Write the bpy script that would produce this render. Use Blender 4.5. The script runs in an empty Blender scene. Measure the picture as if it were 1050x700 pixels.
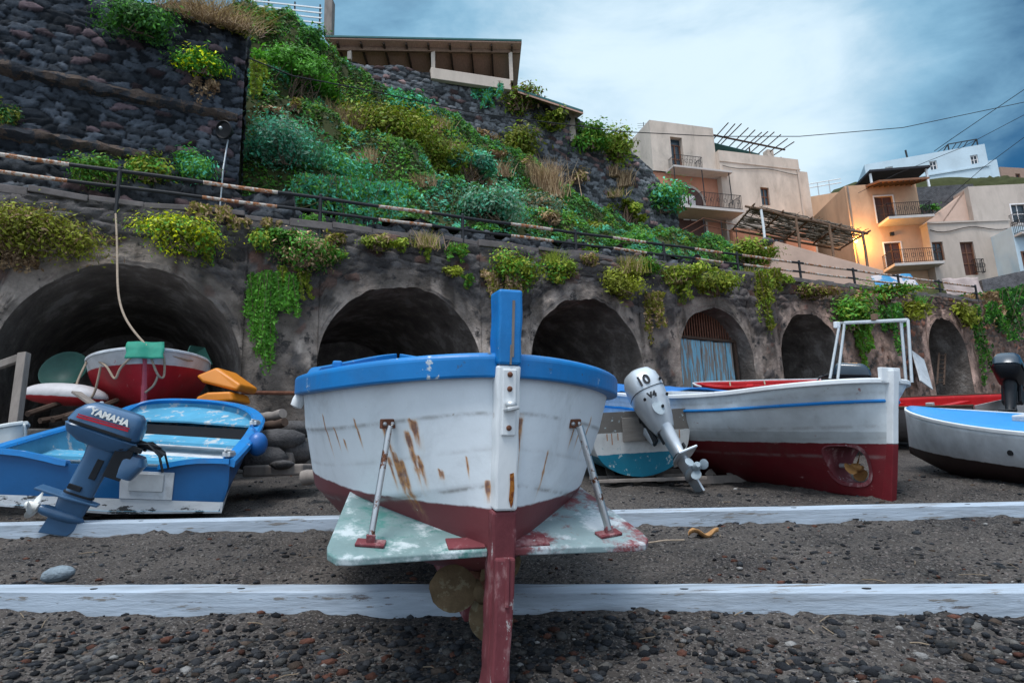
import bpy, bmesh, math, random
import numpy as np
from mathutils import Vector, Matrix
from mathutils.bvhtree import BVHTree
random.seed(7)
rng = np.random.default_rng(7)
PI = math.pi
sc = bpy.context.scene
COL = sc.collection
V = Vector

# ------------------------------------------------------------------ camera frame
FP = 640.0
PITCH, ROLL = math.radians(11.5), math.radians(2.0)
CF = np.array([0, math.cos(PITCH), math.sin(PITCH)])
_U0 = np.array([0, -math.sin(PITCH), math.cos(PITCH)])
_R0 = np.array([1.0, 0, 0])
CR = math.cos(ROLL) * _R0 - math.sin(ROLL) * _U0
CU = math.sin(ROLL) * _R0 + math.cos(ROLL) * _U0
CAM = np.array([0, 0, 1.3])
def ray(px, py):
    return CF + CR * (px - 525) / FP + CU * (350 - py) / FP
def onplane(px, py, P, N):
    d = ray(px, py); N = np.array(N, float)
    return CAM + d * (np.dot(np.array(P) - CAM, N) / np.dot(d, N))
def atY(px, py, Y):
    return onplane(px, py, (0, Y, 0), (0, 1, 0))
SL = .107
def gz(x, y):
    return SL * y + .03 * max(0, y - 13)
def ground(px, py):
    return onplane(px, py, (0, 0, 0), (0, -SL, 1))
# frame of the long wall: t runs along it, n behind it
_a = math.atan(.566)
WD = np.array([math.cos(_a), math.sin(_a), 0]); WN = np.array([-math.sin(_a), math.cos(_a), 0]); WO = np.array([0, 17.0, 0])
def W(t, n, z):
    return WO + WD * t + WN * n + np.array([0, 0, z])
def wtz(px, py, n=0.0):
    q = onplane(px, py, WO + WN * n, WN)
    return float((q - WO) @ WD), float(q[2])
def road_z(t):
    return 6.95 + .043 * (t + 11.5)

# ------------------------------------------------------------------ numeric noise
def h2(i, j, s=0.0):
    x = np.sin(i * 127.1 + j * 311.7 + s * 74.7) * 43758.5453
    return x - np.floor(x)
def vnoise(x, y, s=0.0):
    xi, yi = np.floor(x), np.floor(y); fx, fy = x - xi, y - yi
    fx = fx * fx * (3 - 2 * fx); fy = fy * fy * (3 - 2 * fy)
    a = h2(xi, yi, s); b = h2(xi + 1, yi, s); c = h2(xi, yi + 1, s); d = h2(xi + 1, yi + 1, s)
    return (a * (1 - fx) + b * fx) * (1 - fy) + (c * (1 - fx) + d * fx) * fy
def fbm(x, y, s=0.0, o=4):
    r, amp, tot = 0, 1.0, 0
    for k in range(o):
        r = r + amp * vnoise(x * 2 ** k, y * 2 ** k, s + k * 3.1); tot += amp; amp *= .55
    return r / tot
def voronoi(x, y, s=0.0, jit=.8, pw=2.0):
    """cells: returns edge distance (f2-f1), two per-cell randoms"""
    xi, yi = np.floor(x), np.floor(y)
    f1 = np.full(x.shape, 9.0); f2 = np.full(x.shape, 9.0); r1 = np.zeros(x.shape); r2 = np.zeros(x.shape)
    for dj in (-1, 0, 1):
        for di in (-2, -1, 0, 1, 2):
            ci, cj = xi + di, yi + dj
            cx = ci + .5 + jit * (h2(ci, cj, s) - .5) + .5 * (cj % 2); cy = cj + .5 + jit * .8 * (h2(ci, cj, s + 5) - .5)
            d = (np.abs(x - cx) ** pw + np.abs(y - cy) ** pw) ** (1 / pw)
            near = d < f1
            f2 = np.where(near, f1, np.minimum(f2, d))
            r1 = np.where(near, h2(ci, cj, s + 11), r1); r2 = np.where(near, h2(ci, cj, s + 17), r2)
            f1 = np.where(near, d, f1)
    return f2 - f1, r1, r2
def sstep(a, b, x):
    t = np.clip((x - a) / (b - a), 0, 1); return t * t * (3 - 2 * t)

# ------------------------------------------------------------------ objects
WM = {}
def tag(o, label=None, cat=None, group=None, kind=None):
    if label: o['label'] = label
    if cat: o['category'] = cat
    if group: o['group'] = group
    if kind: o['kind'] = kind
    return o
def empty(name, label, cat, loc=(0, 0, 0), group=None, M=None):
    o = bpy.data.objects.new(name, None); COL.objects.link(o)
    m = M if M is not None else Matrix.Translation(V([float(c) for c in loc]))
    o.matrix_basis = m; WM[o] = m.copy(); o.empty_display_size = .2
    return tag(o, label, cat, group)
def link(name, me, mats, parent=None, local=False):
    o = bpy.data.objects.new(name, me); COL.objects.link(o)
    for m in (mats if isinstance(mats, (list, tuple)) else [mats]): me.materials.append(m)
    if parent is not None:
        if not local: me.transform(WM[parent].inverted())
        o.parent = parent; WM[o] = WM[parent]
    else:
        WM[o] = Matrix.Identity(4)
    return o
def recentre(o, p):
    """put a top-level mesh's origin at p"""
    p = V([float(c) for c in p]); o.data.transform(Matrix.Translation(-p)); o.location = p; WM[o] = Matrix.Translation(p); return o
def npmesh(name, verts, faces, mats, parent=None, cols=None, smooth=False, local=False, attr='Col'):
    me = bpy.data.meshes.new(name)
    verts = np.asarray(verts, np.float32); faces = np.asarray(faces, np.int32); k = faces.shape[1]
    me.vertices.add(len(verts)); me.vertices.foreach_set('co', verts.ravel())
    me.loops.add(faces.size); me.loops.foreach_set('vertex_index', faces.ravel())
    me.polygons.add(len(faces)); me.polygons.foreach_set('loop_start', np.arange(len(faces), dtype=np.int32) * k)
    me.polygons.foreach_set('loop_total', np.full(len(faces), k, np.int32))
    if smooth: me.polygons.foreach_set('use_smooth', np.ones(len(faces), bool))
    me.update(calc_edges=True)
    if cols is not None:
        c = np.ones((len(verts), 4), np.float32); c[:, :3] = cols
        a = me.color_attributes.new(attr, 'FLOAT_COLOR', 'POINT'); a.data.foreach_set('color', c.ravel())
    return link(name, me, mats, parent, local)
def gridfaces(nr, nc):
    i = np.arange(nr - 1)[:, None] * nc + np.arange(nc - 1)[None, :]
    return np.stack([i, i + 1, i + nc + 1, i + nc], -1).reshape(-1, 4)

class MB:
    def __init__(s): s.v = []; s.f = []; s.m = []; s.mi = 0
    def add(s, vs, fs):
        n = len(s.v); s.v += [tuple(float(c) for c in p) for p in vs]
        s.f += [tuple(i + n for i in f) for f in fs]; s.m += [s.mi] * len(fs); return s
    def box(s, c, size, M=None):
        M = M or Matrix.Identity(3); c = V([float(k) for k in c]); x, y, z = [k / 2 for k in size]
        vs = [c + M @ V((i * x, j * y, k * z)) for i in (-1, 1) for j in (-1, 1) for k in (-1, 1)]
        return s.add(vs, [(0, 1, 3, 2), (4, 6, 7, 5), (0, 4, 5, 1), (2, 3, 7, 6), (0, 2, 6, 4), (1, 5, 7, 3)])
    def bar(s, a, b, w, h, up=(0, 0, 1), w2=None, h2_=None):
        a, b = V([float(k) for k in a]), V([float(k) for k in b]); d = (b - a).normalized(); up = V(up)
        if abs(d.dot(up)) > .95: up = V((0, 1, 0))
        x = d.cross(up).normalized(); z = x.cross(d)
        vs = []
        for p, ww, hh in ((a, w, h), (b, w2 or w, h2_ or h)):
            vs += [p + x * i * ww / 2 + z * k * hh / 2 for i, k in ((-1, -1), (1, -1), (1, 1), (-1, 1))]
        return s.add(vs, [(3, 2, 1, 0), (4, 5, 6, 7), (0, 1, 5, 4), (1, 2, 6, 5), (2, 3, 7, 6), (3, 0, 4, 7)])
    def tube(s, pts, r, n=8, cap=True):
        pts = [V([float(k) for k in p]) for p in pts]; rs = r if isinstance(r, (list, tuple)) else [r] * len(pts)
        rows = []; x = None
        for i, p in enumerate(pts):
            d = (pts[min(i + 1, len(pts) - 1)] - pts[max(i - 1, 0)]).normalized()
            if x is None:
                u = V((0, 0, 1)) if abs(d.z) < .9 else V((0, 1, 0)); x = d.cross(u).normalized()
            x = (x - d * x.dot(d)).normalized(); y = d.cross(x)
            rows.append([p + (x * math.cos(2 * PI * k / n) + y * math.sin(2 * PI * k / n)) * rs[i] for k in range(n)])
        vs = [q for row in rows for q in row]; fs = []
        for i in range(len(pts) - 1):
            for k in range(n): a, b = i * n + k, i * n + (k + 1) % n; fs.append((a, b, b + n, a + n))
        if cap: fs += [tuple(range(n - 1, -1, -1)), tuple((len(pts) - 1) * n + k for k in range(n))]
        return s.add(vs, fs)
    def loft(s, rows, closed=True, cap=True):
        n = len(rows[0]); vs = [q for row in rows for q in row]; fs = []
        for i in range(len(rows) - 1):
            for k in range(n if closed else n - 1): a, b = i * n + k, i * n + (k + 1) % n; fs.append((a, b, b + n, a + n))
        if cap and closed: fs += [tuple(range(n - 1, -1, -1)), tuple((len(rows) - 1) * n + k for k in range(n))]
        return s.add(vs, fs)
    def lathe(s, prof, M=None, n=24, cap=True):
        M = M or Matrix.Identity(4)
        return s.loft([[M @ V((r * math.cos(2 * PI * k / n), r * math.sin(2 * PI * k / n), z)) for k in range(n)] for r, z in prof], True, cap)
    def ball(s, c, r, n=14, M=None):
        r = r if isinstance(r, (tuple, list)) else (r, r, r); c = V([float(k) for k in c]); M = M or Matrix.Identity(3); rows = []
        for i in range(n // 2 + 1):
            a = PI * (.02 + .96 * i / (n // 2)) - PI / 2
            rows.append([c + M @ V((r[0] * math.cos(a) * math.cos(2 * PI * k / n), r[1] * math.cos(a) * math.sin(2 * PI * k / n), r[2] * math.sin(a))) for k in range(n)])
        return s.loft(rows)
    def prism(s, poly, ext):
        n = len(poly); ext = V([float(k) for k in ext]); a = [V([float(k) for k in p]) for p in poly]
        return s.add(a + [p + ext for p in a], [tuple(range(n - 1, -1, -1)), tuple(range(n, 2 * n))] + [(i, (i + 1) % n, (i + 1) % n + n, i + n) for i in range(n)])
    def build(s, name, mats, parent=None, smooth=False, bevel=0, local=False, seg=2):
        me = bpy.data.meshes.new(name); me.from_pydata(s.v, [], s.f)
        bm = bmesh.new(); bm.from_mesh(me); bmesh.ops.recalc_face_normals(bm, faces=bm.faces); bm.to_mesh(me); bm.free()
        for p, m in zip(me.polygons, s.m): p.material_index = m; p.use_smooth = smooth
        o = link(name, me, mats, parent, local)
        if smooth:
            try: me.set_sharp_from_angle(angle=math.radians(42))
            except Exception: pass
        if bevel:
            b = o.modifiers.new('bevel', 'BEVEL'); b.width = bevel; b.segments = seg; b.limit_method = 'ANGLE'; b.angle_limit = math.radians(35)
        return o
def text_mesh(name, body, size, mat, parent, M, depth=.004, shear=0, bold=0.0):
    """lettering laid on a surface; M: local matrix (x = reading direction, z = out of the surface)"""
    cu = bpy.data.curves.new(name, 'FONT'); cu.body = body; cu.size = size; cu.extrude = depth; cu.shear = shear; cu.offset = bold
    cu.align_x = 'CENTER'; cu.align_y = 'CENTER'
    t = bpy.data.objects.new('lettering_source', cu); COL.objects.link(t)
    dg = bpy.context.evaluated_depsgraph_get(); me = bpy.data.meshes.new_from_object(t.evaluated_get(dg))
    bpy.data.objects.remove(t); me.transform(M); me.name = name
    return link(name, me, mat, parent, local=True)

# ------------------------------------------------------------------ materials
def nt(name):
    m = bpy.data.materials.new(name); m.use_nodes = True; t = m.node_tree; b = t.nodes['Principled BSDF']
    return m, t, b
def nd(t, typ, **kw):
    n = t.nodes.new(typ)
    for k, v in kw.items(): setattr(n, k, v)
    return n
def mixc(t, fac, a, b, mode='MIX'):
    n = nd(t, 'ShaderNodeMix', data_type='RGBA', blend_type=mode)
    for sock, val in ((n.inputs[0], fac), (n.inputs[6], a), (n.inputs[7], b)):
        if hasattr(val, 'is_output'): t.links.new(val, sock)
        elif isinstance(val, (int, float)): sock.default_value = val
        else: sock.default_value = (*val[:3], 1)
    return n.outputs[2]
def math_(t, op, a, b=0.0, c=None):
    n = nd(t, 'ShaderNodeMath', operation=op)
    for i, val in enumerate((a, b) if c is None else (a, b, c)):
        if hasattr(val, 'is_output'): t.links.new(val, n.inputs[i])
        else: n.inputs[i].default_value = val
    return n.outputs[0]
def maprange(t, v, a, b, c=0.0, d=1.0, smooth=True):
    n = nd(t, 'ShaderNodeMapRange', interpolation_type='SMOOTHSTEP' if smooth else 'LINEAR'); t.links.new(v, n.inputs[0])
    for i, val in enumerate((a, b, c, d)): n.inputs[i + 1].default_value = val
    return n.outputs[0]
def noise(t, scale, detail=5, rough=.6, vec=None, dist=0):
    n = nd(t, 'ShaderNodeTexNoise'); n.inputs['Scale'].default_value = scale; n.inputs['Detail'].default_value = detail
    n.inputs['Roughness'].default_value = rough; n.inputs['Distortion'].default_value = dist
    if vec is not None: t.links.new(vec, n.inputs['Vector'])
    return n.outputs['Fac']
def ocoord(t, scale=(1, 1, 1)):
    c = nd(t, 'ShaderNodeTexCoord').outputs['Object']
    if scale == (1, 1, 1): return c
    m = nd(t, 'ShaderNodeMapping'); m.inputs['Scale'].default_value = scale; t.links.new(c, m.inputs[0]); return m.outputs[0]
def bump(t, b, h, strength=.3, dist=.02):
    n = nd(t, 'ShaderNodeBump'); n.inputs['Strength'].default_value = strength; n.inputs['Distance'].default_value = dist
    t.links.new(h, n.inputs['Height']); t.links.new(n.outputs[0], b.inputs['Normal'])
def dark(c, k): return tuple(x * k for x in c)
def pm(name, col, rough=.6, var=.25, vs=4, bs=30, bst=.25, wear=None, ws=9, wt=.62, wsharp=.04, metal=0, stretch=(1, 1, 1), attr=None, zones=None, coat=0, rust=False, seam=False, wear2=None, bd=.01, dirt=.0):
    """weathered procedural surface; wear = colour showing in chipped patches; zones = [(z, colour)] paint lines by height"""
    m, t, b = nt(name); co = ocoord(t, stretch); co1 = ocoord(t)
    base = None
    if attr:
        base = nd(t, 'ShaderNodeAttribute', attribute_name=attr).outputs['Color']
    elif zones:
        z = nd(t, 'ShaderNodeSeparateXYZ'); t.links.new(co1, z.inputs[0])
        zz = math_(t, 'ADD', z.outputs[2], math_(t, 'MULTIPLY', math_(t, 'SUBTRACT', noise(t, 7, 4, vec=co1), .5), .03))
        base = col
        for h, c in zones: base = mixc(t, maprange(t, zz, h - .006, h + .006), base, c)
    else: base = col
    n1 = noise(t, vs, 6, .65, co)
    f = maprange(t, n1, .25, .75, 1 - var, 1 + var, False)
    cc = nd(t, 'ShaderNodeCombineColor'); [t.links.new(f, cc.inputs[i]) for i in range(3)]
    out = mixc(t, 1.0, base, cc.outputs[0], 'MULTIPLY')
    if dirt:
        out = mixc(t, math_(t, 'MULTIPLY', maprange(t, noise(t, vs * .7, 8, .7, co, .5), .45, .8), dirt), out, (.09, .075, .06))
    if wear:
        wn = noise(t, ws, 8, .7, co)
        out = mixc(t, maprange(t, wn, wt - .045, wt - .045 + wsharp), out, wear)
    if wear2:
        c2_, s2_, t2_, sh2_ = wear2; out = mixc(t, maprange(t, noise(t, s2_, 9, .75, math_v(t, co)), t2_ - .045, t2_ - .045 + sh2_), out, c2_)
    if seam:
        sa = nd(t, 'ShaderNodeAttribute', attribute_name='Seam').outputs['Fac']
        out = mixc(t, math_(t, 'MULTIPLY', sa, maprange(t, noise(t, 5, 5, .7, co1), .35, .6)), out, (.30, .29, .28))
    if rust:
        ra = nd(t, 'ShaderNodeAttribute', attribute_name='Rust').outputs['Fac']
        rf = maprange(t, math_(t, 'MULTIPLY', ra, math_(t, 'ADD', .15, math_(t, 'MULTIPLY', noise(t, 60, 5, .7, ocoord(t, (1, 1, .07))), 1.6))), .15, .9)
        rc = mixc(t, maprange(t, math_(t, 'MULTIPLY', ra, noise(t, 30, 4, .6, co1)), .28, .6), (.55, .22, .03), (.17, .045, .012)); rc = mixc(t, maprange(t, ra, .25, .6), (.66, .47, .24), rc)
        out = mixc(t, math_(t, 'MULTIPLY', rf, .9), out, rc)
    if hasattr(out, 'is_output'): t.links.new(out, b.inputs['Base Color'])
    else: b.inputs['Base Color'].default_value = (*out, 1)
    b.inputs['Specular IOR Level'].default_value = .12 if rough >= .8 else (.3 if rough >= .5 else .45)
    b.inputs['Roughness'].default_value = rough; b.inputs['Metallic'].default_value = metal
    if coat: b.inputs['Coat Weight'].default_value = coat; b.inputs['Coat Roughness'].default_value = .2
    if bst: bump(t, b, noise(t, bs, 6, .65, co), bst, bd)
    return m
def math_v(t, co):
    n = nd(t, 'ShaderNodeVectorMath', operation='ADD'); t.links.new(co, n.inputs[0]); n.inputs[1].default_value = (7.3, 2.1, 4.4); return n.outputs[0]
def leafmat(name):
    m, t, b = nt(name)
    a = nd(t, 'ShaderNodeAttribute', attribute_name='Col').outputs['Color']
    t.links.new(a, b.inputs['Base Color']); b.inputs['Roughness'].default_value = .55; b.inputs['Specular IOR Level'].default_value = .2
    tr = nd(t, 'ShaderNodeBsdfTranslucent'); t.links.new(mixc(t, 1.0, a, (1.1, 1.2, .6), 'MULTIPLY'), tr.inputs[0])
    mx = nd(t, 'ShaderNodeMixShader'); mx.inputs[0].default_value = .25
    t.links.new(b.outputs[0], mx.inputs[1]); t.links.new(tr.outputs[0], mx.inputs[2])
    t.links.new(mx.outputs[0], t.nodes['Material Output'].inputs[0]); return m
def emis(name, col, s):
    m, t, b = nt(name); b.inputs['Emission Color'].default_value = (*col, 1); b.inputs['Emission Strength'].default_value = s
    b.inputs['Base Color'].default_value = (*col, 1); return m

BLUE = (.003, .175, .48)
M = dict(
 leaf=leafmat('leaf'),
 rock=pm('rock', (.1, .1, .1), .85, .42, 9, 28, .8, attr='Col', bd=.035),
 plaster=pm('old_plaster', (.2, .18, .17), .9, .5, 2.2, 14, .9, attr='Col', bd=.05, dirt=.75, wear=(.055, .05, .048), ws=2.4, wt=.60, wsharp=.09),
 vault=pm('vault_render', (.17, .145, .13), .95, .6, 1.3, 7, 1.0, bd=.08, wear=(.30, .27, .25), ws=1.3, wt=.56, wsharp=.12),
 soil=pm('hill_soil', (.045, .05, .02), .95, .4, 1.5, 20, .5),
 road=pm('road', (.12, .115, .11), .9),
 twig=pm('twig', (.13, .09, .065), .9, .3, 8),
 blue=pm('blue_paint', BLUE, .42, .14, 3, 25, .12, wear=(.5, .56, .6), ws=7, wt=.68, wsharp=.03, dirt=.35, wear2=((.05, .08, .12), 9, .66, .03)),
 bluecrack=pm('blue_paint_cracked', BLUE, .45, .22, 5, 30, .3, wear=(.42, .38, .34), ws=11, wt=.70, wsharp=.02, stretch=(1, 1, .4)),
 white=pm('white_paint', (.74, .76, .77), .5, .08, 3, 40, .12, dirt=.25),
 whitewood=pm('white_painted_timber', (.58, .61, .64), .6, .16, 4, 30, .3, dirt=.45, wear=(.3, .27, .24), ws=8, wt=.72),
 plank=pm('weathered_plank', (.36, .42, .49), .7, .3, 3, 14, .6, stretch=(.25, 3, 3), dirt=.65, wear=(.2, .19, .18), ws=7, wt=.63, wear2=((.12, .11, .11), 5, .64, .05)),
 red=pm('red_paint', (.42, .012, .016), .5, .3, 3, 30, .25, wear=(.42, .2, .18), ws=7, wt=.7),
 brick=pm('antifouling', (.17, .04, .048), .75, .35, 4, 30, .4, wear=(.34, .20, .20), ws=8, wt=.55, wsharp=.16, stretch=(1, 1, .5), wear2=((.42, .38, .37), 11, .66, .04)),
 fin=pm('fin_paint', (.50, .56, .57), .6, .12, 3, 30, .2, wear=(.12, .30, .29), ws=2.6, wt=.50, wsharp=.13),
 steel=pm('steel', (.5, .5, .5), .35, .15, 6, 30, .1, metal=.9, wear=(.16, .06, .03), ws=9, wt=.62),
 galv=pm('galvanised_tube', (.55, .57, .58), .45, .15, 6, 20, .1, metal=.5),
 rustm=pm('rusty_iron', (.16, .07, .045), .85, .4, 12, 60, .4),
 bronze=pm('fouled_bronze', (.14, .10, .058), .8, .35, 14, 50, .5, wear=(.2, .17, .11), ws=10, wt=.58),
 bronze2=pm('orange_bronze', (.30, .15, .05), .7, .35, 12, 50, .4),
 outb=pm('outboard_grey', (.045, .115, .22), .38, .12, 5, 30, .05, coat=.3),
 outd=pm('outboard_dark', (.012, .014, .018), .5, .2, 6),
 cowldk=pm('cowling_dark', (.022, .04, .06), .25, .1, 4, 30, .02, coat=.5),
 silver=pm('outboard_silver', (.52, .56, .60), .34, .06, 4, 30, .03, metal=.25, coat=.4),
 cast=pm('cast_grey', (.30, .36, .40), .5, .2, 8),
 propw=pm('white_propeller', (.72, .72, .68), .5, .1),
 black=pm('black', (.012, .012, .014), .6, .2),
 orange=pm('orange_plastic', (.62, .20, .012), .45, .12, 3, 20, .05),
 green=pm('green_cloth', (.02, .22, .15), .7, .2, 6, 60, .3),
 greend=pm('green_plastic', (.012, .055, .045), .5, .25, 4),
 rope=pm('rope', (.33, .26, .20), .95, .25, 20, 120, .5),
 wood=pm('grey_wood', (.22, .19, .17), .85, .35, 5, 20, .4, stretch=(1, 1, .3)),
 wooddk=pm('dark_wood', (.075, .05, .038), .85, .35, 5, 20, .4),
 pole=pm('pergola_pole', (.20, .125, .085), .85, .3, 6, 30, .4),
 cane=pm('cane', (.2, .17, .14), .9, .35, 6, 30, .4),
 greytop=pm('bare_transom_wood', (.19, .175, .16), .85, .25, 4, 25, .3, stretch=(.5, 1, 4)),
 ironblk=pm('black_iron', (.02, .021, .024), .6, .3, 8),
 bandw=pm('rusted_white_band', (.52, .47, .42), .7, .2, 6, 30, .3, wear=(.34, .13, .05), ws=9, wt=.50, wsharp=.1),
 cable=pm('cable', (.03, .03, .033), .8),
 fender=pm('blue_fender', (.015, .12, .38), .35, .08),
 rooft=pm('roof_sheet', (.04, .13, .13), .6, .2, 4),
 roofu=pm('roof_underside', (.48, .29, .22), .8, .25, 6, 20, .2, stretch=(4, 1, 1)),
 cream=pm('cream_wall', (.57, .475, .40), .9, .2, .8, 25, .3, dirt=.5, stretch=(1, 1, .45)),
 pinkw=pm('pink_wall', (.55, .38, .30), .9, .12, .8, 25, .2, dirt=.2),
 orangew=pm('salmon_wall', (.48, .22, .14), .9, .15, .9, 25, .2, dirt=.15),
 ochre=pm('ochre_wall', (.54, .345, .225), .9, .2, .7, 25, .3, dirt=.4, stretch=(1, 1, .45)),
 greyw=pm('greyish_wall', (.50, .415, .355), .9, .2, .6, 25, .3, dirt=.5, stretch=(1, 1, .45)),
 bluew=pm('bluish_white_wall', (.50, .60, .66), .9, .12, .5, 25, .2, dirt=.15),
 brownw=pm('brown_wall', (.33, .22, .17), .9, .12),
 frame=pm('window_frame', (.75, .70, .68), .6, .08),
 frameb=pm('brown_frame', (.16, .07, .04), .6, .2),
 doorm=pm('door_wood', (.085, .035, .025), .55, .3, 6, 20, .2, stretch=(6, 6, 1)),
 glass=pm('window_glass', (.03, .05, .065), .12, .1, 2, 10, 0),
 bluedoor=pm('faded_blue_plank', (.22, .46, .60), .8, .25, 3, 18, .4, stretch=(3, 3, .25), wear=(.27, .23, .2), ws=4, wt=.50, wsharp=.08),
 slab=pm('balcony_slab', (.52, .47, .44), .85, .12, 2),
 tile=pm('awning_tile', (.24, .12, .075), .85, .25, 5),
 tarp=pm('blue_tarpaulin', (.015, .15, .45), .5, .12, 4, 12, .3),
 tarp2=pm('pale_tarpaulin', (.42, .34, .32), .8, .2, 3, 10, .4),
 darkroof=pm('dark_roof', (.03, .03, .035), .8, .2),
 lampg=emis('lit_lamp', (1.0, .55, .12), 9.0),
 leafdry=pm('dead_leaf', (.42, .23, .10), .8, .25, 9),
 paleboat=pm('pale_grp', (.62, .65, .64), .4, .06),
)
# ------------------------------------------------------------------ ground
def nonuni(a, b, lo, hi, fine, coarse):
    xs = [lo]; step = fine
    while xs[-1] < hi: xs.append(xs[-1] + fine)
    s = fine; x = xs[-1]
    while x < b: s = min(s * 1.25, coarse); x += s; xs.append(x)
    s = fine; x = lo; left = []
    while x > a: s = min(s * 1.25, coarse); x -= s; left.append(x)
    return np.array(left[::-1] + xs)
GX = nonuni(-70, 90, -6.5, 6.5, .045, 3); GY = nonuni(-60, 90, 1.9, 8.6, .045, 3)
gx, gy = np.meshgrid(GX, GY)
gzz = SL * gy + .03 * np.maximum(0, gy - 13)
fine = np.exp(-np.maximum(0, np.hypot(gx, gy - 5) - 7) / 6)
lump = (fbm(gx * 1.3, gy * 1.3, 3) - .5) * .10 + (fbm(gx * 6, gy * 6, 4, 3) - .5) * .035
ed, rr, r2_ = voronoi(gx * 7, gy * 7, 2, .9)
lump += np.where(rr > .72, np.minimum(ed, .5) * .05, 0) * fine
gzz = gzz + lump * np.clip(fine + .3, 0, 1)
gzz = np.where(gy > 30, gzz - (gy - 30) * .05, gzz)
def ground_mat():
    m, t, b = nt('black_sand_and_shingle'); co = ocoord(t)
    n1 = noise(t, 1.1, 6, .65, co); n2 = noise(t, 55, 3, .7, co)
    c = mixc(t, maprange(t, n1, .3, .7), (.036, .032, .030), (.090, .078, .070))
    c = mixc(t, maprange(t, n2, .52, .66), c, (.17, .155, .145))
    c = mixc(t, maprange(t, noise(t, 30, 2, .6, co), .55, .66), c, (.018, .018, .020))
    v = nd(t, 'ShaderNodeTexVoronoi'); v.inputs['Scale'].default_value = 26; t.links.new(co, v.inputs['Vector'])
    s = nd(t, 'ShaderNodeSeparateColor'); t.links.new(v.outputs['Color'], s.inputs[0])
    st = math_(t, 'MULTIPLY', maprange(t, v.outputs['Distance'], .42, .34), maprange(t, s.outputs[0], .62, .66))
    sc_ = mixc(t, s.outputs[1], (.02, .022, .026), (.15, .125, .115))
    c = mixc(t, st, c, sc_)
    t.links.new(c, b.inputs['Base Color']); b.inputs['Roughness'].default_value = .9; b.inputs['Specular IOR Level'].default_value = .12
    h = math_(t, 'ADD', math_(t, 'MULTIPLY', n2, .5), math_(t, 'MULTIPLY', st, .9))
    bump(t, b, h, .8, .03); return m
M['ground'] = ground_mat()
g = npmesh('ground', np.stack([gx, gy, gzz], -1).reshape(-1, 3), gridfaces(*gx.shape), M['ground'], smooth=True); tag(g, kind='structure')
from bisect import bisect
def gh(x, y):
    j = min(max(bisect(GX, x) - 1, 0), len(GX) - 2); i = min(max(bisect(GY, y) - 1, 0), len(GY) - 2)
    return float(gzz[i:i + 2, j:j + 2].mean())

# shingle: thousands of small stones nobody could count
def stones(name, pts, sizes, cols, mats, sub=1, jj=.5):
    bm = bmesh.new(); bmesh.ops.create_icosphere(bm, subdivisions=sub, radius=1); bv = np.array([v.co[:] for v in bm.verts]); bf = np.array([[v.index for v in f.verts] for f in bm.faces]); bm.free()
    n = len(pts); nv = len(bv)
    sc3 = np.stack([sizes * rng.uniform(.8, 1.5, n), sizes * rng.uniform(.7, 1.2, n), sizes * rng.uniform(.4, .75, n)], -1)
    jit = 1 + jj * (rng.random((n, nv, 1)) - .5)
    p = bv[None] * jit * sc3[:, None, :]
    a = rng.uniform(0, 2 * PI, n); ca, sa = np.cos(a)[:, None], np.sin(a)[:, None]
    p = np.stack([p[..., 0] * ca - p[..., 1] * sa, p[..., 0] * sa + p[..., 1] * ca, p[..., 2]], -1) + pts[:, None, :]
    f = bf[None] + (np.arange(n) * nv)[:, None, None]
    return npmesh(name, p.reshape(-1, 3), f.reshape(-1, 3), mats, cols=np.repeat(cols, nv, 0), smooth=True)
def stone_cols(n):
    pal = np.array([(.035, .037, .042), (.028, .03, .035), (.06, .062, .068), (.09, .088, .085), (.05, .055, .062), (.12, .055, .04), (.15, .14, .13), (.32, .31, .30), (.10, .075, .06)])
    w = np.array([.24, .18, .14, .12, .12, .06, .08, .02, .04])
    return pal[rng.choice(len(pal), n, p=w / w.sum())] * rng.uniform(.4, 1.1, (n, 1))
PT = []
for k in range(15000):
    # denser in front of the near timber and thinning up the slip
    py = rng.uniform(548, 735) if k % 3 else rng.uniform(640, 745); px = rng.uniform(-60, 1110)
    q = ground(px, py)
    if vnoise(np.array(q[0] * 1.7), np.array(q[1] * 1.7), 9) < .38 and k % 4: continue
    PT.append((q[0], q[1], gh(q[0], q[1])))
PT = np.array(PT); n = len(PT); sz = .004 + .026 * rng.random(n) ** 4.5
sz = np.where(PT[:, 1] < 3.9, sz * 1.25, sz)
o = stones('shingle', PT + np.array([0, 0, .002]), sz, stone_cols(n), M['rock']); tag(o, 'dark volcanic shingle strewn over the sand of the slipway', 'shingle', kind='stuff')
PT = []
for k in range(2500):
    px, py = rng.uniform(-60, 1110), rng.uniform(478, 545); q = ground(px, py)
    PT.append((q[0], q[1], gh(q[0], q[1])))
PT = np.array(PT); o = stones('gravel', PT, .008 + .03 * rng.random(len(PT)) ** 3, stone_cols(len(PT)), M['rock'], 1); tag(o, 'scattered pebbles on the upper slipway between the boats', 'gravel', kind='stuff')

mb = MB()
for k in range(70):
    q = ground(random.uniform(-20, 1070), random.uniform(500, 700)); z_ = gh(q[0], q[1]) + .006; a_ = random.uniform(0, PI); L_ = random.uniform(.02, .10)
    d_ = V((math.cos(a_), math.sin(a_), random.uniform(-.05, .15))) * L_; p_ = V((q[0], q[1], z_)); mb.tube([p_ - d_, p_ + V((random.uniform(-.01, .01), 0, .006)), p_ + d_], random.uniform(.0015, .004), 4)
o = mb.build('twig_litter', pm('litter', (.22, .17, .12), .9, .4, 8)); tag(o, 'bits of dry twig and weed lying on the sand', 'litter', kind='stuff')

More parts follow.
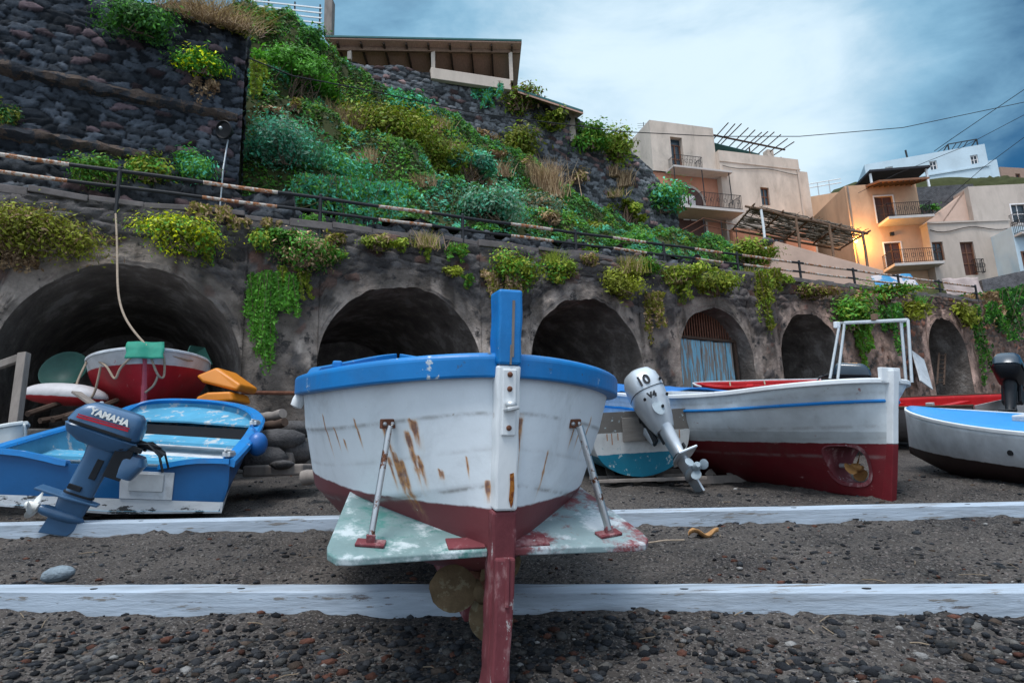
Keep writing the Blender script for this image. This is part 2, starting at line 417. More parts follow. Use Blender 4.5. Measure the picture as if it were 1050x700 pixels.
# the two timbers laid across the slip
def timber(p0, p1, label):
    a, b = ground(*p0), ground(*p1); d = (b - a) / np.linalg.norm(b - a); a = a - d * 4; b = b + d * 4
    nrm = np.array([0, -SL, 1]); mb = MB(); N = 60
    fw = np.cross(nrm, d); fw /= np.linalg.norm(fw)
    if fw[1] < 0: fw = -fw
    rows = []
    for i in range(N + 1):
        p = a + (b - a) * i / N; wv = .003 * math.sin(i * .9) + .003 * math.sin(i * 2.3)
        top = .135 + wv * .4; wd = .135
        rows.append([V(p + np.array([0, 0, -.06])), V(p + np.array([0, 0, top - .008])), V(p + fw * .012 + np.array([0, 0, top])), V(p + fw * wd + np.array([0, 0, top + .006])), V(p + fw * (wd + .01) + np.array([0, 0, -.06]))])
    mb.loft(rows)
    root = mb.build('slip_timber', M['plank'], smooth=True); recentre(root, (a + b) / 2)
    tag(root, label, 'timber', 'timbers laid across the slipway')
    L = float(np.linalg.norm(b - a))
    for k in range(11):
        s = (k + .5 + random.uniform(-.2, .2)) / 11; p = a + (b - a) * s + fw * (.07 + random.uniform(-.02, .02)) + np.array([0, 0, .139])
        h = MB(); h.lathe([(.001, .0006), (.016, .0), (.016, -.01)], Matrix.Translation(V(p)) @ Matrix.Scale(1.7, 4, V(d)), 10); h.build('bolt_hole', M['black'], root)
    return a, b, fw
T1 = timber((0, 628), (1050, 633), 'nearer whitewashed timber lying across the sand just behind the rudder')
T2 = timber((0, 551), (1050, 532), 'farther whitewashed timber')
bpy.data.objects['slip_timber.001']['label'] = 'farther whitewashed timber, passing behind the stern plates of the centre boat'

# ------------------------------------------------------------------ leaves and bushes
PAL = {k: tuple(min(.85, c * 1.75) for c in v) for k, v in dict(teal=(.055, .23, .15), green=(.055, .16, .022), yg=(.145, .165, .018), olive=(.12, .125, .016), dark=(.028, .085, .024), dry=(.25, .17, .10), grey=(.11, .18, .13), bright=(.075, .20, .024), flower=(.72, .48, .01), brown=(.13, .08, .045), moss=(.10, .15, .016)).items()}
def leaf_mesh(name, pos, nrm, size, asp, cols, parent=None, mats=None):
    n = len(pos); nrm = nrm / (np.linalg.norm(nrm, axis=1, keepdims=True) + 1e-9)
    r = rng.normal(size=(n, 3)); u = np.cross(nrm, r); u /= np.linalg.norm(u, axis=1, keepdims=True) + 1e-9; v = np.cross(nrm, u)
    s = np.asarray(size).reshape(-1, 1) * (.45 + 1.5 * rng.random((n, 1)) ** 1.7); w = s * asp
    bend = nrm * s * rng.uniform(-.25, .25, (n, 1))
    q = np.stack([pos - u * s, pos + v * w + bend, pos + u * s, pos - v * w + bend], 1)
    f = np.arange(n * 4).reshape(n, 4)
    return npmesh(name, q.reshape(-1, 3), f, mats or M['leaf'], parent, np.repeat(cols, 4, 0))
def leafcols(n, pal, clump=None):
    names = pal.split('+'); base = np.array([PAL[k] for k in names]); w = np.array([.62] + [.38 / max(1, len(names) - 1)] * (len(names) - 1)) if len(names) > 1 else np.array([1.0])
    c = base[rng.choice(len(base), n, p=w / w.sum())] * rng.uniform(.65, 1.45, (n, 1))
    if clump is not None: c = c * clump
    return c
BV = None
def make_bvh(objs):
    vs, fs = [], []
    for o in objs:
        k = len(vs); mw = o.matrix_basis
        vs += [(mw @ v.co)[:] for v in o.data.vertices]; fs += [tuple(i + k for i in p.vertices) for p in o.data.polygons]
    return BVHTree.FromPolygons(vs, fs)
def hit(px, py):
    d = V(ray(px, py)); p, nn, i, dist = BV.ray_cast(V(CAM), d.normalized(), 400)
    if p is None: return None
    return np.array(p), (np.array(nn) if nn.dot(d) < 0 else -np.array(nn))
BUSHN = 0
def bush(px, py, w, h, kind, pal, label, cat='bush', name='bush', dens=1.0, leaf=None, group=None, Y=None):
    global BUSHN; BUSHN += 1
    if Y is None:
        r = hit(px, py)
        if r is None: print('BUSH MISS', px, py); return
        p, nn = r
    else: p, nn = atY(px, py, Y), np.array([0, -1, 0.])
    dist = float((p - CAM) @ CF); k = dist / FP; rw, rh = w * k / 2, h * k / 2
    to = CAM - p; to = to / np.linalg.norm(to); lf = leaf or max(.03, 1.65 * k)
    area = max(1.0, w * h / (lf / k) ** 2)
    n = int(min(10000, 4.0 * area * dens)) + 90
    root = empty(name, label, cat, p - np.array([0, 0, rh]), group)
    c = p + to * rw * .42; dep = min(rw, rh * 1.3) * .8
    rt = np.cross([0, 0, 1], -to); rt /= np.linalg.norm(rt); fwd = np.cross([0, 0, 1], rt)
    def loc(a): return c + a[:, :1] * rt + a[:, 1:2] * fwd + a[:, 2:] * np.array([0, 0, 1.])
    st = MB()
    if kind in ('mound', 'dome', 'twiggy'):
        K = max(6, int((w * h) ** .5 / 3.0)) if kind != 'dome' else max(18, int((w * h) ** .5 / 2))
        d = rng.normal(size=(K, 3)); d /= np.linalg.norm(d, axis=1, keepdims=True); 
        if kind == 'dome': d[:, 2] = np.abs(d[:, 2]) * 1.1 - .12; d /= np.linalg.norm(d, axis=1, keepdims=True); rad = rng.uniform(.86, 1.0, (K, 1))
        else: rad = rng.uniform(.25, 1.0, (K, 1))
        cc = d * rad * np.array([rw * .85, dep, rh * .85])
        ci = rng.integers(0, K, n); sig = .24 if kind != 'dome' else .13
        off = rng.normal(size=(n, 3)) * np.array([rw, dep, rh]) * sig
        if kind == 'dome': off = off * .8
        a = cc[ci] + off; nrm = a / np.array([rw, dep, rh]) ** 1 + rng.normal(size=(n, 3)) * .55 + np.array([0, 0, .5])
        tone = rng.uniform(.6, 1.35, (K, 1))[ci]
        cols = leafcols(n, pal, tone)
        leaf_mesh('foliage', loc(a), nrm[:, :1] * rt + nrm[:, 1:2] * fwd + nrm[:, 2:] * np.array([0, 0, 1.]), lf, .42, cols, root)
        for j in range(10 if kind == 'mound' else 34):
            e = cc[rng.integers(0, K)] * .9; b0 = np.array([rng.normal() * rw * .18, dep * .4, -rh * .9])
            mid = (b0 + e) / 2 + rng.normal(size=3) * rw * .08
            q = loc(np.array([b0, mid, e])); st.tube(list(q), [max(.012, .5 * k), max(.009, .4 * k), max(.006, .25 * k)], 4, False)
    elif kind == 'hang':
        ns = max(9, int(w / 2.6)); P, Nn, Cc = [], [], []
        per = max(14, n // ns)
        for j in range(ns):
            x0 = rng.uniform(-1, 1); ln = rh * 2 * (1 - .6 * abs(x0) ** 1.2) * rng.uniform(.28, 1.08); y0 = rng.uniform(-.5, .3) * min(dep, .5)
            s = np.sort(rng.random(per) ** 1.35); sw = rng.normal() * .2
            bulge = np.exp(-s * 2.5) * .25 * dep
            a = np.stack([x0 * rw * .8 + sw * rw * s + rng.normal(size=per) * rw * .07, y0 - bulge + rng.normal(size=per) * .04, rh - s * ln + rng.normal(size=per) * rh * .03], -1)
            P.append(a); Nn.append(rng.normal(size=(per, 3)) * .6 + np.array([0, -1, .5])); Cc.append(leafcols(per, pal, np.full((per, 1), rng.uniform(.65, 1.35))))
            q = loc(np.stack([[x0 * rw * .8 + sw * rw * u, y0 + .02, rh - u * ln] for u in (0, .35, .7, 1)])); st.tube(list(q), max(.006, .22 * k), 4, False)
        nr = np.concatenate(Nn)
        leaf_mesh('foliage', loc(np.concatenate(P)), nr[:, :1] * rt + nr[:, 1:2] * fwd + nr[:, 2:] * np.array([0, 0, 1.]), lf, .42, np.concatenate(Cc), root)
    elif kind == 'tuft':
        nb = int(70 + w * h * .25 * dens); b0 = np.stack([rng.normal(size=nb) * rw * .45, rng.normal(size=nb) * .1, np.full(nb, -rh)], -1)
        tip = b0 + np.stack([rng.normal(size=nb) * rw * .55, rng.normal(size=nb) * rw * .35, rh * 2 * rng.uniform(.5, 1, nb)], -1)
        mid = (b0 + tip) / 2 + np.array([0, 0, rh * .25]); wv = np.stack([np.full(nb, max(.008, .32 * k)), np.zeros(nb), np.zeros(nb)], -1)
        q = np.stack([b0 - wv, b0 + wv, mid + wv * .7, mid - wv * .7, mid - wv * .7, mid + wv * .7, tip + wv * .1, tip - wv * .1], 1).reshape(-1, 3)
        npmesh('blades', loc(q), np.arange(len(q)).reshape(-1, 4), M['leaf'], root, np.repeat(leafcols(nb, pal), 8, 0))
    if st.v: st.build('stems', M['twig'], root)
    return root

# ------------------------------------------------------------------ the arcade wall
ARCH = [(-11.25, -6.9, 5.72), (-5.28, -.98, 5.96), (.58, 4.62, 6.24), (6.25, 9.72, 6.45), (11.25, 14.95, 6.76), (21.3, 24.6, 7.4)]
def jag(t): return float(.16 * (vnoise(np.array(t * 2.2), np.array(.5), 77) - .5) + .09 * (vnoise(np.array(t * 7.0), np.array(.5), 78) - .5))
def arch_low(t):
    for a, b, z in ARCH:
        if a < t < b:
            w = (b - a) / 2; m = (a + b) / 2; return z - w + (w + jag(t)) * math.sqrt(max(0, 1 - ((t - m) / w) ** 2))
    return None
ts = list(np.arange(-26, 40, .075))
for a, b, z in ARCH: ts += [a - .002, a + .002, b - .002, b + .002]; ts += list(a + (b - a) * (1 - np.cos(np.linspace(0, PI, 26)[1:-1])) / 2)
ts = np.array(sorted(set(np.round(ts, 4)))); NR = 78
gl = lambda t: SL * (17 + .4927 * t) + .03 * max(0, 4 + .4927 * t) - .5
low = np.array([arch_low(t) if arch_low(t) is not None else gl(t) for t in ts]); top = np.array([road_z(t) for t in ts]) + .04
vv = np.linspace(0, 1, NR); tt = np.repeat(ts[None], NR, 0); zz = low[None] + (top - low)[None] * vv[:, None]
# distance to the nearest arch outline, for the rendered ring round each arch
ring = np.full(tt.shape, 9.0)
for a, b, z in ARCH:
    w = (b - a) / 2; m = (a + b) / 2; zs = z - w
    dd = np.where(zz > zs, np.hypot(tt - m, zz - zs) - w, np.abs(tt - m) - w); ring = np.minimum(ring, np.abs(dd))
n1 = fbm(tt * .8, zz * .8, 21); n2 = fbm(tt * 3, zz * 3, 22)
ed, ra, rb = voronoi(tt / .40 + n1 * .8, zz / .24 + n1 * .6, 31, .85, 3.0)
isring = sstep(.58, .36, ring + (n2 - .5) * .55)
zrel = zz - (top[None] - 2.0)
pier = sstep(.2, -.5, zrel + (n1 - .5) * 1.6)
pl = np.clip(isring * (1 - .6 * sstep(.62, .7, n2)) + pier * (1 - sstep(.50, .62, n2)), 0, 1)
stone = np.minimum(ed, .35) / .35
disp = (1 - pl) * (.09 * np.sqrt(stone) + .06 * (ra - .5)) + pl * (.05 + .12 * (n2 - .5) + .05 * (fbm(tt * 9, zz * 9, 23) - .5)) + .12 * (n1 - .5)
disp = np.where(ring < .10, .045 + .03 * (n2 - .5), disp) ; disp = np.where(vv[:, None] > .985, .05, disp)
right = sstep(8, 16, tt)[..., None]
cs = np.array([.088, .080, .078]) * (1 - right) + np.array([.17, .108, .085]) * right
cst = cs * (.45 + 1.0 * ra[..., None]) * np.where(rb[..., None] > .86, np.array([1.5, 1.0, .85]), 1.0)
mort = np.array([.12, .105, .10]) * np.ones_like(cst); cst = np.where(stone[..., None] > .3, cst, mort)
cp = (np.array([.19, .157, .135]) * (1 - right) + np.array([.27, .175, .14]) * right) * (1 + .5 * isring[..., None]) * (.15 + 1.6 * fbm(tt * 1.7, zz * 1.7, 24)[..., None])
stain = sstep(.55, .75, fbm(tt * 3.2, zz * .5, 26))[..., None]; cp = cp * (1 - .55 * stain)
pale = (sstep(.56, .7, fbm(tt * 1.1, zz * .7, 28)) * pier)[..., None]; cp = cp * (1 + .7 * pale)
cw = cst * (1 - pl[..., None]) + cp * pl[..., None]
pos = WO + tt[..., None] * WD + (-disp)[..., None] * WN; pos[..., 2] += zz
wall = npmesh('arcade_wall', pos.reshape(-1, 3), gridfaces(*tt.shape), M['plaster'], cols=cw.reshape(-1, 3), smooth=True)
tag(wall, 'long grey stone retaining wall with round-headed boat vaults at its foot', 'wall')
for a, b, z in ARCH:
    w = (b - a) / 2; m = (a + b) / 2; zs = z - w; prof = []
    for i in range(8): prof.append((a, gl(m) + (zs - gl(m)) * i / 8))
    for i in range(65): an = PI * (1 - i / 64); tt_ = m + w * math.cos(an); prof.append((tt_, zs + (w + jag(tt_)) * math.sin(an)))
    for i in range(7, -1, -1): prof.append((b, gl(m) + (zs - gl(m)) * i / 8))
    P = np.array(prof); NN = np.linspace(-.058, 6.0, 30); rows = []
    for n_ in NN:
        k = 1 - .02 * n_ + .03 * (fbm(P[:, 0] * 2 + n_, P[:, 1] * 2, 41) - .5) * min(1, (n_ + .06) * 2)
        tq = m + (P[:, 0] - m) * k; zq = zs + (P[:, 1] - zs) * np.where(P[:, 1] > zs, k, 1)
        q = WO + tq[:, None] * WD + n_ * WN; q[:, 2] += zq; rows.append(q)
    rows = np.array(rows); back = rows[-1]
    npmesh('vault', rows.reshape(-1, 3), gridfaces(*rows.shape[:2]), M['vault'], wall, smooth=True)
    bk = MB(); bk.add(list(back), [tuple(range(len(back)))]); bk.build('vault_back', M['vault'], wall)
# coping kerb
mb = MB()
for i in range(66):
    t0, t1 = -26 + i, -25.004 + i
    a, b = W(t0, .12, road_z(t0) + .10), W(t1, .12, road_z(t1) + .10)
    mb.bar(a + np.array([0, 0, random.uniform(-.07, .04)]), b + np.array([0, 0, random.uniform(-.07, .04)]), .40 + random.uniform(-.08, .06), .17 + random.uniform(-.06, .04))
mb.build('coping', pm('coping_stone', (.15, .13, .125), .9, .4, 3, 20, .6, dirt=.4), wall, bevel=.02)
# road on top of the vaults
rt_ = np.linspace(-26, 40, 34); rows = np.array([[W(t, n_, road_z(t) + .05) for t in rt_] for n_ in (.3, 3.9)])
o = npmesh('road', rows.reshape(-1, 3), gridfaces(2, len(rt_)), M['road']); tag(o, kind='structure')
# planked doors closing the fourth vault
def wallpt(px, py, n=0.0): return onplane(px, py, WO + WN * n, WN)
door = None
a, b, z = ARCH[3]
dz = gl((a + b) / 2) + .4; zt = z - 1.0
for i in range(9):
    t0 = a + .35 + i * (b - a - .7) / 9; mb = MB(); w_ = (b - a - .7) / 9
    mb.bar(W(t0 + w_ / 2, .55 + .012 * (i % 2), dz), W(t0 + w_ / 2 + random.uniform(-.02, .02), .55 + .012 * (i % 2), zt + random.uniform(-.03, .03)), w_ - .012, .05, up=tuple(WN))
    if i == 0: door = mb
    else: door.add(mb.v, mb.f)
droot = empty('vault_door', 'faded blue plank doors closing a vault below a rusty grille', 'door', W((a + b) / 2, .55, dz))
door.build('door_planks', M['bluedoor'], droot, bevel=.004)
mb = MB()
for k in range(24):
    t0 = a + .3 + k * (b - a - .6) / 23; zt_ = (arch_low(t0) or z) + .02; mb.bar(W(t0, .6, zt + .05), W(t0, .6, max(zt + .1, zt_)), .05, .03, up=tuple(WN))
mb.build('grille', M['rustm'], droot)
mb = MB(); mb.bar(W(a + .1, .5, zt + .05), W(b - .1, .5, zt + .05), .1, .09, up=(0, 0, 1)); mb.bar(W(a + .25, .5, dz), W(a + .25, .5, zt), .12, .1, up=tuple(WN)); mb.bar(W(b - .25, .5, dz), W(b - .25, .5, zt), .12, .1, up=tuple(WN))
mb.build('door_frame', M['wooddk'], droot, bevel=.01)
mb = MB(); mb.bar(W(8.1, .49, dz + 1.0), W(8.1, .49, dz + 1.25), .05, .05); mb.build('latch', M['ironblk'], droot)

# ------------------------------------------------------------------ upper masonry
def masonry(name, ts, ztop, zbot, n, cell, base, seed, mats, step=.06, parent=None, depth=.10):
    NR = int(max(4, (max(ztop(t) - zbot(t) for t in ts)) / step)); v = np.linspace(0, 1, NR)
    lo = np.array([zbot(t) for t in ts]); hi = np.array([ztop(t) for t in ts])
    tt = np.repeat(ts[None], NR, 0); zz = lo[None] + (hi - lo)[None] * v[:, None]
    wob = (fbm(tt * 1.1, zz * 1.1, seed + 3) - .5) * 1.3
    ed, ra, rb = voronoi(tt / cell[0] + wob, zz / cell[1] + wob * .5, seed, .85, 3.2)
    stone = np.clip(ed / .24, 0, 1); d = depth * stone ** .6 + depth * 1.0 * (ra - .5) + depth * .5 * (fbm(tt * 5, zz * 5, seed + 5) - .5) + .25 * (fbm(tt * .5, zz * .5, seed + 7) - .5)
    c = np.array(base) * (.28 + 1.5 * rb[..., None] ** 1.3) * np.where(ra[..., None] > .9, np.array([1.7, 1.05, .95]), 1) * (.75 + .5 * fbm(tt * 6, zz * 6, seed + 9)[..., None])
    c = np.where(stone[..., None] > .30, c, np.array(base) * .35)
    p = WO + tt[..., None] * WD + (n - d)[..., None] * WN; p[..., 2] += zz
    return npmesh(name, p.reshape(-1, 3), gridfaces(*tt.shape), mats, parent, c.reshape(-1, 3), smooth=True)
TC, _z = wtz(250, 90, 3.5); TTOP = wtz(240, 26, 3.5)[1]
bluestone = (.048, .056, .068)
tower = masonry('rampart', np.arange(-24, TC, .05), lambda t: TTOP + .25 * math.sin(t * 2.1), lambda t: road_z(t) + 1.2, 3.4, (.37, .205), bluestone, 51, M['rock'], .045, depth=.085)
tag(tower, 'tall dark stone rampart with two plaster ledges at the upper left', 'wall')
# its right-hand flank
fl = np.arange(0, 9, .09); zz_ = np.linspace(0, 1, 70); A, B = np.meshgrid(fl, zz_)
Z = road_z(TC) + 1.0 + (TTOP - road_z(TC) - 1.0) * B; ed, ra, rb = voronoi(A / .42, Z / .26, 57); stn = np.clip(ed / .38, 0, 1)
P = WO + WD * TC + WN * 3.42 + A[..., None] * WN + (.10 * np.sqrt(stn) + .06 * ra - .02)[..., None] * WD; P[..., 2] += Z
c = np.array(bluestone) * (.4 + 1.2 * rb[..., None]); c = np.where(stn[..., None] > .22, c, np.array(bluestone) * .45)
npmesh('flank', P.reshape(-1, 3), gridfaces(*A.shape), M['rock'], tower, c.reshape(-1, 3), smooth=True)
ledge = pm('ledge_plaster', (.10, .075, .062), .95, .5, 2, 12, 1.0, bd=.08, wear=(.045, .048, .055), ws=2.5, wt=.52, wsharp=.06)
def band(p0, p1, th, name='string_course'):
    (t0, z0), (t1, z1) = wtz(*p0, 3.3), wtz(*p1, 3.3); rows = []; NS = 60
    t0 -= 8
    zc = (z0 + z1) / 2
    for i in range(NS + 1):
        t = t0 + (t1 - t0) * i / NS; q = lambda n_, z: V(W(t, n_ + random.uniform(-.05, .05), z + random.uniform(-.05, .05)))
        rows.append([q(3.5, zc - th / 2 - .1), q(3.19, zc - th / 2), q(3.13, zc), q(3.2, zc + th / 2), q(3.5, zc + th / 2 + .14)])
    MB().loft(rows).build(name, ledge, tower, smooth=True)
band((0, 68), (243, 122), .24); band((0, 136), (150, 158), .20)
low_w = masonry('retaining_wall', np.arange(-24, 13, .06), lambda t: road_z(t) + (2.1 if t < TC + 1.5 else 1.75) + .12 * math.sin(t * 3) + .1 * math.sin(t * 7.7), lambda t: road_z(t) - .05, 3.25, (.44, .25), (.075, .08, .088), 61, M['rock'], .06, depth=.12)
tag(low_w, 'low dark rubble wall behind the roadside railing, overgrown with creepers', 'wall')

# ------------------------------------------------------------------ hillside
TW = [(343, 62, 95), (440, 74, 125), (520, 90, 165), (560, 108, 200), (600, 128, 225), (640, 146, 246), (668, 176, 258), (694, 216, 268)]
tw_t = [wtz(a, b, 12)[0] for a, b, c in TW]; tw_top = [wtz(a, b, 12)[1] for a, b, c in TW]; tw_bot = [wtz(a, c, 12)[1] for a, b, c in TW]
tz_top = lambda t: float(np.interp(t, tw_t, tw_top)); tz_bot = lambda t: float(np.interp(t, tw_t, tw_bot))
CP = []
for px, py, n_ in [(300, 150, 5.4), (370, 205, 4.2), (330, 175, 5), (400, 150, 7), (305, 110, 7.5), (480, 195, 5.5), (560, 222, 5.5), (265, 70, 8.6), (262, 20, 11.8), (320, 40, 12.0), (290, 20, 12.1), (640, 243, 6.5), (700, 250, 9)] + [(a, c, 11.9) for a, b, c in TW]:
    t, z = wtz(px, py, n_); CP.append((t, n_, z))
for t in range(-24, 44, 3): CP.append((t, 3.3, road_z(t) + (1.8 if t < 11 else max(.1, 1.8 - (t - 11) * .5))))
for t in (-20, -15, -11): CP += [(t, 6, TTOP - .3), (t, 12, TTOP + 3)]
for px, py, Y in [(735, 266, 44), (800, 285, 42), (900, 300, 42), (960, 296, 41), (1040, 284, 42), (1100, 280, 42), (700, 262, 44), (960, 192, 61), (1040, 192, 61), (880, 192, 66), (1150, 190, 62), (760, 200, 60), (850, 205, 60)]:
    q = atY(px, py, Y); r = q - WO; CP.append((float(r @ WD), float(r @ WN), float(q[2])))
CP += [(44, 12, 12), (44, 20, 16), (60, 30, 22), (30, 70, 24), (60, 70, 24), (0, 70, 26)]
CP = np.array(CP)
def slope_z(t, n_):
    t, n_ = np.asarray(t, float), np.asarray(n_, float)
    d2 = (t[..., None] - CP[:, 0]) ** 2 + ((n_[..., None] - CP[:, 1]) * 1.5) ** 2 + .25
    w = 1 / d2 ** 2; return (w * CP[:, 2]).sum(-1) / w.sum(-1)
rough = lambda t, n_: (fbm(t * .9, n_ * .9, 71) - .5) * .9 + (fbm(t * 3, n_ * 3, 72) - .5) * .25
hm = M['soil']
T_, N_ = np.meshgrid(np.arange(-26, 62, .3), np.arange(3.3, 12.2, .22))
Zs = slope_z(T_, N_) + rough(T_, N_) * sstep(3.3, 4.3, N_)
Zs = np.where(T_ < TC - .2, np.maximum(Zs, TTOP - .35), Zs)
P = WO + T_[..., None] * WD + N_[..., None] * WN; P[..., 2] += Zs
slope = npmesh('hillside', P.reshape(-1, 3), gridfaces(*T_.shape), hm, smooth=True); tag(slope, kind='structure')
T2_, N2_ = np.meshgrid(np.arange(-26, 90, .8), np.concatenate([np.arange(12.05, 20, .6), np.arange(20, 80, 2)]))
zb = slope_z(T2_, N2_); zp = np.interp(T2_, [-26, TC, tw_t[0]] + tw_t[1:], [TTOP + 3, TTOP + 3, tw_top[0] - .5] + [x - .5 for x in tw_top[1:]])
mix = sstep(tw_t[-1] + 1.5, tw_t[-1] - .2, T2_)
Z2 = zb * (1 - mix) + np.maximum(zp, zb * 0 + zp) * mix - .05
Z2 = Z2 - np.maximum(0, N2_ - 45) * .3
P = WO + T2_[..., None] * WD + N2_[..., None] * WN; P[..., 2] += Z2
plateau = npmesh('hilltop', P.reshape(-1, 3), gridfaces(*T2_.shape), hm, smooth=True); tag(plateau, kind='structure')
tw = masonry('terrace_wall', np.arange(tw_t[0], tw_t[-1], .08), lambda t: tz_top(t) + .1 * math.sin(t * 2.3), lambda t: tz_bot(t) - 1.5, 12.0, (.40, .22), (.125, .128, .135), 81, M['rock'], .07, depth=.10)
tag(tw, 'grey rubble terrace wall stepping down the hill below the roofed terrace', 'wall')
# returns at its ends so that it is a solid wall
mb = MB(); t0 = tw_t[0] - .02
mb.box(W(t0, 12.6, (tz_top(t0) + tz_bot(t0)) / 2 - 1), (.3, 1.2, tz_top(t0) - tz_bot(t0) + 2), Matrix.Rotation(_a, 3, 'Z')); mb.build('wall_end', M['wood'], tw)
BV = make_bvh([wall, tower, low_w, slope, plateau, tw, g] + [c for c in tower.children])

# ground cover on the hill: one mass
NT = 210000; t_ = rng.uniform(-9, 22, NT); n_ = 3.4 + 8.6 * rng.random(NT) ** .9
pn = fbm(t_ * .55, n_ * .8, 91); cl = fbm(t_ * 2.2, n_ * 2.2, 92)
keep = (cl + rng.normal(size=NT) * .06 > .36) & (t_ > TC); t_, n_, pn, cl = t_[keep], n_[keep], pn[keep], cl[keep]
zq = slope_z(t_, n_) + rough(t_, n_) * sstep(3.3, 4.3, n_) + np.maximum(0, cl - .40) * 1.1 * rng.random(len(t_)) + .03
pp = WO + t_[:, None] * WD + n_[:, None] * WN; pp[:, 2] += zq
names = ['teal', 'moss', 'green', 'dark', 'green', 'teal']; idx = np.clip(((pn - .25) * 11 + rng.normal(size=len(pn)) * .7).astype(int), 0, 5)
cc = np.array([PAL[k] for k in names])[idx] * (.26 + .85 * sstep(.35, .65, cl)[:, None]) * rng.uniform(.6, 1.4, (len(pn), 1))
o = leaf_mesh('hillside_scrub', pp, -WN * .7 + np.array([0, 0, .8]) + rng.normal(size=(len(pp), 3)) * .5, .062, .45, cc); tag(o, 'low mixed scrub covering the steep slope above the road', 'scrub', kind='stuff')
# ------------------------------------------------------------------ individual plants
B = bush
B(145, 22, 78, 46, 'mound', 'dark+green', 'dark green shrub spilling over the top of the rampart at the upper left')
B(208, 66, 62, 34, 'mound', 'green+bright+flower', 'yellow-flowered shrub growing out of the rampart face above a patch of pale plaster')
B(206, 92, 40, 26, 'hang', 'brown+dry', 'dead brown twigs hanging under the yellow-flowered shrub on the rampart', 'dead shrub', 'dead_shrub', .3)
B(8, 118, 26, 36, 'mound', 'dark+olive', 'small dark shrub rooted in the rampart at the left edge')
B(212, 8, 95, 26, 'tuft', 'dry+brown', 'dry pinkish grass along the top of the rampart', 'dry grass', 'dry_grass')
B(238, 26, 34, 22, 'mound', 'olive+dry', 'small olive bush at the upper corner of the rampart')
B(263, 95, 16, 74, 'hang', 'moss+yg', 'narrow yellowish ivy strip down the corner of the rampart', 'ivy', 'ivy')
B(270, 25, 26, 40, 'mound', 'olive+green', 'olive bush below the white fence posts near the hilltop')
B(104, 176, 56, 34, 'mound', 'green+moss', 'leafy green plant behind the railing, left of its companion with yellow sprays')
B(153, 174, 52, 34, 'mound', 'yg+green', 'yellow-green plant behind the railing, middle of three below the rampart')
B(198, 172, 46, 40, 'mound', 'green+teal', 'deep green plant behind the railing, nearest to the lamp pole')
B(302, 85, 104, 66, 'dome', 'green+bright', 'large rounded green shrub with bare brown stems on the upper slope', 'shrub', 'shrub', 1.3)
B(318, 44, 44, 30, 'mound', 'green+dark', 'dark green bush left of the roofed terrace')
B(318, 22, 34, 26, 'mound', 'olive+green', 'olive bush below the white hilltop fence')
B(292, 148, 88, 62, 'mound', 'teal+grey', 'loose blue-green bush beside the foot of the rampart')
B(348, 178, 70, 60, 'mound', 'teal+green', 'blue-green creeper mound above the ivy curtain')
B(362, 212, 120, 62, 'hang', 'teal+green', 'broad blue-green ivy curtain falling to the roadside railing', 'ivy', 'ivy', 1.4)
B(425, 226, 60, 44, 'hang', 'teal+dark', 'darker ivy curtain at the right end of the broad blue-green one', 'ivy', 'ivy')
B(395, 130, 130, 52, 'mound', 'olive+moss', 'wide olive-yellow heath patch in the middle of the slope', 'heath', 'heath_shrub')
B(440, 160, 90, 46, 'mound', 'moss+olive', 'olive heath clump left of the small rounded blue-green shrub', 'heath', 'heath_shrub')
B(345, 118, 54, 26, 'tuft', 'dry+brown', 'brown dead grass between the large rounded shrub and the heath patch', 'dry grass', 'dry_grass')
B(415, 106, 64, 26, 'mound', 'teal+green', 'blue-green low bush at the foot of the terrace wall')
B(479, 175, 64, 44, 'dome', 'teal+grey', 'small rounded blue-green shrub in the centre of the slope', 'shrub', 'shrub', 1.2)
B(505, 212, 76, 48, 'mound', 'grey+teal', 'grey-green bush above the railing, below the small rounded shrub')
B(548, 214, 54, 42, 'mound', 'grey+dry', 'grey-brown bush beside the tall dry grass on the slope')
B(556, 182, 40, 44, 'tuft', 'dry+brown', 'tall dry grass standing on the slope below the terrace wall', 'dry grass', 'dry_grass')
B(532, 152, 50, 44, 'mound', 'olive+moss', 'olive bush against the foot of the terrace wall')
B(427, 70, 33, 25, 'dome', 'green+moss', 'round green bush on the edge of the roofed terrace', 'shrub', 'shrub')
B(498, 104, 38, 44, 'hang', 'teal+green', 'blue-green creeper on the terrace wall under the white parapet', 'creeper', 'creeper')
B(534, 104, 52, 30, 'mound', 'moss+brown', 'brownish bush on the wall top left of the small lower roof')
B(566, 122, 40, 22, 'mound', 'yg+moss', 'yellow-green bush under the eaves of the small lower roof')
B(604, 142, 52, 34, 'mound', 'green+moss', 'green bush on the terrace wall, right of the small lower roof')
B(634, 148, 50, 40, 'mound', 'moss+olive', 'olive-green bush on the terrace wall halfway to the white house')
B(664, 160, 52, 40, 'mound', 'brown+olive', 'brown-tinged bush on the wall beside the white house')
B(640, 222, 48, 34, 'dome', 'yg+moss', 'round yellow-green bush on the slope below the terrace wall', 'shrub', 'shrub')
B(682, 204, 48, 40, 'mound', 'green+teal', 'rich green bush in front of the white house')
B(712, 216, 40, 30, 'mound', 'olive+brown', 'brownish bush under the arched doorway of the white house')
B(736, 231, 26, 30, 'mound', 'dark+green', 'dark green upright bush beside the steps to the white house')
B(640, 247, 80, 13, 'mound', 'green+bright', 'long low green hedge just above the railing', 'hedge', 'hedge')
B(612, 236, 40, 22, 'mound', 'olive+moss', 'small olive bush above the low hedge')
B(762, 262, 66, 28, 'mound', 'moss+yg', 'yellow-green bush behind the railing left of the pink wall')
B(816, 272, 20, 16, 'mound', 'green+moss', 'small bush in front of the pink wall')
B(860, 274, 46, 26, 'dome', 'olive+green', 'rounded olive bush in front of the pink wall', 'shrub', 'shrub')
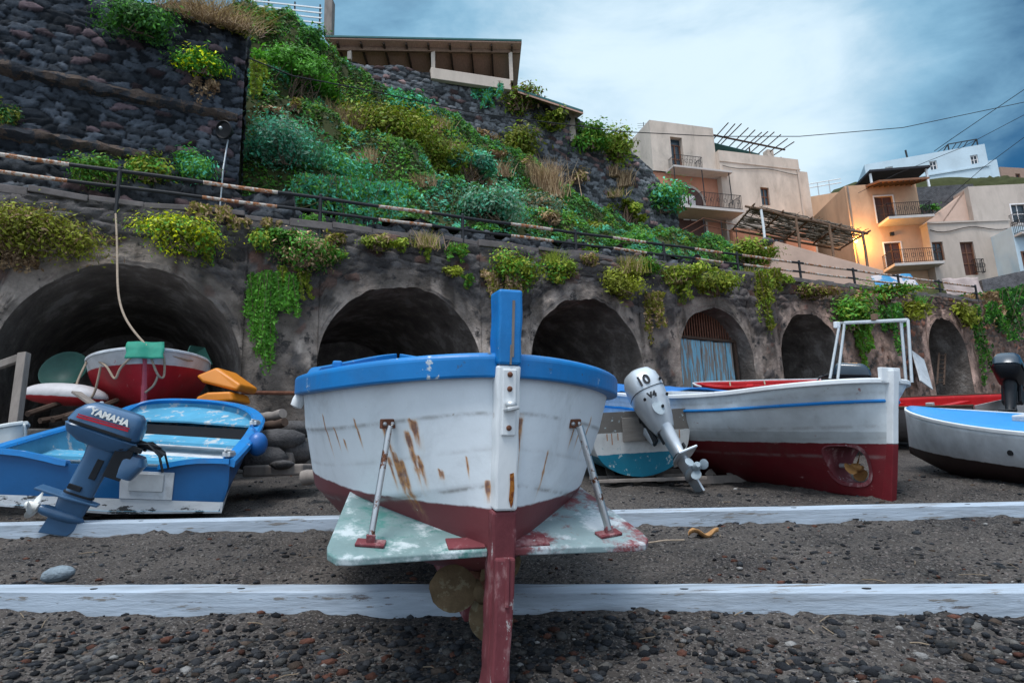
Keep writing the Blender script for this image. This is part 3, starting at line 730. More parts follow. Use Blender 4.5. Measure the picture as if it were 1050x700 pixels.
for k in range(22):
    px = 275 + 380 * random.random(); py = 60 + (px - 260) * .22 + random.uniform(20, 105)
    if py > 238 or py < 60 + (px - 260) * .3: continue
    B(px, py, random.uniform(12, 30), random.uniform(10, 24), random.choice(('tuft', 'tuft', 'twiggy')), random.choice(('dry+brown', 'brown+dry', 'dry+olive')), 'small dry tuft of dead grass among the scrub on the slope', 'dry grass', 'dry_tuft', .6, group='dry tufts among the hillside scrub')
# overhanging the vaults
B(45, 238, 118, 52, 'mound', 'olive+yg+brown', 'wide olive bush overhanging the first vault at the left edge')
B(15, 268, 50, 44, 'hang', 'brown+dry', 'dry grey trailers hanging left of the first vault', 'dead creeper', 'dead_creeper')
B(188, 242, 86, 40, 'mound', 'yg+bright+flower', 'yellow-flowered plant hanging over the crown of the first vault')
B(206, 262, 36, 44, 'hang', 'yg+bright', 'yellow-green trailers below the yellow-flowered plant over the first vault', 'creeper', 'creeper')
B(270, 244, 32, 26, 'mound', 'yg+green', 'small yellow-green plant on the wall between the first two vaults')
B(312, 258, 62, 42, 'mound', 'green+dry', 'green bush with dry stems at the wall top left of the second vault')
B(276, 335, 54, 112, 'hang', 'bright+green', 'bright green trailing plant hanging down the pier between the first two vaults', 'creeper', 'creeper', 1.5)
B(300, 296, 40, 44, 'hang', 'yg+moss', 'yellowish trailers above the bright hanging plant', 'creeper', 'creeper')
B(385, 250, 40, 16, 'mound', 'yg+moss', 'small flat plant on the wall over the crown of the second vault')
B(436, 262, 18, 26, 'hang', 'moss+yg', 'little trailing plant right of the crown of the second vault', 'creeper', 'creeper')
B(464, 278, 26, 14, 'mound', 'yg', 'tiny yellow-green tuft on the wall right of the second vault')
B(530, 272, 54, 42, 'mound', 'yg+bright', 'yellow-green bush behind the raised blue sternpost')
B(516, 304, 50, 54, 'hang', 'dry+olive', 'dry straw-coloured trailers beside the blue sternpost', 'dead creeper', 'dead_creeper')
B(571, 282, 28, 22, 'mound', 'yg+green', 'small green plant over the crown of the third vault')
B(640, 289, 48, 34, 'mound', 'yg+olive', 'olive-yellow plant hanging over the right shoulder of the third vault')
B(668, 328, 34, 56, 'hang', 'olive+dry', 'dry olive trailers on the pier left of the blue vault doors', 'dead creeper', 'dead_creeper')
B(700, 296, 46, 34, 'hang', 'moss+yg', 'green fringe of trailers over the blue vault doors, left half', 'creeper', 'creeper')
B(730, 290, 50, 32, 'mound', 'yg+moss', 'bushy yellow-green growth over the right half of the blue vault doors')
B(782, 308, 46, 62, 'hang', 'olive+moss', 'olive trailers on the pier between the blue doors and the fifth vault', 'creeper', 'creeper')
B(830, 300, 50, 16, 'mound', 'brown+olive', 'thin brownish plants on the wall over the fifth vault')
B(872, 318, 56, 50, 'mound', 'green+moss', 'dense green bush on the wall behind the steel boat frame')
B(884, 352, 30, 82, 'hang', 'bright+moss', 'long green curtain of creeper behind the steel boat frame', 'creeper', 'creeper', 1.3)
B(912, 346, 32, 66, 'hang', 'green+dark', 'darker creeper right of the long green curtain behind the boat frame', 'creeper', 'creeper')
B(932, 316, 44, 26, 'mound', 'yg+olive', 'yellowish plant on the wall left of the last vault')
B(986, 320, 30, 32, 'mound', 'yg+olive', 'yellow-olive plant over the last vault')
B(1028, 330, 80, 66, 'hang', 'dark+green', 'dark green ivy mass covering the wall at the right edge', 'ivy', 'ivy', 1.3)
B(1006, 356, 44, 84, 'hang', 'green+dark', 'hanging green ivy right of the last vault', 'ivy', 'ivy', 1.2)
B(1042, 308, 40, 40, 'mound', 'dark+olive', 'dark bush on top of the wall at the right edge')
B(1012, 320, 34, 40, 'hang', 'dry+brown', 'reddish-brown dead growth amid the ivy at the right edge', 'dead creeper', 'dead_creeper', .5)
B(478, 292, 20, 22, 'hang', 'green+moss', 'tiny dangling green plant right of the second vault', 'creeper', 'creeper')
B(345, 262, 26, 18, 'mound', 'green+moss', 'small plant on the wall top over the left shoulder of the second vault')
B(600, 262, 30, 18, 'mound', 'moss+green', 'small plant at the foot of a railing post over the third vault')
B(700, 280, 60, 18, 'mound', 'moss+yg', 'low growth along the wall top over the blue vault doors')
B(910, 300, 60, 18, 'mound', 'green+olive', 'low growth along the wall top behind the boat frame')

for k in range(30):
    px = 222 + k * 24.5 + random.uniform(-9, 9); py = 222 + (px - 222) * .112 + random.uniform(-4, 14)
    if 480 < px < 550: continue
    s_ = random.uniform(.6, 1.3); B(px, py, (34 - k * .5) * s_, (22 - k * .25) * s_, random.choice(('mound', 'mound', 'hang', 'tuft')), random.choice(('yg+moss', 'green+moss', 'olive+dry', 'moss+yg', 'dry+olive', 'green+bright')), 'small wild plant sprouting from the top of the arcade wall under the railing', 'plant', 'wild_plant', 1.0, group='small wild plants along the top of the arcade wall')

# ------------------------------------------------------------------ railing along the road
rail = empty('railing', 'black iron railing with rust-streaked white bands along the road edge', 'railing', W(0, 0, road_z(0)))
PTS = [-20.6, -16.9, -13.2, -9.5, -5.3, -1.45, 2.35, 5.95, 9.5, 13, 16.5, 19.8, 23.2, 26.6]
for t in PTS:
    mb = MB(); mb.tube([W(t, -.02, road_z(t) - .25), W(t, -.02, road_z(t) + .84)], .048, 8); mb.lathe([(.05, 0), (.05, .03), (.02, .06)], Matrix.Translation(V(W(t, -.02, road_z(t) + .83))), 10); mb.build('post', M['ironblk'], rail, smooth=True)
for h, r in ((.78, .046), (.42, .042)):
    for i in range(len(PTS) - 1):
        a, b = PTS[i], PTS[i + 1]; m0, m1 = a + (b - a) * (.40 if i > 4 else .38), a + (b - a) * (.78 if i > 4 else .76)
        if i >= 8: m0, m1 = a + .25, b - .5
        for (x0, x1, mt, nm) in ((a, m0, 'ironblk', 'rail'), (m0, m1, 'bandw', 'white_band'), (m1, b, 'ironblk', 'rail')):
            mb = MB(); mb.tube([W(x, -.02, road_z(x) + h + .008 * math.sin(x * 2)) for x in np.linspace(x0, x1, 4)], r if nm == 'rail' else r + .002, 8); mb.build(nm, M[mt], rail, smooth=True)

# ------------------------------------------------------------------ roofed terrace on the hill
def Q(px, py, Y): return V(atY(px, py, Y))
pav = empty('terrace_pavilion', 'open pavilion with a broad sheet roof on posts above the terrace wall', 'pavilion', Q(430, 72, 28))
fl_, fr_ = Q(331, 36, 27.6), Q(536, 49, 29.5); bl_, br_ = Q(352, 62, 33.6), Q(508, 74, 34.5)
fl_ = Q(333, 40, 27.4); fr_ = Q(535, 44, 30.2)
ridl = Q(345, 27, 29.5)
back = V((0, 6.2, -1.0))
th = V((0, 0, .12))
roof_poly = [fl_, fr_, fr_ + back + V((-.5, 0, 0)), fl_ + back + V((1.6, 0, .3))]
mb = MB(); mb.prism(roof_poly, V((0, 0, .07))); mb.build('roof_boards', M['roofu'], pav)
mb = MB(); mb.prism([p + V((0, -.06 if i < 2 else .1, .075)) for i, p in enumerate(roof_poly)], V((0, 0, .09))); mb.build('roof_sheet', M['rooft'], pav)
for i in range(9):
    f = (i + .5) / 9; a = fl_.lerp(fr_, f); mb = MB(); mb.bar(a + V((0, .1, -.09)), a.lerp(fl_.lerp(fr_, f) + back, .97) + V((0, 0, -.09)), .09, .16); mb.build('rafter', M['wooddk'], pav)
mb = MB(); mb.bar(fl_ + V((.1, .5, -.2)), fr_ + V((-.1, .5, -.2)), .14, .2); mb.build('beam', M['pole'], pav)
for px, pt, pb in ((354, 36, 62), (438, 44, 74), (522, 50, 84)):
    f = (px - 333) / 202; a = fl_.lerp(fr_, f) + V((0, .55, -.25)); mb = MB(); zb_ = Q(px, pb, a.y).z; mb.bar(a, V((a.x, a.y, zb_)), .2, .2); mb.build('post', M['cream'], pav, bevel=.01)
mb = MB(); a, b = Q(398, 52, 33), Q(450, 80, 33); mb.box((a + b) / 2 + V((0, 1.0, 0)), (b.x - a.x, 2.0, a.z - b.z + 1.5)); mb.build('back_wall', M['pinkw'], pav)
par = MB(); a, b = Q(441, 76, 28.4), Q(523, 86, 29.9)
par.bar(a + V((0, .2, .12)), b + V((0, .2, .0)), .28, .62); o = par.build('parapet', M['cream'], bevel=.02); recentre(o, (a + b) / 2); tag(o, 'short whitewashed parapet on the terrace edge under the pavilion roof', 'parapet')
gy_ = MB(); gy_.prism([Q(508, 30, 34), Q(545, 28, 34), Q(548, 36, 34)], V((0, .4, 0)))
# lower small roof
r2 = empty('lean_to_roof', 'small sloping sheet roof just right of the pavilion', 'roof', Q(565, 105, 30))
pl_ = [Q(531, 93, 30), Q(598, 115, 31.5), Q(590, 121, 35), Q(531, 103, 35)]
mb = MB(); mb.prism(pl_, V((0, 0, .12))); mb.build('roof_sheet', M['rooft'], r2)
mb = MB(); mb.prism([p + V((0, 0, -.12)) for p in pl_], V((0, 0, .1))); mb.build('roof_boards', M['roofu'], r2)
mb = MB(); c = Q(586, 121, 33); mb.box(c + V((0, 0, -.6)), (.35, .35, 1.9)); c = Q(540, 112, 33); mb.box(c + V((0, 0, -.6)), (.35, .35, 2.2)); mb.build('pillar', M['cream'], r2)
# white fence and pier at the very top
fe = empty('hilltop_fence', 'white metal fence on the hilltop at the upper left of the sky', 'fence', Q(300, 14, 29))
for h in (0, .3, .6, .9):
    mb = MB(); mb.bar(Q(240, 8, 29) + V((0, 0, h - .35)), Q(330, 18, 29) + V((0, 0, h - .35)), .05, .07); mb.build('fence_bar', M['white'], fe)
for px in (248, 275, 302, 328):
    mb = MB(); a = Q(px, 8 + (px - 240) * .11, 29.05); mb.bar(a + V((0, 0, -.9)), a + V((0, 0, .75)), .07, .07); mb.build('fence_post', M['ironblk'], fe)
mb = MB(); a = Q(338, 12, 28.5); mb.box(a + V((0, 0, -.5)), (.42, .5, 2.2)); o = mb.build('stone_pier', M['wood'], bevel=.03); recentre(o, a); tag(o, 'dark stone gate pier at the right end of the white hilltop fence', 'pier')
mb = MB(); mb.bar(Q(262, 6, 31) , Q(330, 12, 31), .2, 2.2); 
# loudspeaker-like round lamp on the rampart
p = onplane(229, 133, WO + WN * 2.9, WN); sp = empty('round_lamp', 'round black lamp head fixed to the corner of the rampart', 'lamp', p)
Mx = Matrix.Translation(V(p)) @ V((-.25, -1, -.25)).to_track_quat('Z', 'Y').to_matrix().to_4x4()
mb = MB(); mb.lathe([(.06, -.3), (.12, -.28), (.25, -.02), (.26, 0), (.24, .015), (.2, -.05), (.01, -.06)], Mx, 20); mb.build('lamp_head', M['black'], sp, smooth=True)
mb = MB(); mb.ball(V(p) + V((-.02, -.12, -.02)), .05); mb.build('bulb', M['galv'], sp, smooth=True)
mb = MB(); mb.tube([p + np.array([0, .2, 0]), p + np.array([0, .55, .05])], .03); mb.build('bracket', M['ironblk'], sp)
lp = MB(); tq = wtz(221, 205, 3.0)[0]; lp.tube([W(tq + .1, 3.05, road_z(tq) + .0), W(tq + .14, 3.0, road_z(tq) + 2.6), V(p) + V((0, .3, -.15))], .022, 6); o = lp.build('cable_conduit', M['galv']); tag(o, 'thin grey conduit running up the rampart to the round lamp', 'conduit')
# steps railing by the white house
sr = empty('stair_railing', 'rusty stair railing climbing towards the white house', 'railing', Q(700, 245, 38))
for h in (0, .5):
    mb = MB(); mb.tube([Q(684, 252 - 0, 37) + V((0, 0, h)), Q(722, 231, 39) + V((0, 0, h)), Q(755, 238, 39) + V((0, 0, h))], .03, 6); mb.build('handrail', M['rustm'], sr)
for px, py, Y in ((684, 252, 37), (703, 241, 38), (722, 231, 39), (740, 234, 39), (755, 238, 39)):
    mb = MB(); a = Q(px, py, Y); mb.tube([a + V((0, 0, -1.2)), a + V((0, 0, .52))], .03, 6); mb.build('post', M['ironblk'], sr)
# overhead cables
def cable(name, pts, r, label, sag=0):
    P = [Q(*p) for p in pts]; out = []
    for a, b in zip(P[:-1], P[1:]):
        for i in range(8): f = i / 8; out.append(a.lerp(b, f))
    out.append(P[-1]); mb = MB(); mb.tube(out, r, 5); o = mb.build(name, M['cable']); recentre(o, P[0]); tag(o, label, 'cable', 'overhead cables')
cable('overhead_cable', [(236, 52, 18.3), (300, 78, 19), (363, 90, 21), (487, 116, 24), (582, 128, 27), (636, 135, 29), (735, 140, 32), (820, 140, 34), (926, 131, 36), (1050, 105, 38), (1180, 70, 40)], .024, 'long sagging cable crossing the picture from the rampart to the right edge')
cable('overhead_cable', [(1180, 20, 50), (1050, 92, 54), (978, 141, 58), (958, 155, 60)], .035, 'steep cable coming down to the metal frame on the bluish house')
cable('overhead_cable', [(1180, 40, 36), (1050, 118, 40), (985, 152, 42.5), (920, 178, 43.5), (880, 198, 42.8)], .02, 'cable running down across the bluish house to the ochre house')
cable('overhead_cable', [(1180, 70, 34), (1050, 141, 38), (1008, 172, 40), (985, 192, 41.8), (968, 208, 42.5)], .02, 'lowest of the cables at the right, ending over the grey house')
cable('overhead_cable', [(935, 152, 61), (936, 158, 61.5)], .05, 'short cable stub on the roof of the bluish house') if False else None

# ------------------------------------------------------------------ houses
class Fac:
    def __init__(s, px, py, Y, yaw):
        s.O = atY(px, py, Y); s.d = np.array([math.cos(yaw), math.sin(yaw), 0]); s.n = np.array([-math.sin(yaw), math.cos(yaw), 0]); s.yaw = yaw
    def uz(s, px, py, n=0.0):
        q = onplane(px, py, s.O + s.n * n, s.n); return float((q - s.O) @ s.d), float(q[2])
    def pt(s, u, z, n=0.0):
        q = s.O + s.d * u + s.n * n; return V((q[0], q[1], z))
    def rect(s, x0, y0, x1, y1, n=0.0):
        u0, z1 = s.uz(x0, y0, n); u1, z0 = s.uz(x1, y1, n); return min(u0, u1), max(u0, u1), min(z0, z1), max(z0, z1)
    def box(s, mb, u0, u1, z0, z1, n0, n1):
        vs = [s.pt(u, z, n) for u in (u0, u1) for n in (n0, n1) for z in (z0, z1)]
        return mb.add(vs, [(0, 1, 3, 2), (4, 6, 7, 5), (0, 4, 5, 1), (2, 3, 7, 6), (0, 2, 6, 4), (1, 5, 7, 3)])
    def body(s, u0, u1, z0, z1, depth, holes, n0=0.0, reveal=.28):
        """front with real openings and reveals, sides, back and top"""
        mb = MB(); us = sorted({u0, u1, *[h[0] for h in holes], *[h[1] for h in holes]}); zs = sorted({z0, z1, *[h[2] for h in holes], *[h[3] for h in holes]})
        for a, b in zip(us[:-1], us[1:]):
            for c, d in zip(zs[:-1], zs[1:]):
                mu, mz = (a + b) / 2, (c + d) / 2
                if any(h[0] < mu < h[1] and h[2] < mz < h[3] for h in holes): continue
                mb.add([s.pt(a, c, n0), s.pt(b, c, n0), s.pt(b, d, n0), s.pt(a, d, n0)], [(0, 1, 2, 3)])
        for a, b, c, d in holes:
            f = [s.pt(a, c, n0), s.pt(b, c, n0), s.pt(b, d, n0), s.pt(a, d, n0)]; k = [s.pt(a, c, n0 + reveal), s.pt(b, c, n0 + reveal), s.pt(b, d, n0 + reveal), s.pt(a, d, n0 + reveal)]
            mb.add(f + k, [(0, 1, 5, 4), (1, 2, 6, 5), (2, 3, 7, 6), (3, 0, 4, 7)])
        mb.add([s.pt(u0, z0, n0), s.pt(u1, z0, n0), s.pt(u1, z1, n0), s.pt(u0, z1, n0), s.pt(u0, z0, n0 + depth), s.pt(u1, z0, n0 + depth), s.pt(u1, z1, n0 + depth), s.pt(u0, z1, n0 + depth)], [(0, 3, 7, 4), (1, 5, 6, 2), (4, 7, 6, 5), (3, 2, 6, 7)])
        return mb
def opening(F, h, kind, parent, fm='frame', n0=0.0, pm_='glass', mull=1, proud=True):
    """fill a hole: frame, leaves or panes set back in the reveal"""
    u0, u1, z0, z1 = h; w = .09; mb = MB(); nn = n0 + .12
    if proud:
        for a in ((u0 - w, u0, z0, z1 + w), (u1, u1 + w, z0, z1 + w), (u0, u1, z1, z1 + w)): F.box(mb, *a, n0 - .03, n0 + .05)
    else:
        for a in ((u0, u0 + w, z0, z1), (u1 - w, u1, z0, z1), (u0 + w, u1 - w, z1 - w, z1)): F.box(mb, *a, nn, nn + .08)
    fr = mb.build('frame', M[fm], parent)
    mb = MB(); F.box(mb, u0, u1, z0, z1, n0 + .2, n0 + .24); leaf = mb.build('door' if kind == 'door' else 'window', M['doorm' if kind == 'door' else pm_], parent)
    mb = MB()
    for k in range(mull): x = u0 + (u1 - u0) * (k + 1) / (mull + 1); F.box(mb, x - .035, x + .035, z0, z1, n0 + .15, n0 + .199)
    if kind == 'door':
        for z in (z0 + (z1 - z0) * .36, z0 + (z1 - z0) * .68): F.box(mb, u0 + .05, u1 - .05, z - .03, z + .03, n0 + .16, n0 + .199)
    else: F.box(mb, u0 + .04, u1 - .04, (z0 + z1) / 2 - .03, (z0 + z1) / 2 + .03, n0 + .16, n0 + .199)
    mb.build('glazing_bar', M[fm if kind != 'door' else 'frameb'], leaf)
def balcony_rail(F, parent, u0, u1, z, dep, h=.95, n0=0.0, step=.13, name='balcony_railing'):
    mb = MB(); c = [F.pt(u0, z, n0), F.pt(u0, z, n0 - dep), F.pt(u1, z, n0 - dep), F.pt(u1, z, n0)]
    for hh in (.08, h): mb.tube([p + V((0, 0, hh)) for p in c], .025, 5)
    for a, b in zip(c[:-1], c[1:]):
        k = max(2, int((b - a).length / step))
        for i in range(k + 1): p = a.lerp(b, i / k); mb.bar(p + V((0, 0, .05)), p + V((0, 0, h)), .022, .022)
    # scroll work
    a, b = c[1], c[2]
    for i in range(6):
        p = a.lerp(b, (i + .5) / 6) + V((0, 0, h * .55)); mb.tube([p + (F.pt(1, 0) - F.pt(0, 0)) * (.13 * math.cos(q)) + V((0, 0, .16 * math.sin(q))) for q in np.linspace(0, 2 * PI, 9)], .014, 4)
    return mb.build(name, M['ironblk'], parent)

# white house A: tall block with two storeys, lower block with a terrace
FA = Fac(700, 200, 44, math.radians(16))
HA = empty('white_house', 'white two-storey house with an arched doorway and a stick pergola on its roof terrace', 'house', FA.pt(0, FA.uz(700, 265)[1]))
u0 = FA.uz(668, 150)[0]; u1 = FA.uz(735, 170)[0]; zt = (FA.uz(668, 122)[1] + FA.uz(733, 133)[1]) / 2; zb_ = FA.uz(700, 272)[1] - 1.5
hd = FA.rect(687, 140, 702, 171); hl = FA.rect(684, 183, 724, 219)
FA.body(u0, u1, zt if False else hl[3] + .55, zt, 8, [(hd[0], hd[1], max(hd[2], hl[3] + .56), hd[3])], reveal=.5).build('upper_wall', M['cream'], HA)
FA.body(u0, u1, zb_, hl[3] + .549, 8, [], n0=.15).build('ground_floor_wall', M['orangew'], HA)
hd = (hd[0], hd[1], max(hd[2], hl[3] + .56), hd[3])
mb = MB(); FA.box(mb, hd[0], hd[1], hd[2], hd[3], .42, .47); dr = mb.build('door', M['glass'], HA)
mb = MB()
for a in ((hd[0], hd[0] + .12), (hd[1] - .12, hd[1]), ((hd[0] + hd[1]) / 2 - .06, (hd[0] + hd[1]) / 2 + .06)): FA.box(mb, a[0], a[1], hd[2], hd[3] - .5, .36, .419)
for z in (hd[3] - .55, hd[2] + .7, hd[2] + .1): FA.box(mb, hd[0] + .125, hd[1] - .125, z, z + .1, .37, .419)
mb.build('door_frame', M['frameb'], dr)
s0, s1 = FA.uz(683, 175)[0], FA.uz(742, 180)[0]; zs = hl[3] + .42
mb = MB(); FA.box(mb, s0, s1, zs, zs + .16, -1.1, .14); mb.build('balcony_slab', M['slab'], HA, bevel=.02)
balcony_rail(FA, HA, FA.uz(686, 170)[0], FA.uz(713, 170)[0], zs + .16, .9, .95)
# arched doorway: dark opening with a grey ring
ua, ub = FA.uz(693, 215)[0], FA.uz(722, 215)[0]; m_ = (ua + ub) / 2; w_ = (ub - ua) / 2; za = FA.uz(708, 192)[1]
def archpoly(w, base, zspr, n): return [FA.pt(m_ - w, base, n)] + [FA.pt(m_ + w * math.cos(q), zspr + w * math.sin(q), n) for q in np.linspace(PI, 0, 17)] + [FA.pt(m_ + w, base, n)]
zsp = za - w_
mb = MB(); mb.prism(archpoly(w_ + .22, zb_ + 1, zsp, .04), FA.pt(0, 0, .1) - FA.pt(0, 0, 0)); mb.build('arch_surround', M['greyw'], HA)
mb = MB(); mb.prism(archpoly(w_, zb_ + 1, zsp, .0), FA.pt(0, 0, .035) - FA.pt(0, 0, 0)); dd = mb.build('arched_door', M['doorm'], HA)
mb = MB()
for k in (-.35, .3): FA.box(mb, m_ + k - .3, m_ + k + .2, zsp - 1.5, zsp + .5, -.03, -.002)
mb.build('curtain', M['frame'], dd)
mb = MB(); FA.box(mb, u0 + .4, FA.uz(746, 222)[0], FA.uz(715, 222)[1] - .3, FA.uz(715, 222)[1] - .1, -2.0, .14); mb.build('lower_slab', M['slab'], HA)
balcony_rail(FA, HA, FA.uz(706, 220)[0], FA.uz(745, 220)[0], FA.uz(715, 222)[1] - .1, 1.9, 1.15)
for px in (686, 714, 741):
    mb = MB(); u = FA.uz(px, 200)[0]; mb.tube([FA.pt(u, zs, -1.0), FA.pt(u, zs - 2.6, -1.05)], .04, 6); mb.build('porch_post', M['ironblk'], HA)
# lower block
v0, v1 = FA.uz(737, 190)[0], FA.uz(818, 190)[0]; zt2 = (FA.uz(737, 158)[1] + FA.uz(815, 165)[1]) / 2
hw = FA.rect(776, 194, 787, 213)
FA.body(v0, v1, zb_, zt2, 8, [hw], n0=-.4).build('terrace_block', M['cream'], HA)
opening(FA, hw, 'window', HA, 'frameb', -.4, proud=False)
mb = MB(); FA.box(mb, v0 - .03, v1 + .03, zt2 - .95, zt2 - .85, -.46, -.39); mb.build('cornice', M['cream'], HA)
mb = MB(); FA.box(mb, v1 + .003, FA.uz(829, 200)[0], zb_, zt2 - .9, -.2, 7); mb.build('side_block', M['cream'], HA)
mb = MB(); u = FA.uz(801, 155)[0]; FA.box(mb, u - .3, u + .3, zt2, FA.uz(801, 146)[1], 1.2, 1.8); mb.build('chimney', M['cream'], HA, bevel=.03)
mb = MB(); u = FA.uz(822, 200)[0]; mb.tube([FA.pt(v1 - .25, zb_ + 1, -.47), FA.pt(v1 - .25, zt2 - 1.0, -.47)], .05, 6); mb.build('downpipe', M['greyw'], HA)
mb = MB(); mb.tube([FA.pt(v0 + .2, zt2 - 1.3, -.46)] + [FA.pt(v0 + (v1 - v0) * f, zt2 - 1.3 - .12 * math.sin(f * 8), -.46) for f in np.linspace(.1, .97, 10)], .022, 5); mb.build('wall_cable', M['cable'], HA)
mb = MB(); p_ = FA.pt(u0 + 1.2, zt, 3); mb.tube([p_, p_ + V((0, 0, 1.7))], .03, 5); [mb.tube([p_ + V((-.5, 0, h)), p_ + V((.5, 0, h))], .015, 4) for h in (1.2, 1.4, 1.6)]; mb.build('aerial', M['ironblk'], HA)
# stick pergola over the roof terrace
pg = MB()
pg.tube([FA.pt(FA.uz(733, 134)[0], FA.uz(733, 134)[1], .6), FA.pt(FA.uz(810, 150)[0], FA.uz(810, 150)[1], .6)], .075, 6)
pg.tube([FA.pt(u1 + .1, zt2 + 1.1, 3.5), FA.pt(v1 - 1.2, zt2 + .8, 3.5)], .07, 6)
for f in np.linspace(.08, .9, 11):
    a = FA.pt(u1 + (v1 - u1) * f + .6, FA.uz(737, 134)[1] - f * 1.1 + .75 + random.uniform(-.2, .35), -.4); b = FA.pt(u1 + (v1 - u1) * (f - .1) + random.uniform(-.5, .5), zt2 + .7, 4.5); pg.tube([a, b], .045, 5)
for f in (.02, .5, .9): u = u1 + (v1 - u1) * f; pg.tube([FA.pt(u, zt2 - .1, .62), FA.pt(u, zt2 + 1.75 * (1 - f * .7), .62)], .06, 6)
pg.build('roof_pergola', M['wooddk'], HA)
mb = MB(); mb.add([FA.pt(u1 + .3, zt2 + 1.45, .9), FA.pt(v1 - 2.5, zt2 + .9, .9), FA.pt(v1 - 2.9, zt2 + .8, 3.4), FA.pt(u1 + .3, zt2 + 1.2, 3.4)], [(0, 1, 2, 3)]); c = mb.build('shade_cloth', M['rooft'], HA); sm = c.modifiers.new('thickness', 'SOLIDIFY'); sm.thickness = .04

# ochre house C with two balconies
FC = Fac(910, 240, 43, math.radians(-4))
HC = empty('ochre_house', 'ochre house with two iron balconies and a tiled awning, lit by a warm lamp', 'house', FC.pt(0, FC.uz(910, 288)[1]))
c0 = FC.uz(872, 230)[0]; c1 = FC.uz(948, 240)[0]; zt = FC.uz(895, 189)[1]; zb_ = FC.uz(915, 292)[1] - 1
d1 = FC.rect(897.5, 202, 918, 228); d1 = (FC.uz(898, 215)[0], FC.uz(917, 215)[0], d1[2], d1[3]); d2 = (FC.uz(908, 262)[0], FC.uz(925, 262)[0], FC.uz(917, 275)[1], FC.uz(915, 249)[1])
FC.body(c0, c1, zb_, zt, 8, [d1, d2]).build('wall', M['ochre'], HC)
opening(FC, d1, 'door', HC); opening(FC, d2, 'door', HC)
for (xa, xb, yy, ys, dp) in ((900, 946, 229, 234, 1.5), (906, 956, 276, 281, 1.5)):
    za_ = FC.uz(920, yy)[1]; mb = MB(); ua_, ub_ = FC.uz(xa, yy)[0], FC.uz(xb, yy)[0]; FC.box(mb, ua_, ub_, za_ - .2, za_, -dp, -.003); mb.build('balcony_slab', M['slab'], HC, bevel=.02)
    balcony_rail(FC, HC, ua_ + .05, ub_ - .05, za_, dp - .08, 1.0)
mb = MB(); ya = FC.uz(905, 190)[1]; ua_, ub_ = FC.uz(888, 195)[0], FC.uz(938, 195)[0]
mb.prism([FC.pt(ua_, ya - .05, -.003), FC.pt(ub_, ya - .05, -.003), FC.pt(ub_, ya - .55, -1.9), FC.pt(ua_, ya - .55, -1.9)], V((0, 0, .14))); mb.build('awning', M['tile'], HC)
mb = MB()
for i in range(9): u = ua_ + (ub_ - ua_) * (i + .5) / 9; mb.bar(FC.pt(u, ya - .1, -.01), FC.pt(u, ya - .6, -1.8), .06, .08)
mb.build('awning_rafters', M['wooddk'], HC)
mb = MB(); mb.tube([FC.pt(c0 + .15, zb_ + 1, -.08), FC.pt(c0 + .15, zt - .1, -.08)], .06, 6); mb.build('downpipe', M['wood'], HC)
mb = MB(); FC.box(mb, FC.uz(914, 240)[0] - .12, FC.uz(914, 240)[0] + .12, FC.uz(914, 242)[1], FC.uz(914, 242)[1] + .25, -.18, -.003); mb.build('wall_lantern', M['ironblk'], HC)

# grey house D and the houses stacked above it
FD = Fac(1000, 255, 42, math.radians(-1))
HD = empty('grey_house', 'plain greyish house with one brown window and one tall dark door beside the ochre house', 'house', FD.pt(0, FD.uz(1000, 286)[1]))
e0 = FD.uz(955, 255)[0]; e1 = FD.uz(1040, 255)[0]; zt = FD.uz(998, 228)[1]; zb_ = FD.uz(1000, 296)[1] - 1
w1 = (FD.uz(955, 257)[0] + .12, FD.uz(968, 257)[0], FD.uz(960, 267)[1], FD.uz(960, 248)[1]); w2 = (FD.uz(987, 265)[0], FD.uz(1001, 265)[0], FD.uz(997, 282)[1], FD.uz(990, 248)[1])
FD.body(e0, e1, zb_, zt, 7, [w1, w2]).build('wall', M['greyw'], HD)
opening(FD, w1, 'window', HD, 'frameb', proud=False); opening(FD, w2, 'door', HD, 'frameb', proud=False)
balcony_rail(FD, HD, w2[1] - .35, w2[1] + .25, w2[2] + .05, .3, 1.0)
mb = MB(); FD.box(mb, e0 - .05, e1 + .05, zt + .003, zt + .12, -.1, 7); mb.build('roof_edge', M['greyw'], HD)
mb = MB(); mb.tube([FD.pt(e0 + .1, zt - .45, -.06)] + [FD.pt(e0 + (e1 - e0) * f, zt - .5 - .15 * math.sin(f * 9), -.06) for f in np.linspace(.1, .98, 12)], .03, 5); mb.build('wall_cable', M['cable'], HD)
FE = Fac(1020, 205, 47, math.radians(-2))
HE = empty('upper_house', 'pale house with a sloping salmon side wall standing above the grey house', 'house', FE.pt(0, FE.uz(1020, 228)[1]))
k0, k1 = FE.uz(996, 210)[0], FE.uz(1085, 210)[0]; zt = FE.uz(1020, 190)[1]; zb_ = FE.uz(1020, 236)[1] - 1.5
h_ = (FE.uz(1038, 220)[0], FE.uz(1053, 220)[0], FE.uz(1042, 228)[1], FE.uz(1040, 210)[1])
FE.body(k0, k1, zb_, zt, 7, [h_]).build('wall', M['greyw'], HE); opening(FE, h_, 'window', HE)
balcony_rail(FE, HE, h_[0] - .3, h_[1] + .8, h_[2] - .4, .8, .95); mb = MB(); FE.box(mb, h_[0] - .4, h_[1] + .9, h_[2] - .55, h_[2] - .4, -.9, -.003); mb.build('balcony_slab', M['slab'], HE)
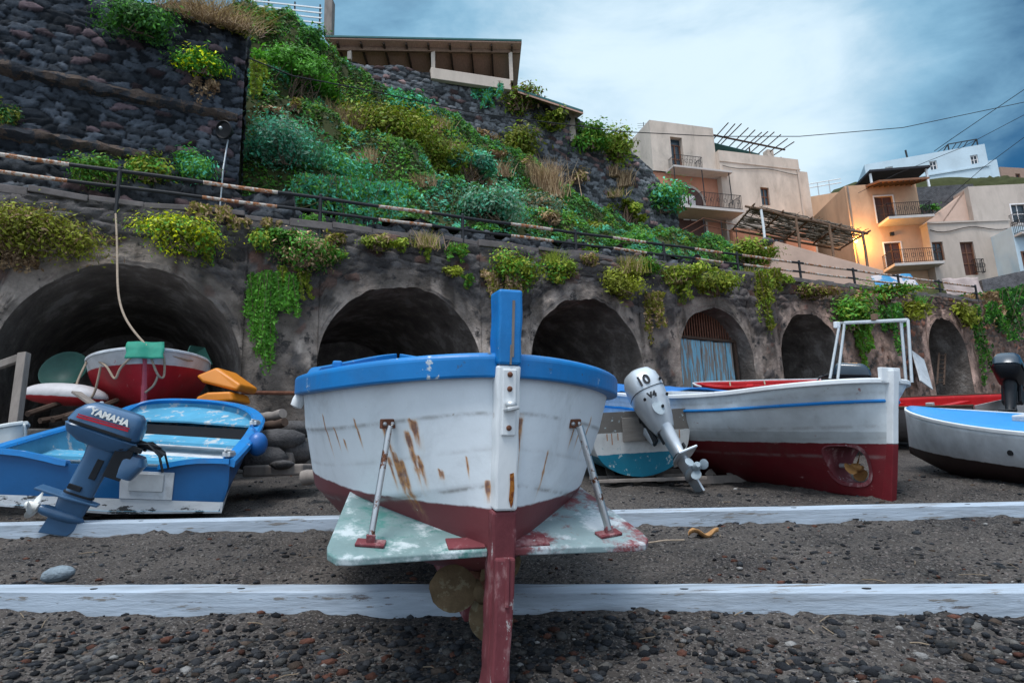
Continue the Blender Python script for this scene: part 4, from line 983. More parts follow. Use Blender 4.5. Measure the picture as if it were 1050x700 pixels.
mb = MB(); a, b = FE.uz(943, 230), FE.uz(990, 194); mb.prism([FE.pt(a[0], zb_, .5), FE.pt(k0 - .003, zb_, .5), FE.pt(k0 - .003, zt - .1, .5), FE.pt(b[0] + .3, zt - .25, .5), FE.pt(a[0], a[1] - .3, .5)], FE.pt(0, 0, 5) - FE.pt(0, 0, 0)); mb.build('side_wall', M['pinkw'], HE)
# far right corner house
FR = Fac(1050, 260, 40, math.radians(-2)); HR = empty('corner_house', 'white house with a balcony cut by the right edge', 'house', FR.pt(0, FR.uz(1050, 280)[1]))
r0 = FR.uz(1043, 262)[0]; r1 = r0 + 8; hh = (r0 + .35, r0 + 1.8, FR.uz(1050, 279)[1], FR.uz(1046, 259)[1])
FR.body(r0, r1, FR.uz(1050, 300)[1] - 1, FR.uz(1050, 232)[1], 7, [hh]).build('wall', M['bluew'], HR); opening(FR, hh, 'door', HR, 'frameb')
balcony_rail(FR, HR, r0 + .1, r0 + 3, FR.uz(1047, 241)[1], .6, .9); mb = MB(); FR.box(mb, r0 + .05, r0 + 3.1, FR.uz(1047, 241)[1] - .14, FR.uz(1047, 241)[1], -.7, -.003); mb.build('balcony_slab', M['slab'], HR)
# bluish house on the skyline
FF = Fac(950, 175, 62, math.radians(-20))
HF = empty('skyline_house', 'long bluish-white house with small windows on the skyline', 'house', FF.pt(0, FF.uz(950, 195)[1]))
f0, f1 = FF.uz(888, 180)[0], FF.uz(1014, 170)[0]; zt = (FF.uz(888, 167)[1] + FF.uz(1006, 150)[1]) / 2; zb_ = FF.uz(950, 200)[1] - 2
ws = [(FF.uz(908, 175)[0], FF.uz(916, 175)[0], FF.uz(912, 179.5)[1], FF.uz(912, 171)[1]), (FF.uz(953, 169)[0], FF.uz(961, 169)[0], FF.uz(957, 174)[1], FF.uz(957, 165)[1]), (FF.uz(995, 163)[0], FF.uz(1003, 163)[0], FF.uz(999, 168)[1], FF.uz(999, 159)[1])]
FF.body(f0, f1, zb_, zt, 9, ws).build('wall', M['bluew'], HF)
for w in ws: opening(FF, w, 'window', HF, 'frame', proud=False)
mb = MB(); FF.box(mb, FF.uz(940, 180)[0], f1 + .15, FF.uz(980, 176)[1], FF.uz(980, 174.5)[1], -.12, -.003); mb.build('string_course', M['bluew'], HF)
mb = MB(); FF.box(mb, f1 + .003, FF.uz(1028, 175)[0], zb_, zt - 1.6, .8, 8); mb.build('side_wing', M['bluew'], HF)
for x0, x1, y0, y1 in ((966, 974, 188, 194), (998, 1004, 184, 190), (1008, 1013, 184, 189)):
    mb = MB(); a = FF.rect(x0, y0, x1, y1); FF.box(mb, *a, -.06, -.003); mb.build('shutter', M['tarp'], HF)
mb = MB(); a = FF.pt(FF.uz(976, 150)[0], zt, 1); b = FF.pt(FF.uz(1007, 150)[0], zt, 1); up = V((0, 0, 1.1)); bk = FF.pt(0, 0, 3.5) - FF.pt(0, 0, 0)
for p in (a, b, a + bk, b + bk): mb.bar(p, p + up, .1, .1)
for p, q in ((a, b), (a, a + bk), (b, b + bk), (a + bk, b + bk)): mb.bar(p + up, q + up, .09, .09)
for f in (.3, .5, .7): mb.bar(a.lerp(b, f) + up, (a + bk).lerp(b + bk, f) + up, .06, .06)
mb.bar(a + up, a + V((-1.6, 0, 0)), .07, .07); mb.build('roof_frame', M['ironblk'], HF)
mb = MB(); p = FF.pt(FF.uz(936, 158)[0], zt, 2); mb.tube([p, p + V((-.1, 0, 1.7))], .1, 8); p2 = FF.pt(FF.uz(926, 160)[0], zt, 3); mb.tube([p2, p2 + V((0, 0, .7))], .05, 6); mb.build('flue', M['ironblk'], HF)
FT = Fac(918, 185, 52, math.radians(-6)); dk = empty('roof_terrace_canopy', 'flat dark canopy behind the tiled awning of the ochre house', 'canopy', FT.pt(0, FT.uz(918, 195)[1]))
mb = MB(); a = FT.rect(884, 182, 946, 186); FT.box(mb, a[0], a[1], a[3] - .2, a[3], -1.5, 3); mb.build('canopy_roof', M['darkroof'], dk)
mb = MB(); u = FT.uz(946, 190)[0]; FT.box(mb, u - .2, u - .05, a[3] - 2.5, a[3] - .2, -1.2, -1.05); mb.build('post', M['white'], dk); mb = MB(); FT.box(mb, a[0] + .1, a[0] + .25, a[3] - 2.5, a[3] - .2, -1.2, -1.05); mb.build('post', M['white'], dk)
FG = Fac(1040, 182, 66, math.radians(10)); HG = empty('brown_house', 'brown house with one dark window on the skyline at the right edge', 'house', FG.pt(0, FG.uz(1040, 190)[1]))
hh = FG.rect(1041, 178, 1048, 188); FG.body(FG.uz(1027, 180)[0], FG.uz(1100, 180)[0], FG.uz(1040, 200)[1] - 2, FG.uz(1040, 172)[1], 8, [hh]).build('wall', M['brownw'], HG); opening(FG, hh, 'window', HG, 'frameb', proud=False)
# dark stone wall between ochre and upper house
mb = MB(); FS = Fac(958, 205, 49, math.radians(-4)); s0_, s1_ = FS.uz(938, 205)[0], FS.uz(1000, 200)[0]
FS.box(mb, s0_, s1_, FS.uz(958, 222)[1] - 3, FS.uz(958, 191)[1], 0, .6); o = mb.build('boundary_wall', pm('dark_rubble', (.085, .085, .09), .9, .5, 2.5, 8, .9, bd=.08)); recentre(o, FS.pt(0, FS.uz(958, 215)[1])); tag(o, 'dark rubble wall between the ochre house and the pale house above', 'wall')
B(950, 214, 30, 12, 'mound', 'green+dark', 'small plant at the foot of the dark rubble wall by the ochre house', Y=48.5)
# left wall and small flat roof behind white house
FL = Fac(845, 200, 50, math.radians(-20)); LL = empty('ochre_annex', 'low ochre annex with a white pipe fence on its roof, left of the ochre house', 'house', FL.pt(0, FL.uz(845, 230)[1]))
mb = FL.body(FL.uz(828, 215)[0], FL.uz(868, 205)[0], FL.uz(845, 240)[1] - 2, (FL.uz(830, 206)[1] + FL.uz(864, 192)[1]) / 2, 5, []); mb.build('wall', M['ochre'], LL)
mb = MB(); za_ = FL.uz(845, 192)[1]; 
for h in (.2, .55): mb.tube([FL.pt(FL.uz(826, 200)[0], za_ + h, .1), FL.pt(FL.uz(864, 195)[0], za_ + h, .1)], .04, 5)
for px in (827, 840, 852): mb.tube([FL.pt(FL.uz(px, 200)[0], za_ - 1, .1), FL.pt(FL.uz(px, 200)[0], za_ + .55, .1)], .04, 5)
mb.build('pipe_fence', M['galv'], LL)
# salmon wall below the white house / terrace
FP_ = Fac(810, 240, 43.2, math.radians(3)); HP = empty('salmon_house', 'low salmon-walled room with a small double window under the cane pergola', 'house', FP_.pt(0, FP_.uz(810, 262)[1]))
hh = FP_.rect(793, 243, 807, 252); FP_.body(FP_.uz(752, 245)[0], FP_.uz(836, 250)[0], FP_.uz(800, 280)[1] - 1, FP_.uz(800, 233)[1], .6, [hh]).build('wall', M['orangew'], HP); opening(FP_, hh, 'window', HP, 'frameb', proud=False)
# cane pergola
PG = empty('cane_pergola', 'long rustic pergola of poles roofed with canes beside the ochre house', 'pergola', Q(830, 262, 38))
fa, fb = Q(772, 213, 38), Q(890, 240, 38.5); ba, bb = Q(752, 236, 42.6), Q(862, 256, 42.6)
mb = MB(); mb.tube([fa.lerp(fb, f) + V((0, 0, .05 * math.sin(f * 14))) for f in np.linspace(-.02, 1, 14)], .09, 7); mb.build('beam', M['pole'], PG, smooth=True)
mb = MB(); mb.tube([(fa + V((0, .5, .25))).lerp(fb + V((0, .5, .25)), f) for f in np.linspace(-.04, .6, 6)], .08, 7); mb.build('beam', M['pole'], PG, smooth=True)
mb = MB(); mb.tube([ba, bb], .09, 7); mb.build('beam', M['pole'], PG)
for f in (.07, .37, .66, .95):
    a = fa.lerp(fb, f); mb = MB(); mb.tube([a, a + V((.03, 0, -1.2)), a + V((-.02, 0, -3.4))], .085, 8); mb.build('post', M['white' if f < .1 else 'pole'], PG, smooth=True)
for f in (.0, .25, .5, .75, 1):
    mb = MB(); mb.tube([fa.lerp(fb, f) + V((0, -.3, .12)), ba.lerp(bb, f) + V((0, .2, .1))], .065, 6); mb.build('rafter', M['pole'], PG)
mb = MB()
for i in range(330):
    f = random.random(); g0 = random.uniform(0, 1); L_ = random.uniform(.06, .2)
    a = fa.lerp(fb, max(0, f - L_)).lerp(ba.lerp(bb, max(0, f - L_)), g0) + V((0, 0, .16 + random.uniform(0, .12))); b = fa.lerp(fb, min(1.03, f + L_)).lerp(ba.lerp(bb, min(1, f + L_)), min(1, max(0, g0 + random.uniform(-.12, .12)))) + V((0, 0, .16 + random.uniform(-.02, .14)))
    mb.tube([a, b], random.uniform(.018, .035), 4)
for i in range(26):
    f = random.random(); a = fa.lerp(fb, f); mb.tube([a + V((random.uniform(-.6, .2), -.6 * random.random(), .15)), a.lerp(ba.lerp(bb, f), .6) + V((0, 0, .3))], .02, 4)
mb.build('cane_roof', M['cane'], PG)
# pink parapet in front, tarpaulins, right stone wall
pw = MB(); a, b, c = Q(787, 247, 37.2), Q(897, 277, 37.6), Q(936, 286, 38)
pw.bar(a + V((0, 0, -1.6)), b + V((0, 0, -1.6)), .3, 3.2); o = pw.build('parapet_wall', M['pinkw'], bevel=.03); recentre(o, (a + b) / 2 + V((0, 0, -3))); tag(o, 'plain pink parapet wall in front of the cane pergola', 'wall')
mb = MB(); p = Q(786, 248, 36.9)
o = stones('boulder', np.array([p]), np.array([.42]), np.array([(.11, .1, .1)]), M['rock'], 3, .12); tag(o, 'grey boulder at the left end of the pink wall', 'boulder')
FW = Fac(1030, 288, 37.5, math.radians(-3)); mb = MB(); s0_ = FW.uz(1006, 285)[0]; zq = FW.uz(1025, 286)[1]
mb.prism([FW.pt(s0_, zq - 3, 0), FW.pt(s0_ + 8, zq - 3, 0), FW.pt(s0_ + 8, zq + 1.4, 0), FW.pt(s0_, zq, 0)], V((0, .5, 0))); o = mb.build('roadside_wall', pm('grey_rubble', (.12, .115, .12), .9, .5, 2.5, 7, .9, bd=.08)); recentre(o, FW.pt(s0_, zq - 1)); tag(o, 'grey rubble wall sloping up to the right edge below the grey house', 'wall')
FU = Fac(985, 292, 36.5, math.radians(-3)); a = FU.rect(966, 286, 1006, 304); P, us, zs_ = [], np.linspace(0, 1, 24), np.linspace(0, 1, 12)
for z in zs_: P.append([FU.pt(a[0] + (a[1] - a[0]) * u, a[2] + (a[3] - a[2]) * z, -.35 * (1 - z) + .12 * math.sin(u * 13 + z * 3)) for u in us])
o = MB().loft(P, closed=False, cap=False).build('tarpaulin', M['tarp2'], smooth=True); s = o.modifiers.new('thickness', 'SOLIDIFY'); s.thickness = .03; recentre(o, FU.pt(0, a[2])); tag(o, 'crumpled salmon tarpaulin hung below the grey house', 'tarpaulin')
FU = Fac(910, 288, 33.5, math.radians(-3)); P = []
a = FU.rect(893, 283, 936, 296)
for z in zs_: P.append([FU.pt(a[0] + (a[1] - a[0]) * u, a[2] + (a[3] - a[2]) * z, -.5 * (1 - z) + .08 * math.sin(u * 11 + z * 2)) for u in us])
tb = MB(); tb.loft(P, closed=False, cap=False); m2, t2, b2 = nt('blue_white_cloth'); co = ocoord(t2); b2.inputs['Roughness'].default_value = .6
t2.links.new(mixc(t2, maprange(t2, noise(t2, 1.6, 4, .6, co), .48, .54), (.03, .22, .42), (.5, .45, .46)), b2.inputs['Base Color'])
o = tb.build('tarpaulin', m2, smooth=True); s = o.modifiers.new('thickness', 'SOLIDIFY'); s.thickness = .03; recentre(o, FU.pt(0, a[2])); tag(o, 'blue and white tarpaulin behind the railing below the ochre house', 'tarpaulin')
# the lit lamp under the pergola
p = FC.pt(FC.uz(874, 248)[0] + .05, FC.uz(874, 248)[1], -.38); lr = empty('wall_lamp', 'lit warm lamp on the wall under the end of the cane pergola', 'lamp', p)
mb = MB(); mb.ball(p, (.16, .12, .22), 12); mb.build('glowing_globe', M['lampg'], lr, smooth=True)
mb = MB(); mb.bar(p + V((0, .1, -.1)), p + V((0, .32, -.1)), .05, .05); mb.build('bracket', M['ironblk'], lr)
ld = bpy.data.lights.new('warm_lamp', 'POINT'); ld.energy = 330; ld.color = (1.0, .48, .10); ld.shadow_soft_size = .25
lo = bpy.data.objects.new('warm_lamp_light', ld); COL.objects.link(lo); lo.location = p + V((.1, -.5, -.1)); 
# ------------------------------------------------------------------ boats
def frame(o, yaw=0, pitch=0, roll=0):
    return Matrix.Translation(V([float(c) for c in o])) @ Matrix.Rotation(yaw, 4, 'Z') @ Matrix.Rotation(pitch, 4, 'X') @ Matrix.Rotation(roll, 4, 'Y')
def lerp(a, b, f): return a + (b - a) * f
def shell(root, name, fn, S, Vs, mout, min_, thick=.035, cols=None, skip=None):
    """hull plating; fn(s, v) -> half breadth, y, z; outside and inside materials"""
    rows = []
    for s in S:
        r = [fn(s, v) for v in Vs]; rows.append([(-b, y, z) for b, y, z in r[::-1]] + [(b, y, z) for b, y, z in r])
    R_ = np.array(rows); f = gridfaces(*R_.shape[:2])[:, ::-1]
    if skip is not None: f = f[~skip(R_.reshape(-1, 3)[f].mean(1))]
    o = npmesh(name, R_.reshape(-1, 3), f, [mout, min_], root, smooth=True, local=True)
    s = o.modifiers.new('plank_thickness', 'SOLIDIFY'); s.thickness = thick; s.offset = -1; s.material_offset = 1; s.material_offset_rim = 1
    return o, R_
def sweep(pts, out, up, w, h, off=0.0, zo=0.0):
    """rectangular moulding along pts; out = outward horizontal directions"""
    rows = []
    for p, o in zip(pts, out):
        p = V(p); o = V(o); u = V(up); a = p + o * off + u * zo
        rows.append([a, a + o * w, a + o * w + u * h * .85, a + o * w * .8 + u * h, a + u * h])
    return MB().loft(rows)
def outdir(pts, side):
    r = []
    for i in range(len(pts)):
        d = V(pts[min(i + 1, len(pts) - 1)]) - V(pts[max(0, i - 1)]); d.z = 0
        n = V((d.y, -d.x, 0)); n = n.normalized() if n.length > 1e-6 else V((side, 0, 0)); r.append(n if side > 0 else -n)
    return r
def gunwale(root, name, R_, mat, w, h, off=-.03, zo=-.03, skip=0, bevel=.008):
    nc = R_.shape[1]; mb = MB()
    for col, side in ((0, -1), (nc - 1, 1)):
        pts = [tuple(p) for p in R_[skip:, col]]; m = sweep(pts, outdir(pts, side), (0, 0, 1), w, h, off, zo); mb.add(m.v, m.f)
    return mb.build(name, mat, root, local=True, bevel=bevel)
def deckplate(root, name, fn, S, drop, mat, v0=None, inset=.05, thick=.03):
    L_, R2 = [], []
    for s in S:
        b, y, z = fn(s, 1.0); z -= drop; b2 = fn(s, .85)[0]; b = max(.01, min(b, b2) - inset); L_.append((-b, y, z)); R2.append((b, y, z))
    mb = MB(); rows = [[a, (0, a[1], a[2] + .03), b] for a, b in zip(L_, R2)]; mb.loft(rows, closed=False, cap=False)
    o = mb.build(name, mat, root, local=True); s = o.modifiers.new('thickness', 'SOLIDIFY'); s.thickness = thick; return o
def propeller(parent, name, hub, axis, R_, mat, blades=3, a0=0, round_=.5, hubr=None, twist=.5, bow=0):
    """blades about an axis; hub = local position"""
    Q_ = V(axis).to_track_quat('Z', 'X').to_matrix().to_4x4(); X = Matrix.Translation(V(hub)) @ Q_; hr = hubr or R_ * .2
    mb = MB(); mb.lathe([(hr * .45, -hr * 1.3), (hr, -hr), (hr * .95, hr), (hr * .5, hr * 1.7)], X, 14)
    root = mb.build(name, mat, parent, smooth=True, local=True)
    for k in range(blades):
        an = a0 + 2 * PI * k / blades; rows = []
        for i in range(9):
            f = i / 8; r = hr * .7 + (R_ - hr * .7) * f; wd = R_ * round_ * (math.sin(PI * min(.98, .12 + .8 * f)) ** .7) * (1 if f < .98 else .35); tw = twist * (1.25 - .6 * f)
            row = []
            for j, (c, t_) in enumerate(((-1, 0), (-.5, .035), (.5, .035), (1, 0), (.5, -.035), (-.5, -.035))):
                x = c * wd * math.cos(tw); z = c * wd * math.sin(tw) + t_ * R_ * (1 - .5 * f); row.append(X @ V((r * math.cos(an) - x * math.sin(an), r * math.sin(an) + x * math.cos(an), z)))
            rows.append(row)
        b = MB().loft(rows).build('blade', mat, parent if False else root, smooth=True, local=True)
    return root

# ---- the white double-ender in the middle
MO = (-.12, 3.06, SL * 3.06 + .005)
MBT = frame(MO, .275, .13, .022)
main = empty('double_ended_boat', 'big white wooden boat with blue rail, rust streaks and red keel in the middle', 'boat', M=MBT)
LM, BM = 5.6, .905
def main_fn(s, v):
    sheer = 1.455 - .11 * math.sin(PI * min(1, s / 3.2) ** .8) ** 1.0 * (1 if s < 3.2 else 0) + .30 * max(0, (s - 2.6) / 3) ** 2
    kz = .20 + .36 * math.exp(-s / .75) + .25 * max(0, (s - 4.2) / 1.4) ** 2
    ls = lerp(2.5, 1.40, v ** .6); a = (1 - (1 - min(s / ls, 1)) ** 2.1) ** lerp(.86, .52, v ** .6)
    lb = lerp(3.4, 2.6, v); bb = (1 - (1 - min((LM - s) / lb, 1)) ** 1.9) ** .8
    w = float(np.interp(v, [0, .03, .08, .17, .38, .40, .74, 1], [0, .30, .50, .68, .895, .915, .98, 1.0])) + .006 * (v > .38) + .006 * (v > .75)
    return BM * a * bb * w + .045, s, kz + (sheer - kz) * v
Sm = [LM * (i / 300) ** 2.0 for i in range(301)]; Vm = [(j / 76) ** 1.3 for j in range(77)]
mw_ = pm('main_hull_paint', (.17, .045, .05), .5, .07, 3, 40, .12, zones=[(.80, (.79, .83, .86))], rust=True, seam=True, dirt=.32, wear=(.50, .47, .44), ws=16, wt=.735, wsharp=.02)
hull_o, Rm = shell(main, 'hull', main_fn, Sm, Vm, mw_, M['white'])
# rust that has run down from fastenings (positions on the hull, running straight down its own side)
hv = Rm.reshape(-1, 3); Rf = np.array(MBT)[:3, :3]; tv = np.array(MBT)[:3, 3]
hb = BVHTree.FromPolygons([tuple(Rf @ p + tv) for p in hv], [tuple(f) for f in gridfaces(*Rm.shape[:2])])
MI = MBT.inverted()
def onhull(px, py):
    p = hb.ray_cast(V(CAM), V(ray(px, py)).normalized())[0]; return MI @ p if p else None
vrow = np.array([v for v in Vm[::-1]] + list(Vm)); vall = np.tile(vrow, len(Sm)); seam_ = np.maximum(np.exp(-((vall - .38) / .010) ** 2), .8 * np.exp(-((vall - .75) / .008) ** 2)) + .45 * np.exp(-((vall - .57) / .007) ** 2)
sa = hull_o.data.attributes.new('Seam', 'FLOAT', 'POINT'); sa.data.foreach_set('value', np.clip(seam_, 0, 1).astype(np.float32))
rust = np.zeros(len(hv))
for px, py, ln, wd in [(394, 437, .22, .014), (398, 470, .16, .010), (417, 446, .26, .016), (424, 432, .14, .020), (405, 468, .26, .018), (412, 476, .24, .016), (363, 432, .15, .007), (353, 450, .07, .008), (332, 428, .22, .006), (343, 440, .12, .004), (533, 431, .30, .014), (500, 494, .10, .014), (452, 482, .05, .014), (561, 466, .20, .007), (596, 436, .14, .006), (588, 440, .1, .006), (606, 430, .2, .010), (430, 470, .14, .012), (478, 470, .10, .004)]:
    h = onhull(px, py)
    if h is None: continue
    i0 = int(np.argmin(((Rm - np.array(h)) ** 2).sum(-1).min(1))); ln *= 1.15
    d = np.linalg.norm(Rm - Rm[i0][None], axis=-1).ravel() + .006 * (vnoise(hv[:, 2] * 40, hv[:, 2] * 0 + px, 3) - .5); d = np.where(np.sign(hv[:, 0]) == np.sign(h.x), d, 9); dz = (h.z - hv[:, 2]) / ln
    sh_ = (dz > -.05) * np.clip(1.5 - 1.35 * dz, 0, 1); rust = np.maximum(rust, np.clip(1.5 - d / (wd * (1.1 - .5 * np.clip(dz, 0, 1))), 0, 1) * sh_)
    rust = np.maximum(rust, .42 * np.exp(-(d / (wd * 2.4)) ** 2) * (dz > -.1) * np.clip(1.6 - 1.0 * dz, 0, 1))
ra = hull_o.data.attributes.new('Rust', 'FLOAT', 'POINT'); ra.data.foreach_set('value', rust.astype(np.float32))
gunwale(main, 'rail', Rm[::5], M['blue'], .095, .115, -.045, -.06, 0, .012)
# raised plank edges
seam = pm('seam', (.62, .65, .67), .6, .1)
for vj, nm in ():
    for sd in (-1, 1):
        pts = []
        for s in Sm[2:70:2]: b, y, z = main_fn(s, vj); pts.append((sd * (b + .002), y, z))
        mb = MB(); mb.tube(pts, .008, 5); mb.build(nm, M['white'], main, local=True, smooth=True)
deckplate(main, 'deck', main_fn, Sm[30:296:10], .16, M['blue'])
# sternpost, three painted lengths
pw_ = pm('post_paint', (.72, .74, .75), .55, .1, 4, 30, .2, rust=True, dirt=.3, wear=(.36, .33, .3), ws=12, wt=.69, stretch=(1, 1, .4))
def post(name, z0, z1, w0, w1, y0, y1, mat, x0=0., x1=0., rz=()):
    rows = []; N_ = max(3, int((z1 - z0) / .02)); rr_ = []
    for i in range(N_ + 1):
        f = i / N_; z = lerp(z0, z1, f); w = lerp(w0, w1, f) / 2; x = lerp(x0, x1, f) + .002 * math.sin(z * 31); rows.append([V((x - w, y0, z)), V((x + w, y0, z)), V((x + w, y1, z)), V((x - w, y1, z))])
        rr_ += [max([0] + [1.2 * max(0, 1 - abs(z - c) / l) for c, l in rz])] * 4
    o = MB().loft(rows).build(name, mat, main, local=True, bevel=.012)
    if rz: a = o.data.attributes.new('Rust', 'FLOAT', 'POINT'); a.data.foreach_set('value', np.array(rr_, np.float32))
    return o
post('sternpost', .80, 1.452, .105, .112, -.085, .06, pw_, rz=[(.50, .01)])
mb = MB(); mb.prism([(.012, -.0905, .965), (.030, -.0905, .97), (.034, -.0905, .90), (.028, -.0905, .83), (.020, -.0905, .815), (.010, -.0905, .85), (.014, -.0905, .92)], V((0, .002, 0))); mb.build('rust_streak', pm('rust_streak', (.40, .15, .03), .85, .5, 30, 60, .3, wear=(.16, .045, .015), ws=30, wt=.52, wsharp=.1), main, local=True)
st_ = post('sternpost_head', 1.455, 1.80, .112, .116, -.09, .07, M['bluecrack'])
crack = MB(); crack.box((.012, -.0905, 1.62), (.012, .006, .26)); crack.box((.004, -.0905, 1.50), (.008, .006, .09)); crack.build('split', M['wood'], st_, local=True)
post('lower_sternpost', .04, .797, .10, .115, -.075, .06, M['brick'], -.015, 0)
mb = MB(); mb.box((0, -.091, 1.285), (.066, .014, .30)); pl_ = mb.build('fitting_plate', M['white'], main, local=True, bevel=.006)
mb = MB(); [mb.ball((0, -.1, z), (.013, .01, .013), 10) for z in (1.41, 1.345, 1.17)]; mb.build('bolt', M['rustm'], pl_, local=True, smooth=True)
mb = MB(); mb.ball((.004, -.11, 1.275), (.028, .026, .02), 12); mb.tube([(-.02, -.1, 1.25), (-.015, -.135, 1.255), (.03, -.135, 1.262), (.03, -.1, 1.26)], .009, 6); mb.build('eye', M['galv'], pl_, local=True, smooth=True)
# rudder heel and blade
mb = MB(); mb.loft([[V((x0 - w, y0, z)), V((x0 + w, y0, z)), V((x0 + w, y1, z)), V((x0 - w, y1, z))] for z, x0, w, y0, y1 in ((.60, -.004, .046, -.11, -.074), (.45, -.008, .044, -.125, -.07), (.30, -.014, .040, -.135, -.02), (.10, -.026, .038, -.14, .05), (-.06, -.04, .034, -.13, .10), (-.16, -.05, .018, -.08, .10))])
rd = mb.build('rudder', M['brick'], main, local=True, bevel=.01)
mb = MB(); mb.tube([(.005, -.112, .60), (.0, -.132, .40)], .010, 6); mb.build('pintle', M['brick'], rd, local=True, smooth=True)
# keel and deadwood
mb = MB(); poly = [(-.045, .56, .10), (-.045, .50, .60)] + [(-.045, s, main_fn(s, 0)[2] + .03) for s in (.7, 1.2, 2, 3, 4, 4.9)] + [(-.045, 5.2, .26), (-.045, 4.6, .10)]
mb.prism(poly, V((.09, 0, 0))); mb.build('keel', M['brick'], main, local=True, bevel=.008)
mb = MB(); mb.tube([(0, .2, .38), (0, .55, .385)], .032, 10); mb.build('shaft', M['rustm'], main, local=True, smooth=True)
propeller(main, 'propeller', (-.02, .27, .345), (0, -1, 0), .265, M['bronze'], 3, math.radians(200), .42, .05, .35)
# stern plates on either side
fin2 = pm('fin_paint_worn', (.24, .32, .33), .6, .2, 3, 30, .3, wear=(.52, .56, .58), ws=3.2, wt=.52, wsharp=.10, wear2=((.19, .05, .055), 2.1, .50, .10), dirt=.3)
finm = pm('fin_paint_green', (.19, .28, .28), .6, .2, 3, 30, .3, wear=(.50, .56, .57), ws=3.2, wt=.53, wsharp=.10, wear2=((.07, .20, .18), 2.6, .52, .10), dirt=.35)
HF_ = .585
def finz(y): return HF_ + .235 * y
for sd, mt in ((-1, finm), (1, fin2)):
    P = [(.062, -.01), (.66, -.03), (.725, -.02), (.762, .03), (.765, .09), (.665, .69), (.64, .735), (.60, .75), (.16, .83), (.062, .5)]
    poly = [(sd * x, y, finz(y)) for x, y in P]; mb = MB(); mb.prism(poly, V((0, 0, .034))); fo = mb.build('stern_plate', mt, main, local=True, bevel=.008, seg=3)
    mb = MB(); mb.box((sd * .155, .05, finz(.05) + .038), (.17, .10, .012), Matrix.Rotation(.23, 3, 'X')); mb.build('hinge_strap', M['brick'], fo, local=True, bevel=.003)
    px0, px1 = ((402, 434), (380, 557)) if sd < 0 else ((589, 434), (624, 547))
    h = onhull(*px0)
    if h is None: print('no bracket'); h = V((sd * .5, .3, 1.2))
    nn = MI.to_3x3() @ V([float(c) for c in finz.__class__ and (0, -.235, 1)]) if False else None
    # foot of the strut on the plate
    o_, d_ = MI @ V(CAM), MI.to_3x3() @ V(ray(*px1)); k = (HF_ + .04 + .235 * o_.y - o_.z) / (d_.z - .235 * d_.y); ft = o_ + d_ * k
    top_ = h + V((sd * .012, -.03, 0))
    mb = MB(); mb.tube([ft + V((0, 0, .02)), top_ + (ft - top_) * .02], .0145 if sd < 0 else .019, 10); so = mb.build('strut', M['steel'], main, local=True, smooth=True)
    mb = MB(); X = V((sd * 1.0, .55, 0)).normalized(); X = V((.83, -.55 * sd, 0)).normalized() if sd < 0 else V((.83, .55, 0)).normalized()
    RX = Matrix((X, V((-X.y, X.x, 0)), V((0, 0, 1)))).transposed(); mb.box(h + V((0, -.008, .0)), (.135 if sd < 0 else .085, .02, .045), RX); bo = mb.build('bracket', M['rustm'], so, local=True, bevel=.004)
    mb = MB(); [mb.ball(h + X * q + V((0, -.024, 0)), .011, 8) for q in ((-.045, 0, .045) if sd < 0 else (-.025, .025))]; mb.build('bolt', M['steel'], so, local=True, smooth=True)
    mb = MB(); mb.box(ft + V((0, 0, .002)), (.13, .06, .014), Matrix.Rotation(.23, 3, 'X') @ Matrix.Rotation(.25 * sd, 3, 'Z')); mb.box(ft + V((0, 0, .02)), (.04, .03, .04)); mb.build('foot_pad', M['brick'], so, local=True, bevel=.004)
mb = MB(); b, y, z = main_fn(1.35, .93); mb.lathe([(.01, -.05), (.035, -.04), (.04, 0), (.035, .04), (.01, .05)], Matrix.Translation((-b - .03, y, z - .02)) @ Matrix.Rotation(.4, 4, 'Y'), 12); mb.build('fairlead', M['white'], main, local=True, smooth=True)
mb = MB(); b, y, z = main_fn(.55, 1); mb.box((-b + .02, y, z + .075), (.05, .05, .04)); mb.build('cleat', M['blue'], main, local=True, bevel=.01)

